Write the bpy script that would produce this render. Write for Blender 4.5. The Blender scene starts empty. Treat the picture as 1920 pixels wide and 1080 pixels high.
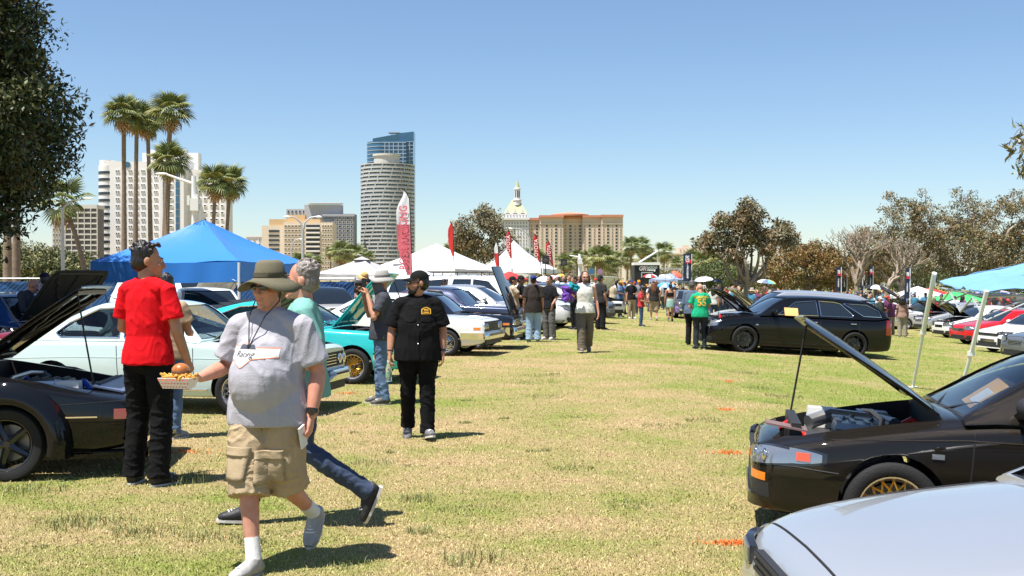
import bpy, bmesh, math, random
import numpy as np
from mathutils import Vector, Matrix, Quaternion, Euler, noise
random.seed(11); RNG = np.random.default_rng(5)
R = math.radians; PI = math.pi
SC = bpy.context.scene; COL = SC.collection
# ------------------------------------------------------------ camera, sky, sun, exposure
CAM_H = 1.68; FPX = 2133.0; HOR = 520.0
cd = bpy.data.cameras.new('camera'); cam = bpy.data.objects.new('camera', cd); COL.objects.link(cam)
cd.sensor_width = 36; cd.lens = 36*FPX/1920; cd.clip_start = .05; cd.clip_end = 6000
cam.location = (0, 0, CAM_H)
cam.rotation_euler = (R(90)-math.atan((540-HOR)/FPX), 0, 0)
SC.camera = cam
TOSUN = Vector((-.30, -.22, 1.)).normalized()
w = bpy.data.worlds.new('World'); SC.world = w; w.use_nodes = True
nt = w.node_tree
sky = nt.nodes.new('ShaderNodeTexSky'); sky.sky_type = 'NISHITA'; sky.sun_disc = False
sky.sun_elevation = math.asin(TOSUN.z); sky.sun_rotation = math.atan2(TOSUN.x, TOSUN.y) % (2*PI)
sky.air_density = 1.0; sky.dust_density = .2; sky.ozone_density = 5.0; sky.altitude = 10
bg = nt.nodes['Background']; bg.inputs[1].default_value = .066
nt.links.new(sky.outputs[0], bg.inputs[0])
sd = bpy.data.lights.new('sun', 'SUN'); sun = bpy.data.objects.new('sun', sd); COL.objects.link(sun)
sd.energy = 4.3; sd.angle = R(.53); sd.color = (1, .955, .90)
sun.rotation_euler = TOSUN.to_track_quat('Z', 'Y').to_euler(); sun.location = (0, 0, 60)
vs = SC.view_settings
SC.display_settings.display_device = 'sRGB'
vs.view_transform = 'Standard'; vs.look = 'None'; vs.gamma = 1; vs.use_curve_mapping = False
vs.exposure = 1.15
SC.cycles.max_bounces = 8; SC.cycles.transparent_max_bounces = 12
# ------------------------------------------------------------ helpers
def gh(x):                            # the lawn falls away gently towards the right
    t = x-1.5
    return 0. if t <= 0 else -.06*(t*t/4 if t < 2 else min(t-1,17.5))
def gp(px, py):                       # a photo pixel on the ground -> place
    lo, hi = 1., 400.
    for _ in range(50):
        d = (lo+hi)/2; x = (px-960)/FPX*d
        if CAM_H-gh(x) > (py-HOR)/FPX*d: lo = d
        else: hi = d
    return Vector((x, d, gh(x)))
def og(px, d):                        # a photo column on the ground at a distance
    x = (px-960)/FPX*d; return Vector((x, d, gh(x)))
def at(px, d, z=0.):                  # a photo column at a distance -> place
    return Vector(((px-960)/FPX*d, d, z))
def zat(py, d): return CAM_H+(HOR-py)/FPX*d
_M = {}
def mat(name, col=(.5,.5,.5), rough=.5, metal=0., coat=0., spec=.5, trans=0., ior=1.45, emit=None, noise_amt=0., noise_scale=20., bump=0., bump_scale=60., col2=None, sheen=0., coord='Object', alpha=1., sss=0., stretch=(1,1,1), objcol=False, crough=.03):
    if name in _M: return _M[name]
    m = bpy.data.materials.new(name); m.use_nodes = True; n = m.node_tree.nodes; l = m.node_tree.links
    b = n['Principled BSDF']
    I = b.inputs
    I['Base Color'].default_value = (*col, 1); I['Roughness'].default_value = rough; I['Metallic'].default_value = metal
    I['Coat Weight'].default_value = coat; I['Coat Roughness'].default_value = crough; I['Specular IOR Level'].default_value = spec
    I['Transmission Weight'].default_value = trans; I['IOR'].default_value = ior; I['Sheen Weight'].default_value = sheen; I['Alpha'].default_value = alpha
    if sss: I['Subsurface Weight'].default_value = sss; I['Subsurface Radius'].default_value = (.012,.005,.003); I['Subsurface Scale'].default_value = 1
    if emit: I['Emission Color'].default_value = (*emit[:3],1); I['Emission Strength'].default_value = emit[3]
    src = None
    if objcol:
        oi = n.new('ShaderNodeObjectInfo'); src = oi.outputs['Color']; l.new(src, I['Base Color'])
    if noise_amt or bump:
        tc = n.new('ShaderNodeTexCoord'); mp = n.new('ShaderNodeMapping'); mp.inputs['Scale'].default_value = stretch
        l.new(tc.outputs[coord], mp.inputs[0])
    if noise_amt:
        t = n.new('ShaderNodeTexNoise'); t.inputs['Scale'].default_value = noise_scale; t.inputs['Detail'].default_value = 5; t.inputs['Roughness'].default_value = .65
        l.new(mp.outputs[0], t.inputs[0])
        mr = n.new('ShaderNodeMapRange'); mr.inputs[1].default_value = .3; mr.inputs[2].default_value = .7
        l.new(t.outputs[0], mr.inputs[0])
        mx = n.new('ShaderNodeMix'); mx.data_type = 'RGBA'; l.new(mr.outputs[0], mx.inputs[0])
        if src is not None:
            hs = n.new('ShaderNodeHueSaturation'); hs.inputs['Value'].default_value = 1-noise_amt; l.new(src, hs.inputs['Color'])
            l.new(src, mx.inputs[6]); l.new(hs.outputs[0], mx.inputs[7])
        else:
            c2 = col2 or tuple(c*(1-noise_amt) for c in col)
            mx.inputs[6].default_value = (*col,1); mx.inputs[7].default_value = (*c2,1)
        l.new(mx.outputs[2], I['Base Color'])
    if bump:
        t2 = n.new('ShaderNodeTexNoise'); t2.inputs['Scale'].default_value = bump_scale; t2.inputs['Detail'].default_value = 4
        l.new(mp.outputs[0], t2.inputs[0])
        bp = n.new('ShaderNodeBump'); bp.inputs['Strength'].default_value = bump; bp.inputs['Distance'].default_value = .01
        l.new(t2.outputs[0], bp.inputs['Height']); l.new(bp.outputs[0], I['Normal'])
    _M[name] = m; return m
def tag(o, label=None, cat=None, group=None, kind=None):
    if label: o['label'] = label
    if cat: o['category'] = cat
    if group: o['group'] = group
    if kind: o['kind'] = kind
    return o
def thing(name, label, cat, loc=(0,0,0), rz=0., group=None):
    o = bpy.data.objects.new(name, None); COL.objects.link(o); o.location = loc; o.rotation_euler = (0,0,rz)
    o.empty_display_size = .2
    return tag(o, label, cat, group)
def link(name, me, parent=None, color=None, loc=None):
    o = bpy.data.objects.new(name, me); COL.objects.link(o)
    if parent: o.parent = parent
    if color: o.color = (*color, 1)
    if loc is not None: o.location = loc
    return o
KIDS = {}
def dup(root, loc, rz, label=None, group=None, colors=None):
    def cp(o, par):
        c = o.copy(); COL.objects.link(c)
        if par: c.parent = par; c.matrix_parent_inverse = o.matrix_parent_inverse.copy()
        for ch in kids(o): cp(ch, c)
        if colors and o.name.split('.')[0] in colors: c.color = (*colors[o.name.split('.')[0]], 1)
        return c
    r = cp(root, None); r.location = loc; r.rotation_euler = (0,0,rz)
    if label: r['label'] = label
    if group: r['group'] = group
    return r
def kids(o): return list(o.children)
class MB:
    """collects shapes; build() links them as one mesh object"""
    def __init__(s): s.v = []; s.f = []; s.mi = []; s.cur = 0
    def add(s, vs, fs, mi=None):
        k = len(s.v); s.v += [tuple(v) for v in vs]; s.f += [tuple(i+k for i in f) for f in fs]; s.mi += [s.cur if mi is None else mi]*len(fs); return s
    def box(s, c, d, rot=None, mi=None, taper=1.):
        x,y,z = d[0]/2, d[1]/2, d[2]/2
        vs = [Vector((sx*x*(taper if sz>0 else 1), sy*y*(taper if sz>0 else 1), sz*z)) for sz in (-1,1) for sy in (-1,1) for sx in (-1,1)]
        if rot is not None: vs = [rot @ v for v in vs]
        vs = [v+Vector(c) for v in vs]
        return s.add(vs, [(0,2,3,1),(4,5,7,6),(0,1,5,4),(2,6,7,3),(0,4,6,2),(1,3,7,5)], mi)
    def tube(s, pts, rad, n=8, cap=True, mi=None, flat=1., upv=None):
        pts = [Vector(p) for p in pts]; N = len(pts)
        if not hasattr(rad, '__len__'): rad = [rad]*N
        vs = []; up = Vector(upv) if upv else None
        for i,p in enumerate(pts):
            t = (pts[min(i+1,N-1)]-pts[max(i-1,0)])
            if t.length < 1e-9: t = Vector((0,0,1))
            t.normalize()
            if up is None: up = Vector((0,0,1)) if abs(t.z) < .9 else Vector((1,0,0))
            a = t.cross(up)
            if a.length < 1e-6: a = t.orthogonal()
            a.normalize(); b = a.cross(t).normalized()
            if not upv: up = b
            r = rad[i]; rx, ry = (r if hasattr(r,'__len__') else (r, r*flat))
            for k in range(n):
                q = 2*PI*k/n; vs.append(p + a*(math.cos(q)*rx) + b*(math.sin(q)*ry))
        fs = [(i*n+k, i*n+(k+1)%n, (i+1)*n+(k+1)%n, (i+1)*n+k) for i in range(N-1) for k in range(n)]
        if cap: fs += [tuple(range(n))[::-1], tuple((N-1)*n+k for k in range(n))]
        return s.add(vs, fs, mi)
    def ball(s, c, r, nu=12, nv=8, rot=None, mi=None):
        r = r if hasattr(r,'__len__') else (r,r,r); c = Vector(c); vs = []
        for j in range(1,nv):
            th = PI*j/nv
            for i in range(nu):
                ph = 2*PI*i/nu; v = Vector((r[0]*math.sin(th)*math.cos(ph), r[1]*math.sin(th)*math.sin(ph), r[2]*math.cos(th))); vs.append(v)
        vs += [Vector((0,0,r[2])), Vector((0,0,-r[2]))]
        if rot is not None: vs = [rot @ v for v in vs]
        vs = [v+c for v in vs]; T = len(vs)-2
        fs = [(j*nu+i, (j+1)*nu+i, (j+1)*nu+(i+1)%nu, j*nu+(i+1)%nu) for j in range(nv-2) for i in range(nu)]
        fs += [(T, i, (i+1)%nu) for i in range(nu)] + [(T+1, (nv-2)*nu+(i+1)%nu, (nv-2)*nu+i) for i in range(nu)]
        return s.add(vs, fs, mi)
    def lathe(s, prof, n=24, axis='z', c=(0,0,0), mi=None, closed=False):
        c = Vector(c); vs = []
        for r,h in prof:
            for k in range(n):
                q = 2*PI*k/n; a, b = r*math.cos(q), r*math.sin(q)
                vs.append(c + Vector({'z':(a,b,h),'y':(a,h,b),'x':(h,a,b)}[axis]))
        N = len(prof); fs = []
        for i in range(N if closed else N-1):
            j = (i+1)%N
            for k in range(n): fs.append((i*n+k, i*n+(k+1)%n, j*n+(k+1)%n, j*n+k))
        if not closed: fs += [tuple(range(n))[::-1], tuple((N-1)*n+k for k in range(n))]
        return s.add(vs, fs, mi)
    def prism(s, poly, axis, a, b, mi=None):
        def P(u,v,h): return {'y':(u,h,v),'x':(h,u,v),'z':(u,v,h)}[axis]
        n = len(poly); vs = [P(u,v,a) for u,v in poly]+[P(u,v,b) for u,v in poly]
        fs = [tuple(range(n))[::-1], tuple(range(n,2*n))]+[(i,(i+1)%n,(i+1)%n+n,i+n) for i in range(n)]
        return s.add(vs, fs, mi)
    def grid(s, G, mi=None, closed_u=False, closed_v=False):
        nu, nv = len(G), len(G[0]); vs = [p for row in G for p in row]; fs = []
        for i in range(nu if closed_u else nu-1):
            for j in range(nv if closed_v else nv-1):
                fs.append((i*nv+j, ((i+1)%nu)*nv+j, ((i+1)%nu)*nv+(j+1)%nv, i*nv+(j+1)%nv))
        return s.add(vs, fs, mi)
    def slab(s, G, th, mi=None):
        """closed sheet of thickness th under the grid G (along the grid's normals)"""
        nu, nv = len(G), len(G[0]); G = [[Vector(p) for p in r] for r in G]; H = []
        for i in range(nu):
            row = []
            for j in range(nv):
                a = G[min(i+1,nu-1)][j]-G[max(i-1,0)][j]; b = G[i][min(j+1,nv-1)]-G[i][max(j-1,0)]
                nrm = a.cross(b); nrm = nrm.normalized() if nrm.length > 1e-9 else Vector((0,0,1))
                row.append(G[i][j]-nrm*th)
            H.append(row)
        vs = [p for r in G for p in r]+[p for r in H for p in r]; o = nu*nv; fs = []
        for i in range(nu-1):
            for j in range(nv-1):
                q = (i*nv+j, (i+1)*nv+j, (i+1)*nv+j+1, i*nv+j+1); fs.append(q); fs.append(tuple(k+o for k in q[::-1]))
        for i in range(nu-1):
            fs.append((i*nv, i*nv+o, (i+1)*nv+o, (i+1)*nv)); k = nv-1
            fs.append((i*nv+k, (i+1)*nv+k, (i+1)*nv+k+o, i*nv+k+o))
        for j in range(nv-1):
            fs.append((j, j+1, j+1+o, j+o)); k = (nu-1)*nv
            fs.append((k+j, k+j+o, k+j+1+o, k+j+1))
        return s.add(vs, fs, mi)
    def mesh(s, name, mats, smooth=True, angle=None, fix=False):
        me = bpy.data.meshes.new(name); me.from_pydata(s.v, [], s.f)
        mats = mats if isinstance(mats,(list,tuple)) else [mats]
        for m in mats: me.materials.append(m)
        if len(mats) > 1: me.polygons.foreach_set('material_index', s.mi)
        if fix:
            bm = bmesh.new(); bm.from_mesh(me); bmesh.ops.recalc_face_normals(bm, faces=bm.faces); bm.to_mesh(me); bm.free()
        if smooth:
            me.shade_smooth()
            if angle: me.set_sharp_from_angle(angle=R(angle))
        me.update(); return me
    def build(s, name, mats, parent=None, smooth=True, angle=35, fix=True, color=None):
        return link(name, s.mesh(name, mats, smooth, angle, fix), parent, color)
WS = bpy.data.scenes.new('workshop')          # modifiers are applied here, away from the big scene
def evaluated(o, extra=()):
    t = o.copy(); t.parent = None; t.matrix_basis = Matrix(); WS.collection.objects.link(t)
    vl = WS.view_layers[0]; vl.update(); dg = vl.depsgraph; me = bpy.data.meshes.new_from_object(t.evaluated_get(dg)); bpy.data.objects.remove(t)
    return me
def boolean(o, cutter_mb):
    c = bpy.data.objects.new('cutter', cutter_mb.mesh('cutter', mat('car_well_dark', (.012,.012,.013), .7), fix=True, smooth=False)); WS.collection.objects.link(c)
    md = o.modifiers.new('b', 'BOOLEAN'); md.object = c; md.operation = 'DIFFERENCE'; md.solver = 'EXACT'; md.material_mode = 'TRANSFER'
    me = evaluated(o); o.modifiers.clear(); old = o.data; o.data = me; bpy.data.objects.remove(c)
    if old.users == 0: bpy.data.meshes.remove(old)
def crom(P, n):
    """Catmull-Rom through the points P, n points out"""
    N = len(P)-1; out = []
    for i in range(n):
        t = i/(n-1)*N; k = min(int(t), N-1); t -= k; t2 = t*t; t3 = t2*t
        p0,p1,p2,p3 = P[max(k-1,0)],P[k],P[k+1],P[min(k+2,N)]; a,b,c,d = -t+2*t2-t3,2-5*t2+3*t3,t+4*t2-3*t3,-t2+t3
        out.append((.5*(a*p0[0]+b*p1[0]+c*p2[0]+d*p3[0]),.5*(a*p0[1]+b*p1[1]+c*p2[1]+d*p3[1])))
    return out
def lerp(a,b,t): return a+(b-a)*t
def pl(pts, x):
    """piecewise-linear lookup"""
    if x <= pts[0][0]: return pts[0][1]
    for (a,b),(c,d) in zip(pts, pts[1:]):
        if x <= c: return b+(d-b)*(x-a)/(c-a) if c > a else d
    return pts[-1][1]
def pls(pts, x):
    """monotone smooth lookup (cubic, finite-difference tangents)"""
    n = len(pts)
    if x <= pts[0][0]: return pts[0][1]
    if x >= pts[-1][0]: return pts[-1][1]
    for i in range(n-1):
        if x <= pts[i+1][0]:
            (x0,y0),(x1,y1) = pts[i],pts[i+1]; h = x1-x0; s = (y1-y0)/h
            def tan(k):
                if k == 0: return (pts[1][1]-pts[0][1])/(pts[1][0]-pts[0][0])
                if k == n-1: return (pts[-1][1]-pts[-2][1])/(pts[-1][0]-pts[-2][0])
                a = (pts[k][1]-pts[k-1][1])/(pts[k][0]-pts[k-1][0]); b = (pts[k+1][1]-pts[k][1])/(pts[k+1][0]-pts[k][0])
                return 0 if a*b <= 0 else 2*a*b/(a+b)
            m0, m1 = tan(i), tan(i+1); t = (x-x0)/h
            return (2*t**3-3*t*t+1)*y0+(t**3-2*t*t+t)*h*m0+(-2*t**3+3*t*t)*y1+(t**3-t*t)*h*m1
def text_mesh(body, size, m, align='CENTER', extrude=.002, shear=0., bold=0.):
    cu = bpy.data.curves.new('text', 'FONT'); cu.body = body; cu.size = size; cu.align_x = align; cu.align_y = 'CENTER'
    cu.extrude = extrude; cu.shear = shear; cu.offset = bold; cu.resolution_u = 3
    o = bpy.data.objects.new('text', cu); me = evaluated(o); bpy.data.objects.remove(o); bpy.data.curves.remove(cu)
    me.materials.clear(); me.materials.append(m); return me
# ------------------------------------------------------------ ground
def ground_material(name, blades=False):
    m = bpy.data.materials.new(name); m.use_nodes = True; n = m.node_tree.nodes; l = m.node_tree.links; b = n['Principled BSDF']
    b.inputs['Roughness'].default_value = .75 if blades else .95; b.inputs['Specular IOR Level'].default_value = .25 if blades else .1
    tc = n.new('ShaderNodeTexCoord')
    def nz(scale, detail=6, rough=.6, off=0):
        mp = n.new('ShaderNodeMapping'); mp.inputs['Location'].default_value = (off, off*.7, 0); l.new(tc.outputs['Object'], mp.inputs[0])
        if not blades or True: mp.inputs['Scale'].default_value = (1,1,0)
        t = n.new('ShaderNodeTexNoise'); t.inputs['Scale'].default_value = scale; t.inputs['Detail'].default_value = detail; t.inputs['Roughness'].default_value = rough
        l.new(mp.outputs[0], t.inputs[0]); return t.outputs[0]
    def mr(s, a, c):
        r = n.new('ShaderNodeMapRange'); r.inputs[1].default_value = a; r.inputs[2].default_value = c; l.new(s, r.inputs[0]); return r.outputs[0]
    def mix(f, a, c):
        x = n.new('ShaderNodeMix'); x.data_type = 'RGBA'; l.new(f, x.inputs[0])
        for k, q in ((6,a),(7,c)):
            if isinstance(q, tuple): x.inputs[k].default_value = (*q,1)
            else: l.new(q, x.inputs[k])
        return x.outputs[2]
    def math_(op, a, c):
        x = n.new('ShaderNodeMath'); x.operation = op
        for k,q in ((0,a),(1,c)):
            if isinstance(q,(int,float)): x.inputs[k].default_value = q
            else: l.new(q, x.inputs[k])
        return x.outputs[0]
    # the lawn is greener towards the camera's right and on the strip by the left row of cars, straw-dry in the middle
    sx = n.new('ShaderNodeSeparateXYZ'); l.new(tc.outputs['Object'], sx.inputs[0])
    big = nz(.16, 3, .5, 3.1); mid = nz(.9, 5, .62, 7.7); fine = nz(7, 6, .7); vfine = nz(45, 4, .7)
    g = math_('ADD', math_('MULTIPLY', big, .55), math_('MULTIPLY', mid, .62)); g = math_('ADD', g, math_('MULTIPLY', fine, .30))
    cx = n.new('ShaderNodeClamp'); l.new(sx.outputs[0], cx.inputs[0]); cx.inputs[1].default_value = -5; cx.inputs[2].default_value = 5
    g = math_('ADD', g, math_('MULTIPLY', cx.outputs[0], .010))
    f = mr(g, .635, .87)
    if blades:
        ge = n.new('ShaderNodeNewGeometry')
        f2 = math_('ADD', f, math_('MULTIPLY', math_('SUBTRACT', ge.outputs['Random Per Island'], .5), .5))
        cl = n.new('ShaderNodeClamp'); l.new(f2, cl.inputs[0])
        c = mix(cl.outputs[0], (.57,.445,.235), (.24,.30,.055))
        hs = n.new('ShaderNodeHueSaturation'); l.new(c, hs.inputs['Color'])
        l.new(mr(math_('FRACT', math_('MULTIPLY', ge.outputs['Random Per Island'], 7.31), 0), 0, .35), hs.inputs['Value'])
        hs2 = n.new('ShaderNodeMapRange'); l.new(math_('FRACT', math_('MULTIPLY', ge.outputs['Random Per Island'], 7.31), 0), hs2.inputs[0]); hs2.inputs[3].default_value = .84; hs2.inputs[4].default_value = 1.14
        l.new(hs2.outputs[0], hs.inputs['Value'])
        l.new(hs.outputs[0], b.inputs['Base Color'])
    else:
        dry = mix(mr(vfine, .3, .7), (.47,.355,.185), (.25,.18,.085))
        gre = mix(mr(vfine, .3, .7), (.24,.285,.06), (.15,.18,.04))
        c = mix(f, dry, gre)
        bare = mr(nz(1.7, 4, .6, 21), .64, .74)
        c = mix(bare, c, (.46,.33,.19))
        l.new(c, b.inputs['Base Color'])
        bp = n.new('ShaderNodeBump'); bp.inputs['Strength'].default_value = .9; bp.inputs['Distance'].default_value = .03
        l.new(math_('ADD', vfine, fine), bp.inputs['Height']); l.new(bp.outputs[0], b.inputs['Normal'])
    return m
G_MAT = ground_material('dry_lawn'); B_MAT = ground_material('lawn_blade', True)
mb = MB(); gx = [-3500,-60,-20,0,1.5]+[1.5+.2*i for i in range(1,11)]+[4,6,9,13,17,19,20,40,120,3500]
mb.grid([[(x,y,gh(x)) for y in (-3500,-40,0,10,20,40,80,160,600,4500)] for x in gx])
tag(mb.build('ground', G_MAT, angle=None), kind='structure')
def blades(name, P, h, wd, lean, m, glob=True):
    """triangular blades (two quads) at the points P"""
    n = len(P); a = RNG.random(n)*2*PI; dx, dy = np.cos(a), np.sin(a); la = RNG.random(n)*2*PI; L = lean*RNG.random(n)
    lx, ly = np.cos(la)*L*h, np.sin(la)*L*h
    V = np.zeros((n,5,3)); x,y = P[:,0],P[:,1]; tt = x-1.5; z0 = np.where(tt <= 0,0,-.06*np.where(tt < 2,tt*tt/4,np.minimum(tt-1,17.5))) if glob else 0*x
    V[:,0] = np.stack([x-dx*wd/2, y-dy*wd/2, 0*x+z0],1); V[:,1] = np.stack([x+dx*wd/2, y+dy*wd/2, 0*x+z0],1)
    V[:,2] = np.stack([x+dx*wd*.4+lx*.35, y+dy*wd*.4+ly*.35, h*.62+z0],1); V[:,3] = np.stack([x-dx*wd*.4+lx*.35, y-dy*wd*.4+ly*.35, h*.62+z0],1)
    V[:,4] = np.stack([x+lx, y+ly, h*np.sqrt(np.maximum(.15,1-L*L*.5))+z0],1)
    me = bpy.data.meshes.new(name); me.vertices.add(n*5); me.vertices.foreach_set('co', V.astype('f').ravel())
    base = np.arange(n)[:,None]*5; loops = (base+np.array([[0,1,2,3,3,2,4]])).ravel()
    me.loops.add(n*7); me.loops.foreach_set('vertex_index', loops.astype('i'))
    me.polygons.add(n*2); st = (np.arange(n)[:,None]*7+np.array([[0,4]])).ravel(); me.polygons.foreach_set('loop_start', st.astype('i'))
    me.materials.append(m); me.update(calc_edges=True); me.validate(); return link(name, me)
n = 420000
u = RNG.random(n); d0, d1 = 4.6, 55.
dist = 1/(1/d0-u*(1/d0-1/d1)); dist = np.where(RNG.random(n) < .25, d0+(d1-d0)*RNG.random(n), dist)
xx = (RNG.random(n)*2-1)*(.5*dist+.6)
hh = (.006+.013*RNG.random(n)**1.8)*(1+dist*.02); ww = (.0024+.0024*RNG.random(n))*(1+dist*.09)
tag(blades('grass', np.stack([xx,dist],1), hh, ww, 1.5, B_MAT), kind='stuff')
# weeds: darker tufts that stand above the lawn
WEED = mat('weed_green', (.15,.19,.06), .7, noise_amt=.5, noise_scale=3, col2=(.30,.29,.11))
STRAW = mat('weed_straw', (.45,.38,.2), .8)
tufts = [(785,938,.16,.07),(888,1055,.2,.1),(790,1000,.1,.06),(1395,700,.3,.06),(1320,790,.25,.06),(880,960,.25,.05),(1010,705,.4,.05),(1020,745,.3,.05),(1000,718,.45,.05),(392,1010,.2,.07),(135,985,.25,.09),(345,905,.2,.13),(175,985,.3,.08),(280,1000,.25,.07),(1075,880,.2,.05),(1250,800,.3,.05),(60,920,.3,.08),(700,870,.2,.06),(1180,950,.2,.05),(1470,745,.3,.08),(1430,730,.3,.08),(640,1060,.15,.06),(470,1020,.1,.06)]
gt = random.Random(9)
for _ in range(75):
    d_ = 5.5+gt.random()**1.5*17; p_ = og(960+(gt.random()*2-1)*900,d_); tufts.append((960+p_.x/d_*FPX,HOR+FPX/d_*(CAM_H-p_.z),.05+.16*gt.random()**2,.015+.025*gt.random()))
W = []; HH = []
for px,py,r,h in tufts:
    c = gp(px,py); k = int(60+280*r)
    a = RNG.random(k)*2*PI; q = r*np.sqrt(RNG.random(k)); W.append(np.stack([c.x+np.cos(a)*q, c.y+np.sin(a)*q*.8],1)); HH.append(h*(.3+.7*RNG.random(k)))
tag(blades('weed_tufts', np.concatenate(W), np.concatenate(HH), .006+0*np.concatenate(HH), 1.1, WEED), kind='stuff')
k = 900; dist = 6+RNG.random(k)*16; xx = (RNG.random(k)*2-1)*.5*dist
tag(blades('dry_stalks', np.stack([xx,dist],1), .03+.07*RNG.random(k)**2, .004+0*xx, 1.3, STRAW), kind='stuff')
ORANGE = mat('spray_orange', (.80,.20,.04), .8)
for i,(px,py,wx,wy,where) in enumerate([(1385,1021,.22,.05,'at the nose of the silver car'),(1365,850,.16,.1,'left of the black hatch sedan with raised bonnet'),(1362,769,.12,.14,'third from the front in the row of orange marks'),(1365,716,.12,.2,'fourth and farthest in the row of orange marks'),(345,848,.26,.14,'beside the man in the red tee'),(650,738,.16,.1,'by the gold wheel of the turquoise coupe')]):
    c = gp(px,py); k = (330,150,90,70,110,80)[i]
    P = np.stack([c.x+RNG.normal(0,wx*.5,k), c.y+RNG.normal(0,wy*.5,k)],1)
    o = blades('paint_mark', P-np.array([[c.x,c.y]]), .012+.02*RNG.random(k), .009+0*P[:,0], 1.2, ORANGE, False); o.location = c
    tag(o, 'orange spray paint mark '+where, 'paint mark', 'orange sprayed bay marks', 'stuff')
# ------------------------------------------------------------ buildings of the skyline
WHITE_STUCCO = mat('white_stucco', (.74,.72,.69), .8, noise_amt=.06, noise_scale=.2)
TAN_STUCCO = mat('tan_stucco', (.63,.50,.40), .85, noise_amt=.1, noise_scale=.15)
TAN_LIGHT = mat('pale_tan_stucco', (.66,.57,.45), .85, noise_amt=.08, noise_scale=.15)
GREY_CONC = mat('grey_concrete', (.34,.34,.34), .85, noise_amt=.12, noise_scale=.2)
PALE_CONC = mat('pale_concrete', (.55,.53,.48), .85, noise_amt=.08, noise_scale=.2)
DARKWIN = mat('window_glass_dark', (.035,.045,.055), .12, spec=.8, noise_amt=.5, noise_scale=.3)
BLUEWIN = mat('window_glass_blue', (.05,.14,.24), .1, spec=.9, noise_amt=.45, noise_scale=.1)
BLUEWIN2 = mat('window_glass_teal', (.05,.13,.17), .12, spec=.9, noise_amt=.4, noise_scale=.15)
GREYWIN = mat('window_glass_grey', (.12,.145,.16), .15, spec=.8, noise_amt=.6, noise_scale=.25)
TERRA = mat('terracotta_roof', (.58,.24,.15), .8, noise_amt=.2, noise_scale=.4)
COPPER = mat('green_copper_roof', (.45,.50,.28), .7, noise_amt=.25, noise_scale=.3)
def wing(root, name, pxa, pxb, pt, d, depth, m, pb=None, dz=0.):
    """a block between two photo columns up to the row pt, front face at distance d"""
    depth *= .4 if pxb < 670 else 1.; X0, X1 = at(pxa,d).x, at(pxb,d).x; z1 = zat(pt,d); z0 = -1.5 if pb is None else zat(pb,d)
    b = MB(); b.box(((X0+X1)/2-root.location.x, d+depth/2-root.location.y, (z0+z1)/2), (X1-X0, depth, z1-z0))
    return b.build(name, m, root, smooth=False)
class Windows:
    """window parts that share a few meshes"""
    def __init__(s, root): s.root = root; s.cache = {}; s.n = 0; s.extra = {}
    def put(s, px, py, w, h, d, glass, frame, name='window', proud=.12):
        wm, hm = w*d/FPX, h*d/FPX; key = (round(wm,3), round(hm,3), glass.name, frame.name)
        if key not in s.cache:
            b = MB(); e = min(.16*wm, .25); 
            for c,sz in (((0,0,hm/2-e/2),(wm,.3,e)),((0,0,-hm/2+e/2),(wm,.3,e)),((-wm/2+e/2,0,0),(e,.3,hm-2*e)),((wm/2-e/2,0,0),(e,.3,hm-2*e))): b.box(c,sz,mi=0)
            b.box((0,.08,0),(wm-2*e,.1,hm-2*e),mi=1)
            s.cache[key] = b.mesh('window',[frame,glass],smooth=False)
        p = Vector((at(px,d).x, d-.16, zat(py,d)))-s.root.location
        if s.n < 300: link(name, s.cache[key], s.root, loc=p); s.n += 1
        else:
            b = s.extra.setdefault((glass.name,frame.name), (MB(),glass,frame))[0]; me = s.cache[key]
            b.add([Vector(v.co)+p for v in me.vertices], [tuple(f.vertices) for f in me.polygons], None)
            b.mi[-len(me.polygons):] = [f.material_index for f in me.polygons]
    def finish(s):
        for b,g,f in s.extra.values(): tag(b.build('window_rows',[f,g],s.root,smooth=False), kind='stuff')
# white hotel
d = 500.; hotel = thing('hotel', 'tall white hotel block with rows of small paired windows behind the tall palms', 'building', at(300,d,0))
wing(hotel,'wall',196,300,303,d,34,WHITE_STUCCO); wing(hotel,'wall',300,345,299,d-6,40,WHITE_STUCCO)
wing(hotel,'wall',345,424,318,d+2,30,WHITE_STUCCO); wing(hotel,'tower_block',268,372,287,d+12,14,WHITE_STUCCO); wing(hotel,'tower_block',282,350,281,d+16,8,WHITE_STUCCO)
b = MB(); r = 17*d/FPX; cxh = at(198,d).x-hotel.location.x
b.lathe([(r,0),(r,zat(310,d)),(r*.9,zat(310,d)),(r*.9,zat(300,d))],24,c=(cxh,r*.9,0)); b.build('round_corner',WHITE_STUCCO,hotel,angle=40)
for k in range(15):
    b = MB(); z = zat(321+13*k+2.5,d); b.lathe([(r+.04,z-.6),(r+.14,z-.6),(r+.14,z+.6),(r+.04,z+.6)],24,c=(cxh,r*.9,0)); b.build('balcony_opening',DARKWIN,hotel,angle=40)
W = Windows(hotel)
for k in range(15):
    y = 321+13*k
    for x in (221,233,245,257,269,281,293): W.put(x-2,y,3.2,4.6,d,DARKWIN,WHITE_STUCCO); W.put(x+2,y,3.2,4.6,d,DARKWIN,WHITE_STUCCO)
    for x in (321,): W.put(x,y,8,4.6,d-6,DARKWIN,WHITE_STUCCO)
    for x in (352,362,375,385,397,407,417):
        if y > 324: W.put(x,y,5.5,4.6,d+2,DARKWIN,WHITE_STUCCO)
W.finish()
for x0,x1 in ((306,313),(330,337)):
    for k in range(15):
        b = MB(); X0,X1 = at(x0,d-6).x,at(x1,d-6).x; zc = zat(321+13*k,d-6); b.box(((X0+X1)/2-hotel.location.x,-6.1,zc),(X1-X0,.3,2.7)); b.build('glass_strip',BLUEWIN,hotel,smooth=False)
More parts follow.
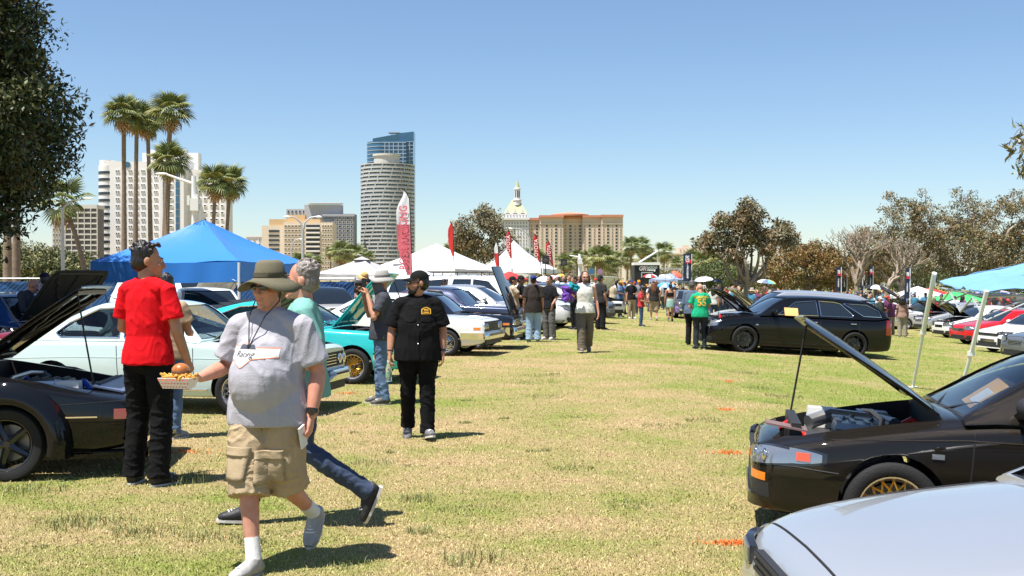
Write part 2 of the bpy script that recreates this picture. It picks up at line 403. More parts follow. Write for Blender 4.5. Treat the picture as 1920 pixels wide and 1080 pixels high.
for x in (240,):
    b = MB(); b.lathe([(1.3,-.2),(1.3,.2)],16,axis='y',c=(at(x,d).x-hotel.location.x,-.1,zat(309,d))); b.build('arched_window',BLUEWIN,hotel,smooth=False)
# grid-fronted office block, far left
d = 470.; office = thing('office_block', 'brown grid-fronted office block left of the white hotel', 'building', at(140,d,0))
wing(office,'wall',98,122,392,d+4,18,PALE_CONC); wing(office,'wall',122,181,386,d,22,mat('brown_recess',(.14,.125,.115),.7)); wing(office,'parapet',121,182,384,d-.6,23,PALE_CONC,pb=391)
W = Windows(office)
for k in range(9):
    wing(office,'floor_slab',121,182,397+10.2*k,d-.8,1,PALE_CONC,pb=400+10.2*k)
    for x in (102,107.5,113,118.5): W.put(x,400+10.2*k,3.6,5.5,d+4,DARKWIN,PALE_CONC)
    for j in range(5): W.put(128+12*j,404+10.2*k,9,4,d,DARKWIN,mat('brown_frame',(.2,.18,.16),.7))
for j in range(6): wing(office,'pier',121.5+12*j,123+12*j,391,d-.9,1,PALE_CONC)
# tan block
d = 720.; tanb = thing('tan_block', 'tan mid-rise block with long window bands behind the grey canopies', 'building', at(555,d,0))
wing(tanb,'wall',491,531,423,d+5,30,TAN_LIGHT); wing(tanb,'wall',531,624,417,d,36,TAN_LIGHT); wing(tanb,'penthouse',505,600,411,d+6,22,mat('ochre_stucco',(.55,.38,.2),.85)); wing(tanb,'penthouse',540,572,403,d+9,14,mat('ochre_stucco',(.55,.38,.2),.85))
W = Windows(tanb)
for k in range(12):
    y = 424+8.6*k
    for x in (536,542.5,549,555.5,562,568.5): W.put(x,y,5.8,4,d,GREYWIN,TAN_LIGHT)
    for j in range(4): W.put(606+5*j,y,4.4,4.2,d,GREYWIN,TAN_LIGHT)
    b = MB(); X0,X1 = at(574,d).x,at(600,d).x; b.box(((X0+X1)/2-tanb.location.x,-.15,zat(y,d)),(X1-X0,.3,1.5)); b.build('balcony_opening',DARKWIN,tanb,smooth=False)
    b = MB(); b.box(((X0+X1)/2-tanb.location.x,-.7,zat(y+3.6,d)),(X1-X0,1.2,.9)); b.build('balcony_rail',WHITE_STUCCO,tanb,smooth=False)
    if y > 428:
        b = MB(); X0,X1 = at(501,d).x,at(521,d).x; b.box(((X0+X1)/2-tanb.location.x,4.9,zat(y,d)),(X1-X0,.3,1.4)); b.build('balcony_opening',DARKWIN,tanb,smooth=False)
W.finish()
# grey glassy block
d = 790.; greyb = thing('grey_block', 'grey apartment block with a flat roof frame between the tan block and round tower', 'building', at(600,d,0))
wing(greyb,'wall',537,612,392,d+10,40,mat('mid_grey_panel',(.42,.42,.43),.8)); wing(greyb,'wall',606,664,401,d,36,mat('blue_grey_panel',(.2,.22,.25),.6)); wing(greyb,'penthouse',571,640,384,d+6,24,mat('mid_grey_panel',(.42,.42,.43),.8)); wing(greyb,'roof_frame',576,640,380,d+3,26,WHITE_STUCCO,pb=381.5); wing(greyb,'parapet',604,665,402,d-.8,1,mat('mid_grey_panel',(.42,.42,.43),.8),pb=404.5)
W = Windows(greyb)
for j in range(9): W.put(541+7.2*j,397,3.4,5,d+10,DARKWIN,GREY_CONC)
for k in range(12):
    y = 409+8*k
    for j in range(5): W.put(630+7.4*j,y,5.6 if j%2 else 4.4,5.2,d,GREYWIN if (j+k)%3 else DARKWIN,PALE_CONC)
    for j in range(2): W.put(612+7*j,y,5,5,d,GREYWIN,GREY_CONC)
W.finish()
# round tower with balcony rings, blue glass tower behind
d = 800.; rt = thing('round_tower', 'round residential tower ringed with pale balconies on every floor', 'building', at(727,d+20,0))
r = 51*d/FPX; b = MB(); ztop = zat(306,d); b.lathe([(r*.965,0),(r*.965,ztop)],64); b.build('glass_wall',GREYWIN,rt,angle=40)
nf = 26; fh = 7.45*d/FPX
ring = MB(); ring.lathe([(r*.95,-.28),(r*1.015,-.28),(r*1.015,.28),(r*.95,.28)],64,closed=True); ring = ring.mesh('slab',PALE_CONC,angle=40,fix=True)
rail = MB(); rail.lathe([(r*.995,.28),(r*1.0,.28),(r*1.0,1.25),(r*.995,1.25)],64,closed=True); rail = rail.mesh('rail',mat('balcony_glass',(.32,.36,.37),.2,spec=.7),angle=40,fix=True)
post = MB(); 
for q in range(44): 
    a = 2*PI*q/44+.03*math.sin(q*5); post.box((r*.98*math.cos(a),r*.98*math.sin(a),1.4),(.35 if q%3 else 1.1,.35 if q%3 else 1.1,2.3),rot=Matrix.Rotation(a,3,'Z'))
post = post.mesh('post',mat('tower_mullion',(.34,.34,.33),.7),smooth=False)
for k in range(nf):
    z = ztop-k*fh; o = link('floor_slab',ring,rt,loc=(0,0,z))
    if k: link('balcony_rail',rail,rt,loc=(0,0,z)); tag(link('mullions',post,rt,loc=(0,0,z)),kind='stuff').rotation_euler.z = k*.37
b = MB(); b.lathe([(r*.48,0),(r*.48,6),(r*.52,6),(r*.52,7.5),(r*.4,7.5)],32,c=(0,-r*.3,ztop)); b.build('drum',PALE_CONC,rt,angle=40)
d = 860.; bt = thing('glass_tower', 'blue glass tower with slanted crown rising behind the round tower', 'building', at(735,d,0))
def slant(root,name,pxa,pxb,pta,ptb,d,dep,m):
    X0,X1 = at(pxa,d).x-root.location.x, at(pxb,d).x-root.location.x; z0,z1 = zat(pta,d),zat(ptb,d); y = d-root.location.y
    b = MB(); b.prism([(X0,0),(X1,0),(X1,z1),(X0,z0)],'y',y,y+dep); return b.build(name,m,root,smooth=False)
slant(bt,'wall',699,748,260,251,d+6,30,BLUEWIN2); slant(bt,'wall',748,776,250,247,d-2,14,BLUEWIN); 
b = MB(); rr = 30*d/FPX
b.lathe([(rr,0),(rr,zat(266,d))],40,c=(at(716,d).x-bt.location.x,8,0)); b.build('round_front',BLUEWIN,bt,angle=40)
wing(bt,'wall',716,762,264,d-6,20,BLUEWIN)
MULL = mat('pale_mullion',(.42,.48,.52),.5)
for k in range(7):
    z = zat(269+7*k,d); b = MB(); b.lathe([(rr+.02,z),(rr+.25,z),(rr+.25,z+.35),(rr+.02,z+.35)],40,c=(at(716,d).x-bt.location.x,8,0),closed=True); b.build('floor_line',MULL,bt)
    b = MB(); X0,X1 = at(716,d-6).x,at(762,d-6).x; b.box(((X0+X1)/2-bt.location.x,-6.2,z),(X1-X0,.4,.4)); b.build('floor_line',MULL,bt,smooth=False)
    b = MB(); X0,X1 = at(763,d-2).x,at(776,d-2).x; b.box(((X0+X1)/2-bt.location.x,-2.2,z+1),(X1-X0,.4,.35)); b.build('floor_line',MULL,bt,smooth=False)
for x in (722,730,738,747,756,768,775.6): 
    b = MB(); dd = d-6 if x < 760 else d-2; b.box((at(x,dd).x-bt.location.x,dd-d-.25,(zat(267,dd)+zat(310,dd))/2),(.4,.5,43*d/FPX)); b.build('mullion',MULL,bt,smooth=False)
b = MB(); c = at(737,d); b.box((c.x-bt.location.x,12,zat(246,d)),(9,6,.6)); b.box((c.x-bt.location.x-2,12,zat(249,d)),(.5,.5,4)); b.box((c.x-bt.location.x+3,12,zat(249,d)),(.5,.5,4)); b.build('helipad_frame',GREY_CONC,bt,smooth=False)
# ornate white tower with green roof and spire
d = 1000.; vr = thing('spired_tower_block', 'ornate white apartment tower with green copper roof and tall spire', 'building', at(966,d,0))
S = d/FPX; WV = mat('white_villa',(.68,.66,.66),.8,noise_amt=.08,noise_scale=.15)
wing(vr,'wall',941,991,415,d,26,WV); wing(vr,'cornice',939,993,408,d-2,30,WV,pb=412); wing(vr,'wall',943,990,400,d+1,24,WV)
b = MB(); X0,X1 = at(944,d).x-vr.location.x,at(989,d).x-vr.location.x; Y0,Y1 = 2,22; z0,z1 = zat(401,d),zat(374,d); xm = at(968,d).x-vr.location.x
b.add([(X0,Y0,z0),(X1,Y0,z0),(X1,Y1,z0),(X0,Y1,z0),(xm-4,10,z1),(xm+3,10,z1),(xm+3,14,z1),(xm-4,14,z1)],[(0,1,5,4),(1,2,6,5),(2,3,7,6),(3,0,4,7),(4,5,6,7),(3,2,1,0)]); b.build('roof',COPPER,vr,smooth=False)
xs = at(970,d).x-vr.location.x
b = MB(); b.lathe([(3.4,zat(384,d)),(3.4,zat(375,d)),(3.9,zat(375,d)),(3.9,zat(373,d)),(2.6,zat(372,d)),(2.6,zat(354,d)),(3.1,zat(354,d)),(3.1,zat(352,d)),(2.2,zat(351,d))],10,c=(xs,9,0)); b.build('turret',WV,vr,angle=30)
b = MB(); b.lathe([(2.2,zat(351,d)),(1.2,zat(342,d)),(.15,zat(336,d)),(.1,zat(333,d))],10,c=(xs,9,0)); b.build('spire',COPPER,vr,angle=30)
for q in (-.5,.0,.5): b = MB(); b.box((xs+2.66*math.sin(q*1.4),9-2.66*math.cos(q*1.4),zat(363,d)),(.7,.3,5.5),rot=Matrix.Rotation(q*1.4,3,'Z')); b.build('turret_window',DARKWIN,vr,smooth=False)
W = Windows(vr)
for k in range(14):
    for j in range(9): W.put(944+5.4*j,418+6.6*k,2.4,3.6,d,GREYWIN,WV)
for j in range(8): W.put(946+5.8*j,405,2.2,3.4,d+1,DARKWIN,WV)
for x in (952,966,980): 
    b = MB(); b.prism([(at(x-4,d).x-vr.location.x,zat(401,d)),(at(x+4,d).x-vr.location.x,zat(401,d)),(at(x,d).x-vr.location.x,zat(390,d))],'y',1.0,4); b.build('gable',WV,vr,smooth=False)
# tan residence with red tile roof
d = 1000.; rs = thing('tan_residence', 'long tan residence block with red tiled roof right of the spired tower', 'building', at(1080,d,0))
secs = [(992,1012,413,6),(1012,1056,408,0),(1056,1092,410,9),(1092,1128,408,5),(1128,1168,407,0)]
W = Windows(rs)
for a,c,t,o in secs:
    wing(rs,'wall',a,c,t,d+o,28,TAN_STUCCO); wing(rs,'roof',a-1 if o<6 else a+.1,c+1 if o<6 else c-.1,t-4.5,d+o-2,24,TERRA,pb=t-.3); wing(rs,'cornice',a+.2,c-.2,418,d+o-.7,.6,TAN_LIGHT,pb=420)
    for k in range(15):
        y = 424+6.25*k; nn = max(2,int((c-a)/7.4)); 
        for j in range(nn):
            x = a+(c-a)*(j+.5)/nn
            if (j+int(a))%2: W.put(x,y,5.4,5.0,d+o,DARKWIN,TAN_LIGHT)
            else: W.put(x,y,3.4,3.4,d+o,GREYWIN,TAN_LIGHT)
W.finish()
b = MB(); b.lathe([(17,zat(404,d)),(17,zat(401,d)),(12,zat(398.5,d)),(1,zat(396,d))],24,c=(at(1070,d).x-rs.location.x,16,0)); b.build('dome_roof',TERRA,rs,angle=50)
# low far buildings
d = 620.; lb = thing('stepped_building', 'low tan stepped building behind the dark tall flag', 'building', at(1290,d,0))
wing(lb,'wall',1255,1335,475,d,20,TAN_STUCCO); wing(lb,'wall',1272,1326,465,d+4,14,TAN_STUCCO); wing(lb,'wall',1281,1292,460,d+6,6,TAN_STUCCO); wing(lb,'cornice',1254,1336,474,d-1,22,TAN_LIGHT,pb=477)
W = Windows(lb)
for j in range(12): W.put(1259+6.5*j,482,3.5,4,d,DARKWIN,TAN_LIGHT); W.put(1259+6.5*j,494,3.5,4,d,DARKWIN,TAN_LIGHT)
for j in range(8): W.put(1276+6.3*j,469,3.5,2.6,d+4,DARKWIN,TAN_LIGHT)
for nm,lab,a,c,t,d,m in (('pale_building','pale low building between the palms behind the stage',1172,1262,486,560,TAN_LIGHT),('white_building','small white flat-roofed building between hotel and tan block',462,492,444,760,WHITE_STUCCO),('grey_building','low grey building behind the trees at right',1640,1760,505,330,PALE_CONC),('hazy_building','long pale low building left of the grey canopy',0,97,470,560,TAN_LIGHT),('service_building','grey low building between the spired tower and palms',1290,1420,500,420,PALE_CONC)):
    h = thing(nm,lab,'building',at((a+c)/2,d,0)); wing(h,'wall',a,c,t,d,16,m); wing(h,'parapet',a-1,c+1,t-1.5,d-.5,17,m,pb=t+.5); W = Windows(h); n_ = int((c-a)/8)
    for k in range(4):
        for j in range(n_): W.put(a+(c-a)*(j+.5)/n_,t+6+8*k,4,4,d,DARKWIN,m)
# ------------------------------------------------------------ trees
BARK_GREY = mat('bark_grey',(.26,.21,.16),.9,noise_amt=.5,noise_scale=6,bump=.6,bump_scale=12,stretch=(1,1,.3))
BARK_PALE = mat('bark_pale',(.36,.29,.22),.9,noise_amt=.5,noise_scale=5,col2=(.17,.13,.095),bump=.4,bump_scale=10)
BARK_PALM = mat('bark_palm',(.27,.205,.15),.95,noise_amt=.45,noise_scale=3,bump=.8,bump_scale=10,stretch=(1,1,2.5))
def leafm(name, c, c2=None): return mat(name, c, .5, noise_amt=.4, noise_scale=1.1, col2=c2, spec=.35)
def leaf_mesh(name, C, sizes, n_per, lw, mats, spread, droop=.0, seed=0, flat=1.0):
    """leaf blades (folded rhombs) scattered in clumps; one mesh"""
    g = np.random.default_rng(seed); C = np.asarray(C); K = len(C); N = K*n_per
    ctr = np.repeat(C,n_per,0)+np.clip(g.normal(0,1,(N,3)),-1.5,1.5)*spread*np.array([1,1,flat]); mi = np.repeat(g.integers(0,len(mats),K),n_per)
    mi = np.where(g.random(N) < .3, g.integers(0,len(mats),N), mi)
    ax = g.normal(0,1,(N,3)); ax[:,2] -= droop; ax /= np.linalg.norm(ax,axis=1)[:,None]
    up = g.normal(0,1,(N,3)); up[:,2] += .6; sd = np.cross(ax,up); sd /= np.linalg.norm(sd,axis=1)[:,None]+1e-9
    nn = np.cross(sd,ax); s = (sizes*(.6+.8*g.random(N)))[:,None]
    V = np.stack([ctr-ax*s*.5, ctr+sd*s*lw*.5+nn*s*.06, ctr+ax*s*.5, ctr-sd*s*lw*.5+nn*s*.06],1).reshape(-1,3)
    me = bpy.data.meshes.new(name); me.vertices.add(N*4); me.vertices.foreach_set('co',V.astype('f').ravel())
    me.loops.add(N*4); me.loops.foreach_set('vertex_index',np.arange(N*4,dtype='i')); me.polygons.add(N); me.polygons.foreach_set('loop_start',np.arange(0,N*4,4,dtype='i'))
    for m in mats: me.materials.append(m)
    me.polygons.foreach_set('material_index',mi.astype('i')); me.update(calc_edges=True); return me
def ell_points(ells, n, g, shell=.55):
    out = []; vol = np.array([e[1][0]*e[1][1]*e[1][2] for e in ells])**.8; cnt = (vol/vol.sum()*n).astype(int)+1
    for (c,r),k in zip(ells,cnt):
        v = g.normal(0,1,(k,3)); v /= np.linalg.norm(v,axis=1)[:,None]; q = (shell+(1-shell)*g.random(k)**.6)[:,None]
        out.append(np.array(c)+v*q*np.array(r))
    return np.concatenate(out)
def limb(b, p0, p1, r0, r1, g, bend=.15, n=6, seg=6):
    p0, p1 = np.array(p0,float), np.array(p1,float); L = np.linalg.norm(p1-p0); o = g.normal(0,1,3)*L*bend; o2 = g.normal(0,1,3)*L*bend*.5; P = []
    for i in range(n+1):
        t = i/n; P.append(p0+(p1-p0)*t+o*math.sin(PI*t)+o2*math.sin(2*PI*t))
    b.tube(P,[r0+(r1-r0)*(i/n) for i in range(n+1)],seg); return P
def tree(name, label, base, ells, fork, r, nclump, per, leaf, mats, bark, lw=.4, spread=.35, seed=1, droop=.3, nlimb=9, lean=(0,0), group=None, shell=.5, twigs=40, flat=.8):
    g = np.random.default_rng(seed); t = thing(name,label,'tree',base,0,group); b = MB()
    f = np.array([lean[0],lean[1],fork]); limb(b,(0,0,-1.2),f,r*1.15,r*.85,g,.04,6,10)
    C = ell_points(ells,nclump,g,shell); idx = g.permutation(len(C)); ends = []
    for k in range(nlimb):
        e = C[idx[k]]*.92+f*.08; ends += limb(b,f+g.normal(0,.05,3),e,r*.62*(.7+.5*g.random()),r*.09,g,.12,7,6)[2:]
    ends = np.array(ends)
    for k in range(twigs):
        e = C[idx[(nlimb+k)%len(C)]]; j = np.argmin(np.linalg.norm(ends-e,axis=1)); limb(b,ends[j],e,r*.14,r*.04,g,.1,4,4)
    b.build('trunk',bark,t,angle=60)
    link('crown',leaf_mesh('crown',C,leaf,per,lw,mats,spread,droop,seed,flat),t); return t
DK1 = leafm('ficus_leaf',(.042,.062,.018),(.028,.04,.012)); DK2 = leafm('ficus_leaf_light',(.10,.105,.035),(.06,.07,.022)); DK3 = leafm('ficus_leaf_brown',(.10,.068,.03),(.05,.04,.02))
OL1 = leafm('gum_leaf_olive',(.19,.175,.08),(.12,.115,.05)); OL2 = leafm('gum_leaf_brown',(.25,.175,.09),(.16,.11,.055)); OL3 = leafm('gum_leaf_grey',(.30,.275,.18),(.18,.165,.1))
BR1 = leafm('acacia_leaf_brown',(.27,.175,.065),(.17,.11,.042)); BR2 = leafm('acacia_leaf_rust',(.34,.19,.065),(.22,.125,.045)); BR3 = leafm('acacia_leaf_olive',(.22,.185,.07),(.14,.12,.045))
HG1 = leafm('hedge_leaf',(.16,.165,.06),(.09,.10,.032)); HG2 = leafm('hedge_leaf_light',(.28,.255,.10),(.17,.165,.06)); HG3 = leafm('hedge_leaf_dark',(.06,.075,.025))
GR1 = leafm('park_leaf',(.07,.105,.03),(.04,.065,.02)); GR2 = leafm('park_leaf_light',(.12,.15,.045))
# the dense dark tree at left
d = 20.
tree('broadleaf_tree','huge dense dark green tree filling the upper left corner',at(-255,d,-.6),[((-.2,0,7.2),(3.0,3.0,2.9)),((1.1,0,5.0),(2.4,2.6,1.9)),((.4,-.3,3.5),(2.3,2.2,1.45)),((.1,-.6,2.9),(1.6,1.6,.75)),((1.35,-.4,3.3),(1.0,1.2,.7)),((-.9,.2,8.6),(2.3,2.4,1.9)),((2.15,.1,5.1),(1.35,1.5,1.4)),((1.0,0,6.6),(2.2,2.3,1.6)),((2.0,-.2,4.1),(1.25,1.4,1.05))],2.2,.35,1700,100,.115,[DK1,DK1,DK2,DK1,DK3,DK2],BARK_GREY,lw=.38,spread=.2,seed=3,droop=.0,nlimb=12,shell=.62,twigs=80)
# eucalyptus behind the white tents, and the one right of the stage
d = 110.; k = d/FPX
tree('eucalyptus_tree','tall loose eucalyptus with pale branches left of the spired tower',at(902,d),[((-1.3,0,6.2),(1.7,1.8,1.4)),((.8,0,6.9),(1.7,1.6,1.5)),((1.9,0,5.2),(1.4,1.4,1.3)),((-.4,0,4.3),(2.4,2.0,1.3)),((.2,0,7.9),(.9,.9,.8)),((-1.7,0,5),(1.3,1.2,1.0))],1.4,.2,150,52,.30,[OL1,OL1,OL2,OL3],BARK_PALE,spread=.34,seed=5,nlimb=16,twigs=90,shell=.35,droop=.5)
d = 62.; 
tree('eucalyptus_tree','big spreading gum tree with pale forked trunk right of the stage',at(1402,d),[((-.1,0,5.0),(1.2,1.1,.95)),((-1.1,0,4.55),(.85,.9,.75)),((-1.95,0,3.55),(1.0,1.0,.5)),((.0,0,3.8),(1.7,1.3,.8)),((1.75,0,4.15),(.75,.9,.85)),((2.35,0,3.6),(.6,.7,.55)),((-1.0,0,2.95),(.9,.9,.5)),((1.1,0,3.2),(.9,.9,.45))],1.25,.2,190,64,.20,[OL1,OL2,OL2,OL3],BARK_PALE,spread=.21,seed=8,nlimb=15,twigs=70,shell=.15,droop=.7)
d = 75.
tree('acacia_tree','broad rust-brown acacia dome behind the crowd right of the gum tree',at(1512,d),[((0,0,2.4),(2.7,2.2,1.5)),((-1.7,0,1.9),(1.3,1.5,1.0)),((1.9,0,2.2),(1.7,1.6,1.2)),((.4,0,3.1),(1.5,1.5,.9))],.9,.18,330,60,.17,[BR1,BR2,BR3,BR1],BARK_GREY,spread=.22,seed=9,nlimb=9,shell=.6)
for px,d,s,lab,seed in ((1690,80,1.42,'tall thin-leaved brown gum tree behind the black and white umbrella',21),(1795,85,1.5,'wide brown gum tree above the green canopy tent',22),(1895,78,1.38,'brown gum tree with bare limbs above the blue canopy at right',23)):
    tree('gum_tree',lab,at(px,d),[((-1.2*s,0,2.9*s),(1.7*s,1.7,1.1*s)),((.3*s,0,4.2*s),(1.6*s,1.6,1.35*s)),((1.5*s,0,3.1*s),(1.5*s,1.6,1.2*s)),((0,0,2.0*s),(2.5*s,1.8,.9*s))],1.2,.2,270,62,.18,[OL2,BR1,OL1,BR3,OL3],BARK_PALE,spread=.24,seed=seed,nlimb=13,twigs=70,shell=.25,droop=.4,group='brown gum trees at the right')
tree('gum_tree','brown bushy tree between the gum and the coral tree at back',at(1640,92),[((0,0,2.6),(2.2,2,1.6)),((-1.5,0,1.8),(1.5,1.5,1.0)),((1.4,0,3.0),(1.3,1.5,1.0))],1,.2,230,46,.22,[BR1,BR3,OL2],BARK_GREY,spread=.28,seed=31,shell=.5)
# coral tree: bare knobbly branches
def bare_tree(label, base, h, seed, lean=0.):
    g = np.random.default_rng(seed); t = thing('coral_tree',label,'tree',base,0,'bare coral trees'); b = MB()
    def grow(p, dr, L, r, lev):
        q = p+dr*L; mid = (p+q)/2+g.normal(0,.09,3)*L; b.tube([p,mid,q],[r,r*.85,r*.72],6)
        if lev == 0: return
        for k in range(2 if lev < 4 else 3):
            v = dr*.75+g.normal(0,.5,3)*np.array([1,.8,.6])+np.array([0,0,.28]); v /= np.linalg.norm(v); grow(q,v,L*(.72+.14*g.random()),r*.66,lev-1)
    b.tube([(0,0,-1.2),(0,0,0)],[h*.05,h*.042],8); grow(np.array([0,0,-.1]),np.array([lean,0,1.]),h*.26,h*.042,6); b.build('trunk',BARK_PALE,t,angle=60); return t
bare_tree('leafless coral tree with knobbly pale branches above the brown dome tree',at(1612,70),4.9,4,-.15)
bare_tree('second leafless coral tree with a slanting trunk by the dark flags',at(1660,74),4.6,12,.2)
# hedge of trees behind the fence at left, park greenery under the skyline
for i,(px,d,h,wd) in enumerate(((20,70,2.3,3.4),(100,72,2.2,3.2),(165,75,2.0,2.8),(215,78,1.6,2.0),(60,80,2.6,3.0))):
    tree('street_tree',['rounded olive-green tree behind the blue fence at far left','olive-green tree behind the fence left of the lamp post','olive-green tree with the slanting palm trunk in front','small olive-green tree beside the white hotel foot','taller olive-green tree half behind the dark tree'][i],at(px,d),[((0,0,h*.85),(wd,2.2,h*.75)),((-wd*.5,0,h*.6),(wd*.6,1.8,h*.55)),((wd*.5,0,h*.7),(wd*.6,1.8,h*.6))],.8,.16,260,60,.2,[HG1,HG2,HG1,HG3],BARK_GREY,spread=.24,seed=40+i,shell=.55,group='trees behind the blue fence')
for i,(px,d,h,wd,ms) in enumerate(((1330,150,3.0,3.2,0),(1370,160,3.6,3,0),(1460,130,2.2,3.6,1),(1560,120,3.4,3.6,0),(1720,130,2.6,4.5,0),(1830,140,3.0,4.5,0),(1250,190,2.6,4,1),(1120,210,2.2,4.2,1),(1030,215,2.4,4.2,1),(760,260,3.2,4,1),(690,260,3,4,1),(1905,120,2.4,4,0))):
    tree('park_tree',['bushy','rounded','low','leafy','wide','dense','sparse','scrubby','small','distant','faint','shady'][i]+' green tree at the back of the park '+['left of the gum trunk','behind the gum trunk','under the rust-brown dome','behind the coral tree','behind the dark flag pair','above the green tent','beside the black stage','below the tan residence','below the spired tower','right of the round tower foot','left of the round tower foot','at the right edge'][i],at(px,d),[((0,0,h*.6),(wd,2.5,h*.6)),((-wd*.4,0,h*.45),(wd*.6,2,h*.45)),((wd*.45,0,h*.5),(wd*.6,2,h*.5))],.6,.16,110,50,.3,[[GR1,GR2,HG1],[HG1,BR3,OL3]][ms],BARK_GREY,spread=.35,seed=60+i,shell=.55,twigs=20,group='greenery at the back of the park')
# overhanging twig at the right edge
t = thing('gum_branch','thin hanging gum twig reaching in at the upper right edge','branch',at(1960,12,0)); g = np.random.default_rng(77); b = MB()
z = zat(270,12); P = limb(b,(.35,0,z+.5),(-.2,0,z+.06),.02,.006,g,.08,6,5)
C = [np.array((-.18+.1*g.normal(),.1*g.normal(),z+.12*g.normal()-.02)) for _ in range(22)]
for c in C: limb(b,P[4],c,.006,.002,g,.1,3,4)
b.tube([(.35,0,z+.5),(.9,.3,z+.4),(1.5,.5,z-1.2),(1.6,.6,-.1)],[.02,.06,.12,.16],8)
b.build('twig',BARK_GREY,t); link('leaf_cluster',leaf_mesh('leaf_cluster',C,.11,7,.28,[OL1,OL3],.05,.9,5),t)
# ------------------------------------------------------------ palms
PG = mat('palm_green',(.13,.17,.045),.5,spec=.4,noise_amt=.35,noise_scale=2,col2=(.2,.22,.07)); PY = mat('palm_yellow',(.24,.24,.07),.5); PD = mat('palm_dead',(.42,.27,.14),.9,noise_amt=.3,noise_scale=3)
def frond_mesh(name, m, L=1.15, n=17, pet=.9, droop=.5):
    b = MB(); b.tube([(0,0,0),(pet*.5,0,.06),(pet,0,.02)],[.03,.025,.02],5)
    for k in range(n):
        a = -1.9+3.8*k/(n-1); l = L*(1-.25*abs(a)/1.9); dx,dy = math.cos(a),math.sin(a); px,py = -dy*.055,dx*.055
        q0,q1,q2 = (pet,0,.02),(pet+dx*l*.55,dy*l*.55,.06-.05*droop),(pet+dx*l,dy*l,-.42*droop*l-.02*(k%3))
        b.add([q0,(q1[0]+px,q1[1]+py,q1[2]-.02),(q1[0]-px,q1[1]-py,q1[2]-.02),q2,(q1[0],q1[1],q1[2]+.03)],[(0,1,4),(0,4,2),(1,3,4),(4,3,2)])
    return b.mesh(name,m,smooth=False)
FR = [frond_mesh('frond',PG,droop=.35),frond_mesh('frond',PG,droop=.8),frond_mesh('frond',PY,droop=.5),frond_mesh('dead_frond',PD,L=.95,n=9,pet=.5,droop=1.5)]
def frond_dirs(n, g, lo, hi):
    for k in range(n):
        yield (k*2.39996+g.normal()*.12, lo+(hi-lo)*((k+.5)/n)+g.normal()*.16)
def palm(label, base, h, r, s=1., seed=0, lean=(0,0), nf=34, dead=9, group='tall fan palms by the hotel', fullparts=True, flop=0.):
    g = np.random.default_rng(seed); t = thing('fan_palm',label,'tree',base,0,group); top = Vector((lean[0],lean[1],h)); b = MB()
    P = [Vector((lean[0]*(i/8)**2,lean[1]*(i/8)**2,h*i/8-.05)) for i in range(9)]
    b.tube(P,[r*(1.25-.45*min(1,i/5)) for i in range(9)],9); b.build('trunk',BARK_PALM,t,angle=60)
    def place(az, el, mi):
        o = link('dead_frond' if mi == 3 else 'frond',FR[mi],t); o.location = top+Vector((0,0,.1 if mi < 3 else -.35))
        o.rotation_euler = Euler((g.normal()*.3,-el,az)); o.scale = [s*(.85+.3*g.random())]*3
    for az,el in frond_dirs(nf,g,-.75-flop,1.35): place(az,el,0 if el > .6 else (1 if g.random() < .7 else 2))
    for az,el in frond_dirs(dead,g,-1.45,-.9): place(az,el,3)
    return t
def pz(py,d): return zat(py,d)
d = 110.
for px,py,d,r,s,lab,ln in ((233,215,110,.26,1.5,'leftmost tall palm of the close trio',0),(258,222,118,.26,1.5,'middle tall palm of the close trio, crown behind the left one',.2),(277,232,112,.24,1.35,'right and slightly shorter palm of the close trio',-.3),(322,212,108,.28,1.55,'tall palm standing apart right of the trio',.7),(318,305,104,.25,1.45,'shorter palm in front of the lone tall palm',.3),(404,345,100,.2,1.3,'left palm of the pair right of the white hotel',.3),(432,345,102,.2,1.3,'right palm of the pair right of the white hotel',.5)):
    palm(lab,at(px-(ln*20 if ln else 0),d),pz(py,d),r,s*.74,int(px),(ln,0),nf=40,dead=12,flop=.0)
# palm trunks whose crowns are out of the picture or behind the dark tree
for px,d,ln,lab in ((14,55,.1,'left bare palm trunk under the dark tree'),(30,56,.2,'right bare palm trunk under the dark tree')): palm(lab,at(px,d),9.5,.19,1.,int(px),(ln,0),nf=16,dead=4,group=None)
palm('leaning palm trunk crossing behind the blue canopy, crown hidden by the dark tree',at(165,60),5.6,.15,.8,5,(-1.3,0),nf=18,dead=5,group=None)
# far palms: crown as one mesh
def far_crown(seed):
    g = np.random.default_rng(seed); b = MB()
    for az,el in frond_dirs(26,g,-.9,1.3):
        mi = 0 if el > .2 else (1 if g.random() < .5 else 2); me = FR[1]; M = Matrix.Rotation(az,3,'Z') @ Matrix.Rotation(-el,3,'Y'); s = 1.25
        b.add([M @ (v.co*s) for v in me.vertices],[tuple(f.vertices) for f in me.polygons],0 if mi == 0 else 1)
    for az,el in frond_dirs(8,g,-1.45,-1.0):
        M = Matrix.Rotation(az,3,'Z') @ Matrix.Rotation(-el,3,'Y'); me = FR[3]; b.add([M @ (v.co*1.3)+Vector((0,0,-.4)) for v in me.vertices],[tuple(f.vertices) for f in me.polygons],2)
    return b.mesh('crown',[PG,PY,PD],smooth=False)
FC = [far_crown(s) for s in (1,2,3)]
_b = MB(); _b.tube([(0,0,0),(.05,0,.5),(0,0,1)],[1.2,1,.9],8); FT = _b.mesh('trunk',BARK_PALM)
FARP = [(1183,455),(1203,458),(1245,466),(1268,488),(1315,488),(1345,494),(1082,476),(1102,478),(1128,476),(1152,478),(1176,482),(1212,472),(1060,486),(1298,480),(1376,492),(620,468),(640,468),(664,472),(690,478),(655,488),(566,490),(590,486),(868,455),(878,462),(860,470),(1144,492),(1116,492),(1222,478),(1336,482),(1000,478),(1020,482),(842,466)]
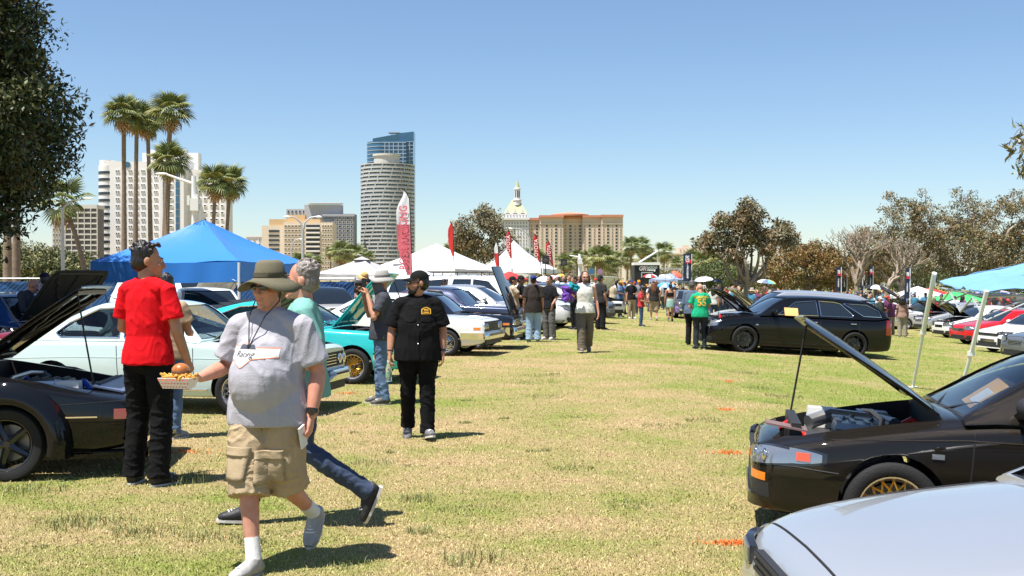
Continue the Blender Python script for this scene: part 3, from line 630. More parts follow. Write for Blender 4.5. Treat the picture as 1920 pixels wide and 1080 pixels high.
FWHERE_ = {0:'left of the tallest pair beside the tan residence',1:'right of the tallest pair beside the tan residence',2:'between the stage and stepped building',3:'left of the tall dark flag',4:'right of the tall dark flag',5:'left of the big gum tree'}
ORD = ['leftmost','second','third','fourth','fifth','sixth','seventh','eighth','ninth','tenth','eleventh','twelfth']; FLAB = {}
for a,c,w_ in ((0,600,'below the tan block'),(600,760,'between tan block and round tower'),(760,960,'behind the white marquee'),(960,1160,'below the tan residence'),(1160,1235,'right of the tan residence'),(1235,1500,'behind the stage and tall dark flag')):
    for k_,i_ in enumerate(sorted([j for j,q in enumerate(FARP) if a <= q[0] < c],key=lambda j: FARP[j][0])): FLAB[i_] = 'small distant fan palm %s, %s from the left'%(w_,ORD[k_].replace('leftmost','first'))
for i,(px,py) in enumerate(FARP):
    d = 230+37*(i%4); h = zat(py+6,d)
    t = thing('fan_palm',FLAB[i],'tree',at(px,d),i*1.3,'distant fan palms below the skyline')
    o = link('trunk',FT,t); o.scale = (.22,.22,h); o = link('crown',FC[i%3],t,loc=(0,0,h)); o.scale = [1.05+.2*(i%3)]*3
# ------------------------------------------------------------ cars (front at +x, left side +y, ground at z=0)
def paint(name, c, metal=0., rough=.3, flake=0.): return mat('paint_'+name, c, rough, metal, coat=.75 if sum(c) < .12 else 1., spec=.0 if sum(c) < .12 else .15, bump=flake, bump_scale=900 if flake else 60)
TYRE = mat('tyre_rubber',(.009,.009,.0095),.8,bump=.4,bump_scale=90); CHROME = mat('chrome',(.8,.8,.8),.07,1.); BLACKP = mat('black_plastic',(.02,.02,.021),.55); DARKV = mat('car_well_dark',(.012,.012,.013),.7)
GLASS = mat('car_glass',(.55,.62,.62),.02,trans=1.,ior=1.12,spec=1.,coat=.6); TINT = mat('car_glass_tinted',(.012,.017,.02),.03,spec=.9,coat=1.)
LAMP = mat('lamp_glass',(.34,.355,.37),.14,.7,coat=1.); HOUS = mat('lamp_housing',(.015,.015,.016),.2,coat=1.); AMBER = mat('amber_lens',(.75,.2,.015),.15,coat=1.); REDL = mat('red_lens',(.35,.01,.012),.12,coat=1.)
ALLOY = mat('alloy_silver',(.62,.62,.63),.25,.9); GOLD = mat('alloy_gold',(.72,.36,.05),.28,.85); BLKRIM = mat('alloy_black',(.02,.02,.022),.25,coat=.6); SEATM = mat('seat_cloth',(.045,.045,.05),.85); SEATB = mat('seat_tan',(.3,.24,.16),.8)
ENG = mat('engine_grey',(.12,.12,.125),.45,.5,noise_amt=.6,noise_scale=18); ENGL = mat('engine_alloy',(.5,.5,.5),.35,.8); REDP = mat('engine_red',(.6,.02,.015),.35); BLUEP = mat('engine_blue',(.02,.08,.4),.35); WHITEP = mat('white_plastic',(.7,.7,.66),.5); COPPERB = mat('strut_bar',(.32,.15,.08),.35,.7)
PAPER = mat('orange_card',(.85,.47,.17),.8); PAPERW = mat('white_card',(.85,.83,.8),.8); PLATE = mat('licence_plate',(.75,.75,.72),.5)
def wheel_meshes(kind, r, w, rim_frac=.68, face=None):
    """tyre + rim parts, axis along y, outer face at +y"""
    key = (kind,r,w)
    if key in WH: return WH[key]
    rr = r*rim_frac; b = MB(); h = w/2
    b.lathe([(rr,-h*.9),(rr+.012,-h),(r*.93,-h*.98),(r*.985,-h*.8),(r,-h*.5),(r,h*.5),(r*.985,h*.8),(r*.93,h*.98),(rr+.012,h),(rr,h*.9)],40,'y',closed=True)
    parts = [('tyre',b.mesh('tyre',TYRE,angle=50,fix=True))]
    lipm = {'mesh_gold':ALLOY,'mesh_silver':ALLOY,'spoke_black':BLKRIM,'five_black':BLKRIM,'spoke_silver':ALLOY,'multi_black':ALLOY}[kind]; spm = {'mesh_gold':GOLD,'mesh_silver':ALLOY,'spoke_black':BLKRIM,'five_black':BLKRIM,'spoke_silver':ALLOY,'multi_black':BLKRIM}[kind]
    b = MB(); lip = .84 if 'mesh' in kind or kind == 'multi_black' else .95
    b.lathe([(rr+.004,h*.98),(rr+.004,h*.86),(rr*.95,h*.8),(rr*lip,h*.35),(rr*lip*.98,-h*.8),(rr,-h*.85),(rr*1.0,h*.7)],40,'y',closed=True); parts.append(('rim',b.mesh('rim',lipm,angle=35,fix=True)))
    b = MB(); y0 = h*.38; R1 = rr*lip
    if 'mesh' in kind:
        n = 16
        for k in range(n):
            for s in (-1,1):
                a0 = 2*PI*k/n; a1 = a0+s*2*PI/n*1.5; am = (a0+a1)/2
                b.tube([(R1*.24*math.cos(a0),y0+.012,R1*.24*math.sin(a0)),(R1*.62*math.cos(am),y0+.02,R1*.62*math.sin(am)),(R1*.99*math.cos(a1),y0-.005,R1*.99*math.sin(a1))],[.0085,.007,.006],5)
        b.lathe([(R1*.0,y0+.035),(R1*.2,y0+.035),(R1*.26,y0+.01),(R1*.26,y0-.02),(0.01,y0-.02)],20,'y')
    else:
        n = {'spoke_black':9,'five_black':5,'spoke_silver':7,'multi_black':12}[kind]; sw = {5:.05,9:.02,7:.032,12:.014}[n]
        for k in range(n):
            a = 2*PI*k/n; c,s = math.cos(a),math.sin(a)
            for o in ((-1,1) if n > 5 else (0,)):
                q = o*sw*.9
                b.tube([(R1*.15*c-s*q*.5,y0+.0,R1*.15*s+c*q*.5),(R1*.6*c-s*q,y0+.015,R1*.6*s+c*q),(R1*1.0*c-s*q*1.5,y0-.01,R1*1.0*s+c*q*1.5)],[sw*.75,sw*.6,sw*.55],6)
        b.lathe([(.005,y0+.02),(R1*.17,y0+.02),(R1*.2,y0-.02),(.005,y0-.02)],16,'y')
    parts.append(('spokes',b.mesh('spokes',spm,angle=50,fix=True)))
    b = MB(); b.lathe([(.01,-h*.3),(rr*.72,-h*.3),(rr*.72,-h*.2),(.01,-h*.2)],24,'y'); parts.append(('brake_disc',b.mesh('brake_disc',mat('brake_steel',(.2,.2,.2),.4,.8),angle=40,fix=True)))
    b = MB(); b.lathe([(.004,y0+.036),(.028,y0+.036),(.03,y0+.02),(.004,y0+.02)],12,'y'); parts.append(('hub_cap',b.mesh('hub_cap',BLACKP if kind=='mesh_gold' else spm,angle=40,fix=True)))
    WH[key] = parts; return parts
WH = {}
def settle(car):
    """tilt a car onto the sloping lawn"""
    p = car.location; nrm = Vector((-(gh(p.x+.5)-gh(p.x-.5)),0,1)).normalized(); q = Vector((0,0,1)).rotation_difference(nrm)
    car.rotation_euler = (q.to_matrix() @ Matrix.Rotation(car.rotation_euler.z,3,'Z')).to_euler()
class Car:
    """lofted car body. S: dict of side-view and plan curves, x measured backwards from the nose"""
    def __init__(s, S): s.__dict__.update(S); s.S = S; s.hw = s.W/2; s.memo = {}
    def w(s, x):
        q = pls(s.plan, x); return q*s.hw
    def section(s, x, n=30):
        key = (round(x,3),n)
        if key not in s.memo: s.memo[key] = s._section(key[0],n)
        return s.memo[key]
    def _section(s, x, n):
        w = s.w(x); zt = pls(s.top, x); zb = pls(s.bot, x); c = s.crown*(1 if x < s.xw or x > s.xr else .3); H = zt-zb; r = s.rnd
        zm = zb+H*.52; sh = s.shoulder
        P = [(0,zt+c),(.45*w,zt+.82*c),(.76*w,zt+.38*c),(w*(1-r*.95),zt-.004-sh*.1),(w*(1-r*.30),zt-H*.055-sh*.25),(w*.985,zt-H*.16-sh*.4),(w,zm+H*.08),(w*.995,zm-H*.12),(w*.975,zb+H*.16),(w*.93,zb+.02),(w*.86,zb),(0,zb)]
        A = crom(P[:11],n-1)+[P[11]]
        return A
    def yat(s, x, z):
        A = s.section(x,40); 
        for a,b in zip(A[8:],A[9:]):
            if a[1] >= z >= b[1] and a[1] != b[1]: return a[0]+(b[0]-a[0])*(a[1]-z)/(a[1]-b[1])
        return A[12][0] if z > A[12][1] else s.w(x)*.9
    def ztop(s, x, y):
        A = s.section(x,40); y = abs(y)
        for a,b in zip(A,A[1:]):
            if a[0] <= y <= b[0] and b[0] > a[0]: return a[1]+(b[1]-a[1])*(y-a[0])/(b[0]-a[0])
        return A[10][1]
    def nose(s, y, z, rear=False):
        y = abs(y); L = s.L; lo,hi = 0,.9
        f = (lambda x: s.yat(L-x,z)) if rear else (lambda x: s.yat(x,z))
        if f(0) >= y: return 0.
        for _ in range(18):
            m = (lo+hi)/2
            if f(m) >= y: hi = m
            else: lo = m
        return hi
    def X(s, x): return s.L*.5-x          # nose distance -> local x
    def body_mesh(s, nx=64, n=30):
        xs = sorted(set([0,.012,.03,.06,.1,.15,.2,.27,.35]+[s.L-q for q in (0,.012,.03,.06,.1,.15,.2,.27,.35)]+list(np.linspace(.45,s.L-.45,nx-18))))
        b = MB(); N = 2*n-2; vs = []
        for x in xs:
            A = s.section(x,n); ring = [(s.X(x),y,z) for y,z in A]+[(s.X(x),-y,z) for y,z in A[-2:0:-1]]; vs += ring
        fs = [(i*N+k,i*N+(k+1)%N,(i+1)*N+(k+1)%N,(i+1)*N+k) for i in range(len(xs)-1) for k in range(N)]
        fs += [tuple(range(N)),tuple((len(xs)-1)*N+k for k in range(N))[::-1]]
        b.add(vs,fs); return b
    # greenhouse
    def cab(s, x):
        """profile height and half-widths (roof edge, belt) at x"""
        zr = pls(s.roof, x); zb = pls(s.top, x)-.012
        t = max(0,min(1,(zr-zb)/(s.zroof-zb+1e-6))); wb = s.w(x)*.955; wr = lerp(wb*.97, s.roofw*s.hw, t**.8)
        return zr, zb, wr, wb
    def cab_section(s, x, off=0., n_top=9, n_side=7):
        zr,zb,wr,wb = s.cab(x); zr -= off; wr -= off; wb -= off; h = max(zr-zb,.004); e = min(.05,h*.3); P = []
        for i in range(n_top): q = i/(n_top-1); P.append((wr*q*.93, zr+s.roofcrown*(1-q*q)*min(1,h/.2)))
        P.append((wr*.985,zr-e*.35))
        for j in range(n_side):
            q = j/(n_side-1); z = zr-e-(h-e)*q; P.append((lerp(wr*1.003,wb,q**.9)+.012*math.sin(PI*q), z))
        return P
    def cab_side_y(s, x, z):
        zr,zb,wr,wb = s.cab(x); h = max(zr-zb,.004); e = min(.05,h*.3); q = max(0,min(1,(zr-e-z)/(h-e))); return lerp(wr*1.003,wb,q**.9)+.012*math.sin(PI*q)
    def cab_xs(s, n=34):
        a,b = s.roof[0][0],s.roof[-1][0]; return [a+(b-a)*(.5-.5*math.cos(PI*i/(n-1)))*.5+(b-a)*i/(n-1)*.5 for i in range(n)]
    def cab_shell(s):
        xs = s.cab_xs(); G = []; I = []
        for x in xs:
            for off,T in ((0,G),(.035,I)):
                P = s.cab_section(x,off); T.append([(s.X(x)+(0 if off == 0 else 0),y,z) for y,z in P[::-1]]+[(s.X(x),-y,z) for y,z in P[1:]])
        # pull the inner sheet in at the ends
        b = MB(); nu,nv = len(G),len(G[0]); o = nu*nv
        b.v = [p for r in G for p in r]+[p for r in I for p in r]
        F = []
        for i in range(nu-1):
            for j in range(nv-1):
                q = (i*nv+j,i*nv+j+1,(i+1)*nv+j+1,(i+1)*nv+j); F.append(q); F.append(tuple(k+o for k in q[::-1]))
        for i in range(nu-1):
            F.append((i*nv,(i+1)*nv,(i+1)*nv+o,i*nv+o)); k = nv-1; F.append((i*nv+k,i*nv+k+o,(i+1)*nv+k+o,(i+1)*nv+k))
        for j in range(nv-1):
            F.append((j,j+o,j+1+o,j+1)); k = (nu-1)*nv; F.append((k+j,k+j+1,k+j+1+o,k+j+o))
        b.f = F; b.mi = [0]*len(F); return b
    def side_patch(s, x0, x1, z0, z1, off=.004, th=.02, side=1, nx=8, nz=4, cab=False, taper=0.):
        fy = s.cab_side_y if cab else s.yat
        zz = lambda i,j: lerp(z0,z1,.5+(j/nz-.5)*(1-taper*(i/nx)**2))
        G = [[(s.X(lerp(x0,x1,i/nx)), side*(fy(lerp(x0,x1,i/nx),zz(i,j))+off), zz(i,j)) for j in range(nz+1)] for i in range(nx+1)]
        b = MB(); b.slab(G if side > 0 else G[::-1], th); return b
    def end_patch(s, y0, y1, z0, z1, off=.006, th=.03, rear=False, ny=12, nz=3, slant=0., mirror=False, taper=0.):
        b = MB()
        for sg in ((1,-1) if mirror else (1,)):
            G = []
            for i in range(ny+1):
                y = lerp(y0,y1,i/ny); row = []
                for j in range(nz+1):
                    q = (z1-z0)/2*(1-taper*abs(2*i/ny-1)**3); z = (z0+z1)/2+q*(2*j/nz-1)+slant*(y-y0); x = s.nose(y,z,rear); X = s.X(x)+off if not rear else s.X(s.L-x)-off; row.append((X,sg*y,z))
                G.append(row)
            # outward thickness
            flip = (sg > 0) == (not rear)
            b.slab(G if flip else G[::-1], th if True else -th)
        return b
    def top_patch(s, x0, x1, y0, y1, off=.003, th=.015, nx=14, ny=10, fy=None):
        G = []
        for i in range(nx+1):
            x = lerp(x0,x1,i/nx); k = 1 if fy is None else fy(x); G.append([(s.X(x),lerp(y0,y1,j/ny)*k,s.ztop(x,lerp(y0,y1,j/ny)*k)+off) for j in range(ny+1)])
        b = MB(); b.slab(G[::-1],th); return b
def side_line(c, pts, off, rad, side, cab=True, n=4):
    """thin bead that follows the car's side through (x,z) points"""
    Q = []
    for (x0,z0),(x1,z1) in zip(pts,pts[1:]):
        for k in range(n): t = k/n; x,z = lerp(x0,x1,t),lerp(z0,z1,t); Q.append((x,z))
    Q.append(pts[-1]); b = MB()
    b.tube([(c.X(x),side*((c.cab_side_y if cab else c.yat)(x,z)+off),z) for x,z in Q],rad,5); return b
def make_car(name, label, S, pm, loc, rz, rims='spoke_silver', group=None, detail=2, hood='closed', hood_m=None, hood_ang=40, trim=CHROME, glass=None, deco=None, seatm=SEATM, tail_m=REDL, rad=None, rimf=None, driver=None):
    c = Car(S); car = thing(name,label,'car',loc,rz,group); settle(car); glass = glass or (GLASS if detail >= 2 else TINT)
    nx = {2:66,1:44,0:30}[detail]; nn = {2:32,1:24,0:18}[detail]
    r = rad or S.get('r',.3); tw = S.get('tw',.2); fa,ra = S['fa'],S['ra']; tr = S.get('track',S['W']/2-.10)
    body = c.body_mesh(nx,nn).build('body',pm,car,angle=42)
    # wells, cabin and engine bay are cut out of the body
    cut = MB(); ar = r+S.get('gap',.045)
    for xa in (fa,ra):
        for sg in (-1,1):
            P = [(ar*math.cos(2*PI*k/28),ar*math.sin(2*PI*k/28)) for k in range(28)]
            cut.prism([(c.X(xa)+u,r+.01+v) for u,v in P],'y',*sorted((sg*(c.hw-.34),sg*(c.hw+.2))))
    boolean(body,cut); cut = MB()
    if detail >= 1:
        a,b_ = S['xw']+.28,S['xr']-.25
        cut.prism([(c.X(a),-c.hw*.80),(c.X(b_),-c.hw*.80),(c.X(b_),c.hw*.80),(c.X(a),c.hw*.80)],'z',.34,1.6)
    if hood in ('open','front'):
        hx0,hx1 = S.get('hx0',.12),S['xw']-.10; hy = S.get('hy',.78)*c.hw
        k0 = .93 if S.get('round') else .98
        cut.prism([(c.X(hx0),-hy*.80),(c.X(hx0+.12),-hy*.93),(c.X(hx1),-hy),(c.X(hx1),hy),(c.X(hx0+.12),hy*.93),(c.X(hx0),hy*.80)],'z',S.get('bayz',.42),1.6)
    if cut.f: boolean(body,cut)
    body.data.set_sharp_from_angle(angle=R(42))
    if detail == 2 and S.get('doors'):
        for sg in (1,-1):
            for (x0,x1,z0) in S['doors']:
                z1 = pls(S['top'],(x0+x1)/2)-.02; pts = [(x0+.02,z1),(x0,z0+.2)]+[(x0+.1-.1*math.cos(q),z0+.1-.1*math.sin(q)) for q in np.linspace(0,PI/2,6)]+[(x1-.1+.1*math.sin(q),z0+.1-.1*math.cos(q)) for q in np.linspace(0,PI/2,6)]+[(x1+.01,z0+.3),(x1+.03,z1)]
                side_line(c,pts,-.003,.0065,sg,False,5).build('door_gap',DARKV,car)
                hxh = x1-.22 if not S.get('handle_front') else x0+.2
                hz = z1-.10; side_line(c,[(hxh,hz),(hxh+.15,hz)],.018,.014,sg,False,3).build('door_handle',trim,car)
    elif S.get('doors') and detail == 1:
        for sg in (1,-1):
            for (x0,x1,z0) in S['doors']: side_line(c,[(x0,pls(S['top'],x0)-.03),(x0,z0),(x1,z0),(x1,pls(S['top'],x1)-.03)],-.003,.007,sg,False,3).build('door_gap',DARKV,car)
    # cabin
    shell = c.cab_shell().build('roof',S.get('roofm') or pm,car,angle=40)
    cut = MB(); zr = S['zroof']
    def sidepoly(p): return [(c.X(x),z) for x,z in p]
    for p in S['win']: cut.prism(sidepoly(p),'y',-1.3,1.3)
    boolean(shell,cut); cut = MB()
    xa,xb = S['roof'][0][0],S['rf'][0]; zb0 = pls(S['top'],S['xw']); wz = zb0+.035
    cut.prism([(-c.hw*.82,wz),(c.hw*.82,wz),(c.hw*(S['roofw']-.09),zr-.045),(-c.hw*(S['roofw']-.09),zr-.045)],'x',c.X(xb+.02),c.X(xa-.3))
    zb1 = pls(S['top'],S['xr']); wz1 = max(zb1+.05,S.get('rwz',0)); xc,xd = S['rf'][1],S['roof'][-1][0]
    cut.prism([(-c.hw*.78,wz1),(c.hw*.78,wz1),(c.hw*(S['roofw']-.1),zr-.055),(-c.hw*(S['roofw']-.1),zr-.055)],'x',c.X(xd+.3),c.X(xc-.02))
    boolean(shell,cut); shell.data.set_sharp_from_angle(angle=R(40))
    # glass panes: pieces of the sheet just inside the shell
    xs = c.cab_xs(26); rows = []
    for x in xs: rows.append([(c.X(x),y,z) for y,z in c.cab_section(x,.014)])
    def pane(nm, sel, both):
        b = MB()
        for sg in ((1,-1) if both else (1,)):
            idx = {}; vs = []; fs = []
            def V(i,j,s_):
                if (i,j,s_) not in idx: p = rows[i][j]; idx[(i,j,s_)] = len(vs); vs.append((p[0],s_*p[1],p[2]))
                return idx[(i,j,s_)]
            for i in range(len(xs)-1):
                for j in range(len(rows[0])-1):
                    if sel(xs[i],xs[i+1],j):
                        fs.append((V(i,j,sg),V(i+1,j,sg),V(i+1,j+1,sg),V(i,j+1,sg)))
                        if not both: fs.append((V(i,j,-1),V(i,j+1,-1),V(i+1,j+1,-1),V(i+1,j,-1)))
            if fs: b.add(vs,fs)
        return b.build(nm,glass,car,angle=50) if b.f else None
    pane('windscreen',lambda a,b,j: b <= S['rf'][0]+.12 and j < 10,False); pane('rear_window',lambda a,b,j: a >= S['rf'][1]-.12 and j < 10,False)
    for sg in (1,-1):
        b = MB(); G = []
        for x in np.linspace(min(q[0] for p in S['win'] for q in p)-.06,max(q[0] for p in S['win'] for q in p)+.06,14):
            zt_,zb_,_,_ = c.cab(x); G.append([(c.X(x),sg*(c.cab_side_y(x,lerp(zb_,zt_-.03,j/5))-.016),lerp(zb_,max(zb_+.01,zt_-.03),j/5)) for j in range(6)])
        b.grid(G); b.build('side_window',glass,car,fix=False)
    if detail >= 1:
        for sg in (1,-1):
            for p in S['win']: side_line(c,list(p)+[p[0]],.002,.009,sg).build('window_trim',trim,car)
    # wheels
    zc = r-.005
    for xa in (fa,ra):
        for sg in (1,-1):
            wt = bpy.data.objects.new('wheel',None); COL.objects.link(wt); wt.parent = car; wt.location = (c.X(xa),sg*tr,zc); wt.rotation_euler = (0,0,0 if sg > 0 else PI)
            for nm,me in wheel_meshes(rims,r,tw,rimf or S.get('rimf',.68)): link(nm,me,wt).rotation_euler = (0,random.random()*6 if nm != 'tyre' else 0,0)
    # interior
    if detail >= 1:
        zf = .36; b = MB(); xseat = S['xw']+.95; belt = zb0
        for sg in (-1,1):
            b = MB(); rot = Matrix.Rotation(R(-14),3,'Y'); X = c.X(xseat)
            b.box((X+.1,sg*.37,zf+.1),(.5,.48,.16)); b.box((X-.22,sg*.37,zf+.42),(.13,.46,.62),rot,taper=.85); b.box((X-.33,sg*.37,zf+.80),(.09,.24,.17),rot); b.build('seat',seatm,car,angle=30)
        b = MB(); X = c.X(min(xseat+1.0,S['xr']-.25)); b.box((X,0,zf+.1),(.45,1.15,.16)); b.box((X-.25,0,zf+.38),(.12,1.15,.5),Matrix.Rotation(R(-16),3,'Y')); b.build('rear_seat',seatm,car,smooth=False)
        b = MB(); X = c.X(S['xw']+.42); b.box((X,0,belt-.12),(.42,c.hw*1.56,.2),Matrix.Rotation(R(6),3,'Y')); b.build('dashboard',BLACKP,car,smooth=False)
        b = MB(); dsg = driver or 1; ce = Vector((X-.36,dsg*.36,belt+.0)); b.lathe([(.175,-.012),(.19,0),(.175,.012),(.165,0)],24,'x',c=(0,0,0),closed=True); b.box((0,0,0),(.02,.33,.03)); 
        rot = Matrix.Rotation(R(-22),3,'Y'); b.v = [tuple(rot @ Vector(v)+ce) for v in b.v]; b.build('steering_wheel',BLACKP,car)
        for sg in (1,-1):
            b = MB(); xm = S['xw']+S.get('mx',.32); zz = pls(S['top'],xm)+.07; yy = c.cab_side_y(xm,zz)
            b.ball((c.X(xm),sg*(yy+.13),zz+.02),(.065,.10,.065),12,8); b.tube([(c.X(xm)+.02,sg*(yy-.02),zz-.05),(c.X(xm)+.01,sg*(yy+.09),zz)],[.035,.028],6)
            o = b.build('mirror',S.get('mirm') or pm,car); b = MB(); b.ball((c.X(xm)-.055,sg*(yy+.13),zz+.02),(.015,.085,.052),12,8); b.build('mirror_glass',CHROME,o)
            if detail == 2:
                b = MB(); x0 = S['xw']; b.tube([(c.X(x0-.02),sg*.12,zb0+.015),(c.X(x0+.12),sg*.42,zb0+.075+.02),(c.X(x0+.16),sg*.62,zb0+.1)],[.012,.008,.006],6); b.build('wiper',BLACKP,car)
    # bonnet
    hx0,hx1 = S.get('hx0',.12),S['xw']-.10; hy = S.get('hy',.78)*c.hw
    hm = hood_m or pm
    G = []; fy = lambda x: 1-.14*max(0,1-(x-hx0)/.25)**2
    for i in range(15):
        x = lerp(hx0,hx1,i/14); G.append([(c.X(x),lerp(-hy,hy,j/12)*fy(x),c.ztop(x,lerp(-hy,hy,j/12)*fy(x))+.004) for j in range(13)])
    if hood == 'front':
        hb = bpy.data.objects.new('bonnet',None); COL.objects.link(hb); hb.parent = car; hz = c.ztop(hx0,0); hb.location = (c.X(hx0)+.03,0,hz+.03); hb.rotation_euler = (0,R(hood_ang),0); sh = Vector((c.X(hx0),0,hz))
        G2 = [[Vector(p)-sh for p in row] for row in G]; b = MB(); b.slab(G2[::-1],.03); b.build('bonnet_skin',hm,hb,angle=50); engine(c,S,car,hx0,hx1,hy,detail)
    elif hood == 'open':
        hb = thing_part = bpy.data.objects.new('bonnet',None); COL.objects.link(hb); hb.parent = car
        hz = c.ztop(hx1,0); hb.location = (c.X(hx1),0,hz+.02); hb.rotation_euler = (0,-R(hood_ang),0)
        sh = Vector((c.X(hx1),0,hz)); G2 = [[Vector(p)-sh for p in row] for row in G]
        b = MB(); b.slab(G2[::-1],.012); b.build('bonnet_skin',hm,hb,angle=50)
        b = MB(); und = S.get('undm') or hm                     # stiffening frame under the skin
        def at_(i,j): return G2[i][j]-Vector((0,0,.022))
        path = lambda ij: [at_(i,j) for i,j in ij]
        for ij in ([(i,1) for i in range(1,14)],[(i,11) for i in range(1,14)],[(1,j) for j in range(1,12)],[(13,j) for j in range(1,12)],[(i,6) for i in range(1,14)],[(2+i,2+i//2) for i in range(0,9)],[(2+i,10-i//2) for i in range(0,9)]): b.tube(path(ij),.028,6,flat=.5)
        b.build('bonnet_frame',und,hb,angle=60)
        tip = hb.rotation_euler.to_matrix() @ (G2[1][2 if S.get('prop_side',1) < 0 else 10])+hb.location
        b = MB(); b.tube([(c.X(hx0+.1),S.get('prop_side',1)*hy*.72,c.ztop(hx0+.1,hy*.7)-.05),tip],.008,6); b.build('prop_rod',BLACKP,car)
        engine(c,S,car,hx0,hx1,hy,detail)
    elif detail >= 1:
        b = MB(); e = [p for p in [r_[0] for r_ in G[::-1]]]+[p for p in G[0]]+[r_[-1] for r_ in G]
        b.tube([(p[0],p[1],p[2]-.004) for p in e],.005,5); b.build('bonnet_gap',DARKV,car)
    if deco: deco(c,S,car,pm,trim)
    return car, c
def engine(c, S, car, hx0, hx1, hy, detail):
    z0 = S.get('bayz',.42); zt = c.ztop((hx0+hx1)/2,0); L = hx1-hx0; xm = (hx0+hx1)/2; g = random.Random(int(L*1000))
    b = MB(); b.box((c.X(xm),0,z0+.1),(L*.6,hy*1.1,.22)); b.box((c.X(xm+.05),.08,zt-.17),(L*.34,.34,.14)); b.build('engine_block',ENG,car,angle=30)
    b = MB(); b.box((c.X(xm+.05),.08,zt-.085),(L*.36,.26,.05),taper=.9)
    for k in range(4): b.box((c.X(xm+.05+(k-1.5)*.09),.08,zt-.055),(.03,.2,.02))
    b.build('cam_cover',S.get('camm') or ENG,car,angle=30)
    b = MB(); b.box((c.X(hx0+.10),0,zt-.16),(.06,hy*1.3,.2)); b.build('radiator',BLACKP,car,smooth=False)
    b = MB(); b.tube([(c.X(xm-.25),-.25,zt-.12),(c.X(xm-.1),-.36,zt-.07),(c.X(xm+.2),-.33,zt-.08),(c.X(xm+.3),-.1,zt-.08)],.05,10); b.build('intake_pipe',S.get('pipem') or ENGL,car)
    b = MB(); b.box((c.X(hx1-.28),-hy*.72,zt-.13),(.24,.18,.17)); b.build('battery',BLACKP,car,smooth=False)
    b = MB(); b.box((c.X(hx1-.28),-hy*.72,zt-.035),(.2,.14,.015)); b.build('battery_clamp',ENGL,car,smooth=False)
    b = MB(); b.box((c.X(hx0+.32),hy*.72*-1,zt-.13),(.22,.16,.2),taper=.85); b.build('coolant_tank',WHITEP,car,smooth=False)
    b = MB(); b.lathe([(.05,-.1),(.05,.0),(.035,.02),(.035,.03),(.005,.03)],12,c=(c.X(hx1-.2),hy*.6,zt-.08)); b.build('brake_reservoir',WHITEP,car)
    for nm,m,k in (('hose',BLACKP,4),('pipe',ENGL,4),('fitting',S.get('fitm') or REDP,4)):
        for _ in range(k):
            b = MB(); x = hx0+.14+g.random()*(L-.3); y = (g.random()*2-1)*hy*.7; l = .1+g.random()*.22; a = g.random()*6; z = zt-.12+g.random()*.06
            b.tube([(c.X(x),y,z-.08),(c.X(x)+math.cos(a)*l*.5,y+math.sin(a)*l*.5,z+.02),(c.X(x)+math.cos(a)*l,y+math.sin(a)*l,z-.05)],.018 if nm != 'fitting' else .026,7); b.build(nm,m,car)
    for sg in (1,-1):
        b = MB(); b.lathe([(.075,-.12),(.075,0),(.05,.02),(.03,.03),(.03,.045),(.005,.045)],16,c=(c.X(hx1-.34),sg*hy*.80,c.ztop(hx1-.34,hy*.8)-.10)); b.build('strut_top',ENG,car,angle=40)
    b = MB(); b.tube([(c.X(hx1-.34),-hy*.8,zt-.04),(c.X(hx1-.3),-hy*.4,zt-.015),(c.X(hx1-.3),hy*.4,zt-.015),(c.X(hx1-.34),hy*.8,zt-.04)],.018,8); b.build('strut_bar',S.get('barm') or COPPERB,car)
# ---- body shapes
def box_car(L, W, belt, hoodz, deckz, zroof, xw, xr, x_rf, x_rb, fa, ra, win, **k):
    """square-cut older car: nose, bonnet, cabin between xw and xr, boot"""
    S = dict(L=L,W=W,fa=fa,ra=ra,xw=xw,xr=xr,rf=(x_rf,x_rb),zroof=zroof,crown=.025,rnd=.10,shoulder=0.,roofw=.70,roofcrown=.035,win=win,
      top=[(0,hoodz-.09),(.05,hoodz-.05),(.3,hoodz-.01),(xw,belt-.02),(xw+.25,belt),(xr-.3,belt),(xr,belt-.015),(L-.25,deckz),(L-.04,deckz-.03),(L,deckz-.07)],
      bot=[(0,.30),(.12,.25),(.5,.21),(L-.6,.21),(L-.1,.28),(L,.33)],
      plan=[(0,.90),(.06,.94),(.35,.975),(1.2,1.),(L-1.3,1.),(L-.3,.965),(L-.05,.93),(L,.90)],
      roof=[(xw,belt),(x_rf-.14,zroof-.07),(x_rf,zroof-.025),((x_rf+x_rb)/2,zroof),(x_rb,zroof-.025),(x_rb+.15,zroof-.07),(xr,belt)])
    S.update(k); return S
def sedan_shape(L, W, belt, zroof, xw, x_rf, x_rb, xr, fa, ra, win, nosez=.62, deckz=.95, **k):
    """rounded modern car"""
    S = dict(L=L,W=W,fa=fa,ra=ra,xw=xw,xr=xr,rf=(x_rf,x_rb),zroof=zroof,crown=.045,rnd=.17,shoulder=.02,roofw=.68,roofcrown=.05,win=win,round=True,
      top=[(0,nosez-.12),(.04,nosez-.03),(.16,nosez+.04),(.5,nosez+.12),(xw,belt-.02),(xw+.3,belt),(xr-.3,belt+.03),(xr,deckz),(L-.2,deckz-.02),(L-.03,deckz-.07),(L,deckz-.16)],
      bot=[(0,.24),(.1,.18),(.5,.17),(L-.6,.18),(L-.12,.22),(L,.3)],
      plan=[(0,.62),(.05,.76),(.16,.87),(.4,.955),(1.1,1.),(L-1.2,1.),(L-.35,.94),(L-.08,.84),(L,.7)],
      roof=[(xw,belt),(x_rf-.2,zroof-.09),(x_rf,zroof-.03),((x_rf+x_rb)/2,zroof),(x_rb,zroof-.03),(x_rb+.2,zroof-.09),(xr,deckz)])
    S.update(k); return S
def P(*a): return list(a)
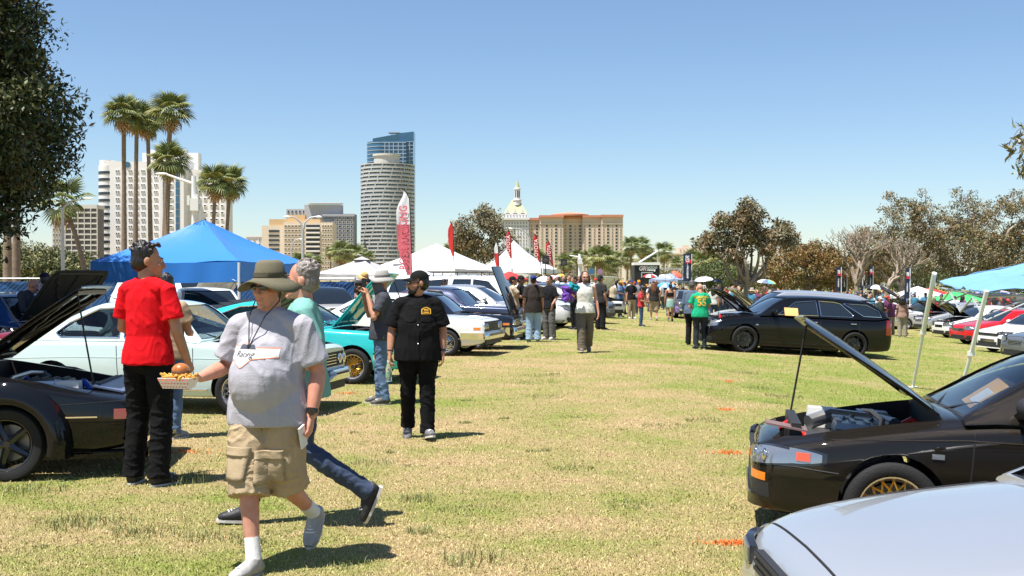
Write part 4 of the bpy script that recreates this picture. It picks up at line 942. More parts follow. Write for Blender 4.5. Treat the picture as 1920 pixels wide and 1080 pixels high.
# ---- trim builders
def old_front(grille=True, chrome_bumper=True, lamps='quad', bz=(.40,.52), indz=None, lampz=(.55,.70), bumper_m=None):
    def f(c,S,car,pm,trim):
        hw = c.hw; z0,z1 = lampz
        if grille: c.end_patch(-hw*.82,hw*.82,z0-.02,z1+.015,.004,.03,ny=14).build('grille',BLACKP,car); 
        for k in range(4):
            z = lerp(z0,z1,(k+.5)/4); c.end_patch(-hw*.45,hw*.45,z-.004,z+.004,.012,.012,ny=6,nz=1).build('grille_bar',trim,car)
        for sg in (1,-1):
            for y in ((.60,.80) if lamps == 'quad' else (.68,)):
                rr = (z1-z0)*.42; x = c.nose(y*hw,(z0+z1)/2); b = MB(); b.lathe([(rr,-.04),(rr*1.08,-.0),(rr*1.0,.012)],20,'x',c=(c.X(x)+.012,sg*y*hw,(z0+z1)/2)); o = b.build('headlight',trim,car)
                b = MB(); b.ball((c.X(x)+.014,sg*y*hw,(z0+z1)/2),(.018,rr*.9,rr*.9),16,8); b.build('lamp_lens',LAMP,o)
        bm = bumper_m or (CHROME if chrome_bumper else BLACKP)
        b = MB(); n = 18; G = []
        for i in range(n+1):
            y = lerp(-hw*.97,hw*.97,i/n); x = c.nose(y*.96,(bz[0]+bz[1])/2); G.append([(c.X(x)+.085-.0*abs(y),y,bz[0]),(c.X(x)+.10,y,(bz[0]+bz[1])/2-.01),(c.X(x)+.10,y,(bz[0]+bz[1])/2+.01),(c.X(x)+.08,y,bz[1])])
        b.slab(G,.05); b.build('front_bumper',bm,car,angle=40)
        for sg in (1,-1):
            b = c.side_patch(.06,.5,bz[0],bz[1],.02,.03,sg); b.build('bumper_end',bm,car)
            c.side_patch(.07,.22,lampz[0]+.02,lampz[0]+.075,.004,.02,sg).build('side_marker',AMBER,car)
        c.end_patch(-hw*.97,hw*.97,S['bot'][0][1]-.06,S['bot'][0][1]+.06,.03,.06).build('front_spoiler',S.get('spm') or BLACKP,car)
    return f
def old_rear(c,S,car,pm,trim):
    hw = c.hw; z = pls(S['top'],S['L'])-.1
    for sg in (1,-1):
        b = MB(); G = [[(c.X(S['L'])-.012,sg*y,zz) for zz in (z-.14,z)] for y in (hw*.45,hw*.84)]; b.slab(G if sg < 0 else G[::-1],-.02); b.build('tail_light',REDL,car,smooth=False)
    b = MB(); b.box((c.X(S['L'])-.07,0,.46),(.1,hw*1.9,.12)); b.build('rear_bumper',trim,car,smooth=False)
def modern_front(lampy=(.50,.90), lampz=(.52,.66), gril=(.0,.34,.50,.62), inlet=True, lamp_m=None, slant=.06, ind=None, gm=None, plate=False):
    def f(c,S,car,pm,trim):
        hw = c.hw
        for sg in (1,-1):
            b = c.end_patch(hw*lampy[0]-.012,hw*lampy[1]+.008,lampz[0]-.01,lampz[1]+.01,.006,.03,ny=18,nz=5,slant=slant,taper=.35)
            if sg < 0: b.v = [(x,-y,z) for x,y,z in b.v]
            o = b.build('headlight',HOUS,car,angle=60)
            b = c.end_patch(hw*lampy[0],hw*lampy[1]-.004,lampz[0],lampz[1],.012,.015,ny=18,nz=5,slant=slant,taper=.4)
            if sg < 0: b.v = [(x,-y,z) for x,y,z in b.v]
            b.build('lamp_lens',lamp_m or LAMP,o,angle=60)
            for q in (.27,.64):
                yy = lerp(hw*lampy[0],hw*lampy[1],q); zz = (lampz[0]+lampz[1])/2+slant*(yy-hw*lampy[0]); rr = (lampz[1]-lampz[0])*.36; xx = c.nose(yy,zz); b = MB(); b.ball((c.X(xx)+.006,sg*yy,zz),(.016,rr,rr),14,8); b.build('reflector',CHROME,o)
            if ind:
                b = c.end_patch(hw*ind[0],hw*ind[1],ind[2],ind[3],.004,.03,ny=8)
                if sg < 0: b.v = [(x,-y,z) for x,y,z in b.v]
                b.build('indicator',AMBER,car)
        if gril: 
            c.end_patch(-hw*gril[1],hw*gril[1],gril[2],gril[3],.003,.03).build('grille',gm or BLACKP,car)
            for k in range(3): z = lerp(gril[2],gril[3],(k+.5)/3); c.end_patch(-hw*gril[1],hw*gril[1],z-.006,z+.006,.01,.012,nz=1).build('grille_bar',trim,car)
        if inlet:
            c.end_patch(-hw*.5,hw*.5,.26,.36,.002,.03).build('lower_inlet',BLACKP,car)
            for sg in (1,-1):
                b = c.end_patch(hw*.6,hw*.82,.27,.36,.002,.03,ny=6)
                if sg < 0: b.v = [(x,-y,z) for x,y,z in b.v]
                b.build('fog_recess',BLACKP,car)
        c.end_patch(-hw*.98,hw*.98,pls(S['bot'],0)-.045,pls(S['bot'],0)+.03,.015,.05,ny=18).build('front_lip',S.get('spm') or BLACKP,car)
        z = pls(S['top'],S['L'])-.03
        for sg in (1,-1):
            b = c.end_patch(hw*.5,hw*.84,z-.17,z-.02,.004,.03,rear=True,ny=8)
            if sg < 0: b.v = [(x,-y,z_) for x,y,z_ in b.v]
            b.build('tail_light',REDL,car)
            c.side_patch(S['fa']+.42,S['ra']-.42,pls(S['bot'],1.5)-.02,pls(S['bot'],1.5)+.07,.012,.03,sg).build('side_skirt',S.get('spm') or pm,car)
    return f
# ------------------------------------------------------------ people (local: facing -y, own left hand at +x)
def skinm(name, c): return mat('skin_'+name,c,.48,spec=.4,noise_amt=.22,noise_scale=9,col2=(c[0]*.82,c[1]*.66,c[2]*.6),sss=.12,bump=.12,bump_scale=160)
SK = {'fair':skinm('fair',(.62,.34,.24)),'pink':skinm('pink',(.60,.31,.22)),'tan':skinm('tan',(.46,.25,.155)),'brown':skinm('brown',(.25,.125,.075)),'dark':skinm('dark',(.11,.06,.04))}
CLOTH = mat('cloth',(.5,.5,.5),.9,objcol=True,noise_amt=.16,noise_scale=4,bump=.35,bump_scale=140,spec=.2)
DENIM = mat('denim',(.1,.16,.3),.85,objcol=True,noise_amt=.5,noise_scale=3.2,bump=.5,bump_scale=220,stretch=(1,1,.45))
HAIRM = mat('hair',(.02,.015,.01),.42,objcol=True,noise_amt=.55,noise_scale=34,bump=.9,bump_scale=60,stretch=(1,1,.35),spec=.6)
SHOE = mat('shoe',(.05,.05,.05),.6,objcol=True,noise_amt=.35,noise_scale=14,bump=.3,bump_scale=50); SOLE = mat('shoe_sole',(.62,.6,.56),.7,noise_amt=.25,noise_scale=20)
SHADES = mat('sunglass_lens',(.008,.008,.01),.06,coat=1.); LIPS = mat('lips',(.36,.13,.1),.5); STEEL = mat('watch_black',(.012,.012,.014),.25,coat=.5); SOCK = mat('sock_white',(.78,.77,.74),.9,bump=.4,bump_scale=120)
def remesh(name, mb, vox, m, parent, smooth=2, disp=None, color=None):
    o = mb.build(name,m,parent,fix=False,color=color)
    md = o.modifiers.new('r','REMESH'); md.mode = 'VOXEL'; md.voxel_size = vox; md.use_smooth_shade = True
    if smooth: sm = o.modifiers.new('s','SMOOTH'); sm.factor = .5; sm.iterations = smooth
    me = evaluated(o); o.modifiers.clear(); old = o.data; o.data = me; bpy.data.meshes.remove(old)
    if disp:
        nv = len(me.vertices); co = np.empty(nv*3,'f'); no = np.empty(nv*3,'f'); me.vertices.foreach_get('co',co); me.vertices.foreach_get('normal',no)
        co = co.reshape(-1,3); no = no.reshape(-1,3); d = np.array([disp(Vector(p)) for p in co],'f'); co += no*d[:,None]; me.vertices.foreach_set('co',co.ravel())
    me.shade_smooth(); me.update(); return o
def folds(amp, sc, stretch=(1,1,1), seed=0., fine=.35):
    st = Vector(stretch); off = Vector((seed*3.7,seed*1.3,seed*2.1)); ns = noise.noise
    def f(p):
        q = Vector((p.x*st.x,p.y*st.y,p.z*st.z))*sc+off; q.z += 1.2*ns(q*.5)
        a = max(0,1-2.7*abs(ns(q)))**1.6; a2 = max(0,1-3.5*abs(ns(q*1.9+off)))**1.5; b = ns(q*.6); return amp*(a*.8+a2*.4-.35+b*fine)
    return f
DEF = dict(pelvis=(0,0,.955),waist=(0,0,1.09),chest=(0,0,1.29),neck=(0,.015,1.475),head=(0,-.005,1.632),
  hipL=(.095,0,.93),kneeL=(.105,-.02,.51),ankL=(.11,.02,.09),toeL=(.15,-.17,.03),shL=(.185,.01,1.415),elL=(.235,.04,1.13),wrL=(.25,-.04,.875),hdL=(0,-.12,-1),pnL=(-1,0,0),
  hipR=(-.095,0,.93),kneeR=(-.105,-.02,.51),ankR=(-.11,.02,.09),toeR=(-.15,-.17,.03),shR=(-.185,.01,1.415),elR=(-.235,.04,1.13),wrR=(-.25,-.04,.875),hdR=(0,-.12,-1),pnR=(1,0,0),
  yaw=0.,pitch=0.,curlL=.5,curlR=.5)
def hand(mb, w, d, n, thumb, curl, k, fingers=True):
    d = Vector(d).normalized(); n = Vector(n); n = (n-d*n.dot(d)).normalized(); s = d.cross(n)*thumb
    mb.tube([w-d*.02*k,w+d*.02*k,w+d*.055*k,w+d*.088*k],[(.025*k,.02*k),(.034*k,.019*k),(.041*k,.018*k),(.036*k,.014*k)],10,upv=n)
    if not fingers: mb.tube([w+d*.07*k,w+d*.13*k+n*.02*k,w+d*.16*k+n*.05*k],[(.036*k,.014*k),(.033*k,.012*k),(.026*k,.01*k)],8,upv=n); return
    for i,L in enumerate((.072,.08,.074,.058)):
        p = w+d*.082*k+s*(.030-.020*i)*k; pts = [p-d*.02*k,p]; a = 0
        for j,fr in enumerate((.45,.32,.23)):
            a += curl*(.55,.95,.75)[j]*(1+.08*i); p = p+(d*math.cos(a)+n*math.sin(a)+s*(.10-.07*i)*.3)*L*fr*k; pts.append(p)
        mb.tube(pts,[.0095*k,.0098*k,.009*k,.0083*k,.0065*k],8)
    p = w+d*.022*k+s*.024*k; pts = [p]
    for j,(L,v) in enumerate(((.035,d*.55+s*.75+n*.35),(.032,d*.85+s*.25+n*.5),(.024,d*.85+n*.6))): p = p+v.normalized()*L*k; pts.append(p)
    mb.tube(pts,[.0145*k,.0125*k,.0105*k,.0085*k],8)
def person(label, loc, rz, H=1.75, pose=None, skin='fair', shirt=(.5,.5,.5), shirt_kind='tee', pants=(.05,.05,.06), pants_kind='jeans', shoes=(.03,.03,.03), hair=None, hat=None, fat=0., belly=0., res=.008, group=None, glasses=False, beard=None, seed=1, female=False, deco=None, sleeve=.62, slim=1., sock=None, hem=.86, look=True):
    J = dict(DEF); J.update(pose or {}); k = H/1.75; t = thing('person',label,'person',loc,rz,group)
    V = {a:(Vector(b)*k if hasattr(b,'__len__') and not a.startswith(('hd','pn')) else b) for a,b in J.items()}
    fine = res < .012; nr = 14 if fine else 8; f1 = 1+fat; g = random.Random(seed)
    sw = .92 if female else 1.
    def P(v): return Vector(v)*k
    pel,wai,che,nek,hd = V['pelvis'],V['waist'],V['chest'],V['neck'],V['head']
    HM = Matrix.Rotation(V['yaw'],3,'Z') @ Matrix.Rotation(V['pitch'],3,'X')     # head turn
    def hp(x,y,z): return hd+HM @ (Vector((x,y,z))*k)
    fwd = Vector((0,-1,0))
    SHW = (V['shL']-V['shR']); sdir = SHW.normalized()
    def torso(mb, infl, z_lo, top=True, loose=0., lw=0.):
        """pelvis to neck, radii (side, depth)"""
        pts = [pel+P((0,0,z_lo-.955)),pel+P((0,0,.0)),wai,(wai+che)/2,che,che.lerp(nek,.45),che.lerp(nek,.78),nek+P((0,0,.005))]
        rad = [(.176*f1+lw,.126*f1+lw),(.176*f1+lw*.8,.126*f1+lw*.8),(.152*f1+.02*fat+loose,.112*f1+.03*fat+loose),(.158*f1+loose,.116*f1+loose),(.172*sw*(1+.4*fat),.124*(1+.5*fat)),(.165*sw,.112),(.125*sw,.09),(.066,.066)]
        if not top: pts,rad = pts[:4],rad[:4]
        mb.tube(pts,[((a+infl)*k*slim,(b+infl)*k*slim) for a,b in rad],20,upv=(0,1,0))
        if belly and top: mb.ball(wai+P((0,-.02-belly*.30,.0)),((.15+belly*.30+infl)*k,(.10+belly*.62+infl)*k,(.22+infl)*k),20,14); mb.ball(wai+P((0,-.02-belly*.12,.09)),((.155+belly*.2+infl)*k,(.10+belly*.5+infl)*k,(.2+infl)*k),20,14)
        if top:
            if female:
                for s in (1,-1): mb.ball(che+P((s*.07,-.085,.0)),(.07+infl)*k,12,8)
            mb.tube([V['shR']+P((.03,0,-.005)),nek+P((-.05,0,-.03)),nek+P((.05,0,-.03)),V['shL']+P((-.03,0,-.005))],[(.058+infl)*k,(.064+infl)*k,(.064+infl)*k,(.058+infl)*k],12)
    def arm(mb, s, infl, frac=1., flare=0.):
        a,b,c = V['sh'+s],V['el'+s],V['wr'+s]; F = 1+fat*.6
        if frac >= 1:
            mb.tube([a,a.lerp(b,.3),a.lerp(b,.75),b,b.lerp(c,.28),b.lerp(c,.7),c],[(.056*F+infl)*k*slim,(.051*F+infl)*k*slim,(.043*F+infl)*k*slim,(.040*F+infl)*k*slim,(.042*F+infl)*k*slim,(.033*F+infl)*k,(.027+infl)*k],nr); mb.ball(a,(.056*F+infl)*k*slim,12,8); mb.ball(b,(.040*F+infl)*k*slim,10,8)
        else:
            e = a.lerp(b,frac); mb.tube([a-(b-a).normalized()*.02*k,a.lerp(b,frac*.5),e],[(.056*F+infl)*k*slim,(.060*F+infl+flare*.5)*k*slim,(.062*F+infl+flare)*k*slim],16); mb.ball(a,(.055*F+infl)*k*slim,14,10)
    def leg(mb, s, rad, frac_end=None):
        a,b,c = V['hip'+s],V['knee'+s],V['ank'+s]; mb.tube([a+P((0,0,.03)),a.lerp(b,.35),a.lerp(b,.75),b,b.lerp(c,.3),b.lerp(c,.7),c],[r*k for r in rad],nr); mb.ball(b,rad[3]*k,12,8)
    # ---- body: one continuous surface
    mb = MB(); torso(mb,-.03,.90)
    for s in 'LR':
        arm(mb,s,0.); hand(mb,V['wr'+s],V['hd'+s],V['pn'+s],(1 if s == 'L' else -1),V['curl'+s],k*(1.0 if not female else .9),fine)
        leg(mb,s,[.085*f1,.078*f1,.062,.054,.056,.042,.036]); an = V['ank'+s]; to = V['toe'+s]; mb.tube([an+P((0,0,.03)),an-P((0,0,.02))],[.034*k,.028*k],10)
    mb.tube([nek-P((0,0,.06)),nek+P((0,0,.02)),hd+HM @ P((0,.012,-.06))],[.068*k*(1+.25*fat),.057*k*(1+.3*fat),.056*k*(1+.3*fat)],14)
    hw_ = 1+.25*fat
    mb.ball(hp(0,.018,.03),(.076*k,.095*k,.098*k),20,14,HM); mb.ball(hp(0,-.028,-.03),(.063*k*hw_,.072*k,.098*k),18,14,HM); mb.ball(hp(0,-.042,-.088),(.05*k*hw_,.046*k,.036*k),14,10,HM)
    mb.ball(hp(0,-.086,-.108),(.022*k,.018*k,.018*k),10,8,HM); mb.ball(hp(0,-.075,.022),(.055*k,.026*k,.016*k),14,8,HM)
    if fine:
        mb.tube([hp(0,-.097,.015),hp(0,-.110,-.012),hp(0,-.122,-.036),hp(0,-.104,-.046)],[.0085*k,.010*k,.0145*k,.010*k],8)
        for s in (1,-1): mb.ball(hp(s*.012,-.106,-.038),.0095*k,8,6); mb.ball(hp(s*.036,-.066,-.028),(.026*k,.026*k,.024*k),10,8,HM); mb.ball(hp(s*.079,.018,-.008),(.011*k,.024*k,.032*k),10,8,HM)
        mb.ball(hp(0,-.096,-.066),(.024*k,.011*k,.0075*k),12,8,HM); mb.ball(hp(0,-.094,-.08),(.021*k,.011*k,.0085*k),12,8,HM)
    else:
        mb.ball(hp(0,-.108,-.03),(.012*k,.016*k,.02*k),6,5)
        for s in (1,-1): mb.ball(hp(s*.079,.018,-.008),(.012*k,.022*k,.032*k),6,5)
    body = remesh('body',mb,res*.8 if fine else res*.75,SK[skin],t,1)
    # ---- face details
    if fine and look:
        b = MB(); b.ball(hp(0,-.1035,-.073),(.022*k,.004*k,.0022*k),10,6,HM); b.build('mouth',LIPS,t)
        if not glasses:
            for s in (1,-1): b = MB(); b.ball(hp(s*.031,-.090,.004),(.013*k,.007*k,.0065*k),10,8,HM); e = b.build('eye',mat('eye_white',(.7,.68,.65),.2),t); b = MB(); b.ball(hp(s*.031,-.0965,.004),(.006*k,.003*k,.006*k),8,6,HM); b.build('iris',mat('iris',(.05,.03,.02),.2),e)
        for s in (1,-1): b = MB(); b.tube([hp(s*.014,-.100,.020),hp(s*.034,-.098,.026),hp(s*.052,-.082,.022)],[.003*k,.0045*k,.002*k],6); b.build('eyebrow',HAIRM,t,color=(hair or (0,(.03,.02,.015)))[1])
    if glasses:
        b = MB()
        for s in (1,-1): b.ball(hp(s*.034,-.104,.003),(.029*k,.008*k,.019*k),14,8,HM @ Matrix.Rotation(s*.28,3,'Z')); b.tube([hp(s*.062,-.094,.008),hp(s*.082,-.02,.008),hp(s*.082,.02,.0)],.0035*k,5)
        b.tube([hp(-.012,-.111,.008),hp(.012,-.111,.008)],.004*k,5); b.build('sunglasses',SHADES,t)
    if beard:
        b = MB(); b.ball(hp(0,-.052,-.095),(.053*k,.052*k,.034*k),16,10,HM); b.tube([hp(-.066,-.012,-.035),hp(-.055,-.045,-.085),hp(0,-.087,-.110),hp(.055,-.045,-.085),hp(.066,-.012,-.035)],[.012*k,.018*k,.022*k,.018*k,.012*k],8); b.tube([hp(-.03,-.098,-.075),hp(-.02,-.106,-.057),hp(0,-.109,-.053),hp(.02,-.106,-.057),hp(.03,-.098,-.075)],.007*k,6)
        remesh('beard',b,.007*k,HAIRM,t,1,folds(.003,60),beard)
    if hair:
        kind,hc = hair; b = MB(); lo = .012
        b.ball(hp(0,.034,.045 if not hat else .02),(.083*k,.092*k,(.094 if not hat else .085)*k),18,14,HM); b.ball(hp(0,.05,-.005),(.079*k,.075*k,.085*k),16,12,HM)
        if kind in ('short','quiff','curly'):
            for i in range(60 if fine else 14):
                a = g.random()*2*PI; e = .15+1.25*g.random(); ra = .098 if kind != 'curly' else .11
                d_ = Vector((math.cos(a)*math.cos(e)*.80,math.sin(a)*math.cos(e)*.93,math.sin(e)*.98))
                if d_.y < -.45 and d_.z < .75 or (hat and e > .35): continue
                p = hp(*(d_*ra+Vector((0,.03,.04)))); q = hp(*(d_*(ra+.012)+Vector((g.uniform(-.02,.02),.045,.04+.004)))); b.tube([p,(p+q)/2+HM @ Vector((0,0,.003*k)),q],[.011*k,.009*k,.004*k],6)
        if kind == 'quiff':
            for i in range(18): x = -.06+.12*i/17; b.tube([hp(x*.9,-.02,.118),hp(x,-.058,.122+.006*g.random()),hp(x*.95,-.075,.105)],[.018*k,.014*k,.006*k],6)
        if kind in ('long','pony'):
            n_ = 26 if fine else 12
            for i in range(n_):
                a = PI*(.02+.96*i/(n_-1)); L = (.34 if kind == 'long' else .30)*(.8+.35*g.random()); x,y = .082*math.cos(a),.085*math.sin(a)+.02
                b.tube([hp(x,y,.04),hp(x*1.2,y*1.1+.01,-.06),hp(x*1.35+g.uniform(-.02,.02),y*1.25+.02,-.06-L*.5),hp(x*1.2+g.uniform(-.03,.03),y*1.2+.03,-.06-L)],[.03*k,.03*k,.026*k,.008*k],6)
        if kind == 'afro':
            b.ball(hp(0,.05,.02),(.16*k,.16*k,.16*k),18,12); b.ball(hp(0,.08,-.08),(.17*k,.13*k,.14*k),16,12)
        if kind == 'bun': b.ball(hp(0,.05,.14),.045*k,10,8)
        remesh('hair',b,res*.85,HAIRM,t,1,folds(.003 if kind == 'quiff' else .006 if kind != 'afro' else .018,38 if kind != 'afro' else 22,(1,1,.6),seed),hc)
    # ---- clothes
    if pants_kind in ('jeans','slacks','wide','shorts'):
        b = MB()
        lo_ = {'jeans':0.,'slacks':.012,'wide':.03,'shorts':.028}[pants_kind]
        torso(b,.006,.86,False); b.ball(pel+P((0,0,-.05)),((.168*f1+lo_*.5)*k*slim,(.125*f1+lo_*.5)*k*slim,.11*k),18,10)
        for s in 'LR':
            A,B_,Cc = V['hip'+s],V['knee'+s],V['ank'+s]
            if pants_kind == 'shorts': e = A.lerp(B_,1.0)+(Cc-B_)*.17; b.tube([A+P((0,0,.04)),A.lerp(B_,.35),A.lerp(B_,.75),e],[(.100*f1+.005)*k,(.10*f1+lo_*.6)*k,(.092+lo_)*k,(.090+lo_)*k],18)
            else:
                e = Cc+(Cc-B_).normalized()*.035*k
                b.tube([A+P((0,0,.04)),A.lerp(B_,.35),A.lerp(B_,.75),B_,B_.lerp(Cc,.4),B_.lerp(Cc,.85),e],[.098*f1*k,(.092*f1+lo_*.5)*k,(.076+lo_*.8)*k,(.069+lo_)*k,(.066+lo_)*k,(.060+lo_*1.1)*k,(.064+lo_*1.1)*k],16); b.ball(B_,(.069+lo_)*k,12,8)
        remesh({'shorts':'shorts'}.get(pants_kind,'trousers'),b,res,DENIM if pants_kind == 'jeans' else CLOTH,t,2,folds(.010 if fine else .009,7.5,(1,1,1.7),seed+.5),pants)
    elif pants_kind == 'skirt':
        b = MB(); b.tube([pel+P((0,0,.1)),pel,pel+P((0,0,-.14)),pel+P((0,0,-.30))],[(.15*k,.115*k),(.18*k,.135*k),(.19*k,.145*k),(.19*k,.15*k)],20,upv=(0,1,0)); remesh('skirt',b,res,CLOTH,t,2,folds(.008,8,(2,2,.6),seed),pants)
    if shirt_kind:
        b = MB(); loose = {'tee':.012,'shirt':.02,'tank':.006,'long':.012,'top':.002}[shirt_kind]
        if shirt_kind == 'top': b.tube([wai+P((0,0,.06)),che,che.lerp(nek,.35)],[(.158*k,.118*k),(.172*k,.128*k),(.15*k,.112*k)],20,upv=(0,1,0))
        else: torso(b,.014,hem,True,loose,.030)
        if shirt_kind in ('tee','shirt'):
            for s in 'LR': arm(b,s,.006,sleeve,.012 if shirt_kind == 'tee' else .02)
        if shirt_kind == 'long':
            for s in 'LR': arm(b,s,.014)
        remesh('shirt',b,res,CLOTH,t,(9 if belly else 5) if fine else 2,folds(.0085 if fine else .008,6.0,(1.0,1.0,.8),seed),shirt)
    # ---- shoes
    for s in 'LR':
        an,to = V['ank'+s],V['toe'+s]; f_ = (to-an); f_.normalize(); dn = Vector((0,0,-1)); dn = (dn-f_*dn.dot(f_)).normalized() if abs(f_.z) > .75 else dn
        heel = an-P((0,0,.055))+Vector((-(to-an).x,-(to-an).y,0)).normalized()*0; fl = Vector((to.x-an.x,to.y-an.y,to.z-an.z+.06*k)); fl.normalize(); sd = fl.cross(Vector((0,0,1))).normalized(); up = sd.cross(fl).normalized()
        base = an-up*.05*k
        b = MB(); b.tube([base-fl*.062*k,base-fl*.03*k+up*.012*k,base+fl*.03*k+up*.018*k,base+fl*.10*k+up*.0*k,base+fl*.16*k-up*.008*k,base+fl*.195*k-up*.014*k],[(.032*k,.036*k),(.043*k,.052*k),(.046*k,.054*k),(.050*k,.042*k),(.047*k,.032*k),(.028*k,.02*k)],14,upv=up)
        b.tube([an+up*.02*k,an-up*.01*k,base+up*.01*k],[.046*k,.05*k,.048*k],12)
        o = remesh('shoe',b,res if fine else res*.8,SHOE,t,1,None,shoes)
        b = MB(); ol = [(-.068,.0),(-.055,.03),(0,.038),(.08,.047),(.14,.046),(.19,.03),(.208,0)]; ol = ol+[(x,-y) for x,y in ol[-2:0:-1]]; n_ = len(ol)
        vs = [base+fl*x*k+sd*y*k-up*.024*k for x,y in ol]+[base+fl*x*k+sd*y*k-up*.042*k for x,y in ol]; b.add(vs,[tuple(range(n_)),tuple(range(n_,2*n_))[::-1]]+[(i,i+n_,(i+1)%n_+n_,(i+1)%n_) for i in range(n_)]); b.build('sole',SOLE,o,smooth=False)
        if fine:
            b = MB(); [b.tube([base+fl*q*k+sd*.028*k+up*(.040-.16*(q-.04))*k,base+fl*(q+.012)*k+up*(.052-.16*(q-.04))*k,base+fl*q*k-sd*.028*k+up*(.040-.16*(q-.04))*k],.0045*k,5) for q in (.04,.06,.08,.10,.12)]; b.build('laces',SOCK,o)
        if sock:
            b = MB(); kn = V['knee'+s]; b.tube([an-up*.0,an.lerp(kn,sock*.6),an.lerp(kn,sock)],[.046*k,.044*k,.045*k],14); b.build('sock',SOCK,t)
    # ---- hats
    if hat:
        kind,hc = hat[0],hat[1]; mh = CLOTH; b = MB()
        if kind == 'cap':
            n_ = 20; G = []
            for i in range(8):
                e = i/7*PI/2; G.append([hp(.086*math.cos(e)*math.cos(2*PI*j/n_)*(1 if e < 1.2 else .98),.02+.104*math.cos(e)*math.sin(2*PI*j/n_),.045+.088*math.sin(e)**.9) for j in range(n_)])
            b.grid(G,closed_v=True); b.build('cap',mh,t,color=hc,angle=60); bk = -1 if len(hat) > 2 and hat[2] == 'back' else 1
            b = MB(); G = [[hp(.074*math.sin(a)*(1-.15*q),bk*(-.095*math.cos(a)*.9-.105*q*math.cos(a*.8))+.012,.05-.016*q-.022*(math.sin(a)**2)) for q in np.linspace(0,1,5)] for a in np.linspace(-1.2,1.2,11)]; b.slab(G,.004*k); b.build('cap_visor',mh,t,color=hat[3] if len(hat) > 3 else hc)
        elif kind in ('bucket','straw'):
            R_ = hat[2] if len(hat) > 2 else .19 if kind == 'bucket' else .16; n_ = 40; prof = [(.004,.148),(.06,.146),(.082,.128),(.092,.07),(.098,.045),(.105,.04),(.14,.026),(R_,.0)]; G = []
            for r_,z_ in prof:
                row = []
                for j in range(n_):
                    a = 2*PI*j/n_; dz = 0
                    if r_ > .1: q = (r_-.1)/(R_-.1); dz = q*(-.035*abs(math.cos(a))**1.5-.012*math.sin(3*a+seed)+.018*(math.sin(a) < 0)*abs(math.sin(a)))
                    row.append(hp(r_*.93*math.cos(a),.012+r_*1.06*math.sin(a),z_+.012+dz))
                G.append(row)
            b.grid(G,closed_v=True); o = b.build('sun_hat',mh,t,color=hc,angle=70)
            md = o.modifiers.new('s','SOLIDIFY'); md.thickness = .005; me = evaluated(o); o.modifiers.clear(); o.data = me
            b = MB(); b.lathe([(.0985,.046),(.1005,.05),(.097,.075),(.094,.075)],n_,closed=True); b.v = [tuple(hp(x*.93,.012+y*1.06,z+.012)) for x,y,z in b.v]; b.build('hat_band',mh,t,color=tuple(x*.6 for x in hc))
    if deco: deco(t,V,k,hp,HM)
    return t
def walk(ph=1., arms=.5):
    """stride: ph>0 left leg forward"""
    f,b_ = ('L','R') if ph > 0 else ('R','L'); a = abs(ph); sx = {'L':1,'R':-1}
    D = {}
    D['knee'+f] = (sx[f]*.10,-.20*a,.53); D['ank'+f] = (sx[f]*.10,-.30*a,.10); D['toe'+f] = (sx[f]*.12,-.50*a-.02,.06)
    D['knee'+b_] = (sx[b_]*.10,.05*a,.50); D['ank'+b_] = (sx[b_]*.10,.34*a,.19*a+.08); D['toe'+b_] = (sx[b_]*.11,.22*a-.05,.03)
    D['el'+f] = (sx[f]*.235,.10*a*arms*2,1.13); D['wr'+f] = (sx[f]*.255,.08*a*arms,.89); D['el'+b_] = (sx[b_]*.235,-.04*a*arms,1.125); D['wr'+b_] = (sx[b_]*.25,-.17*a*arms*1.5,.90)
    return D
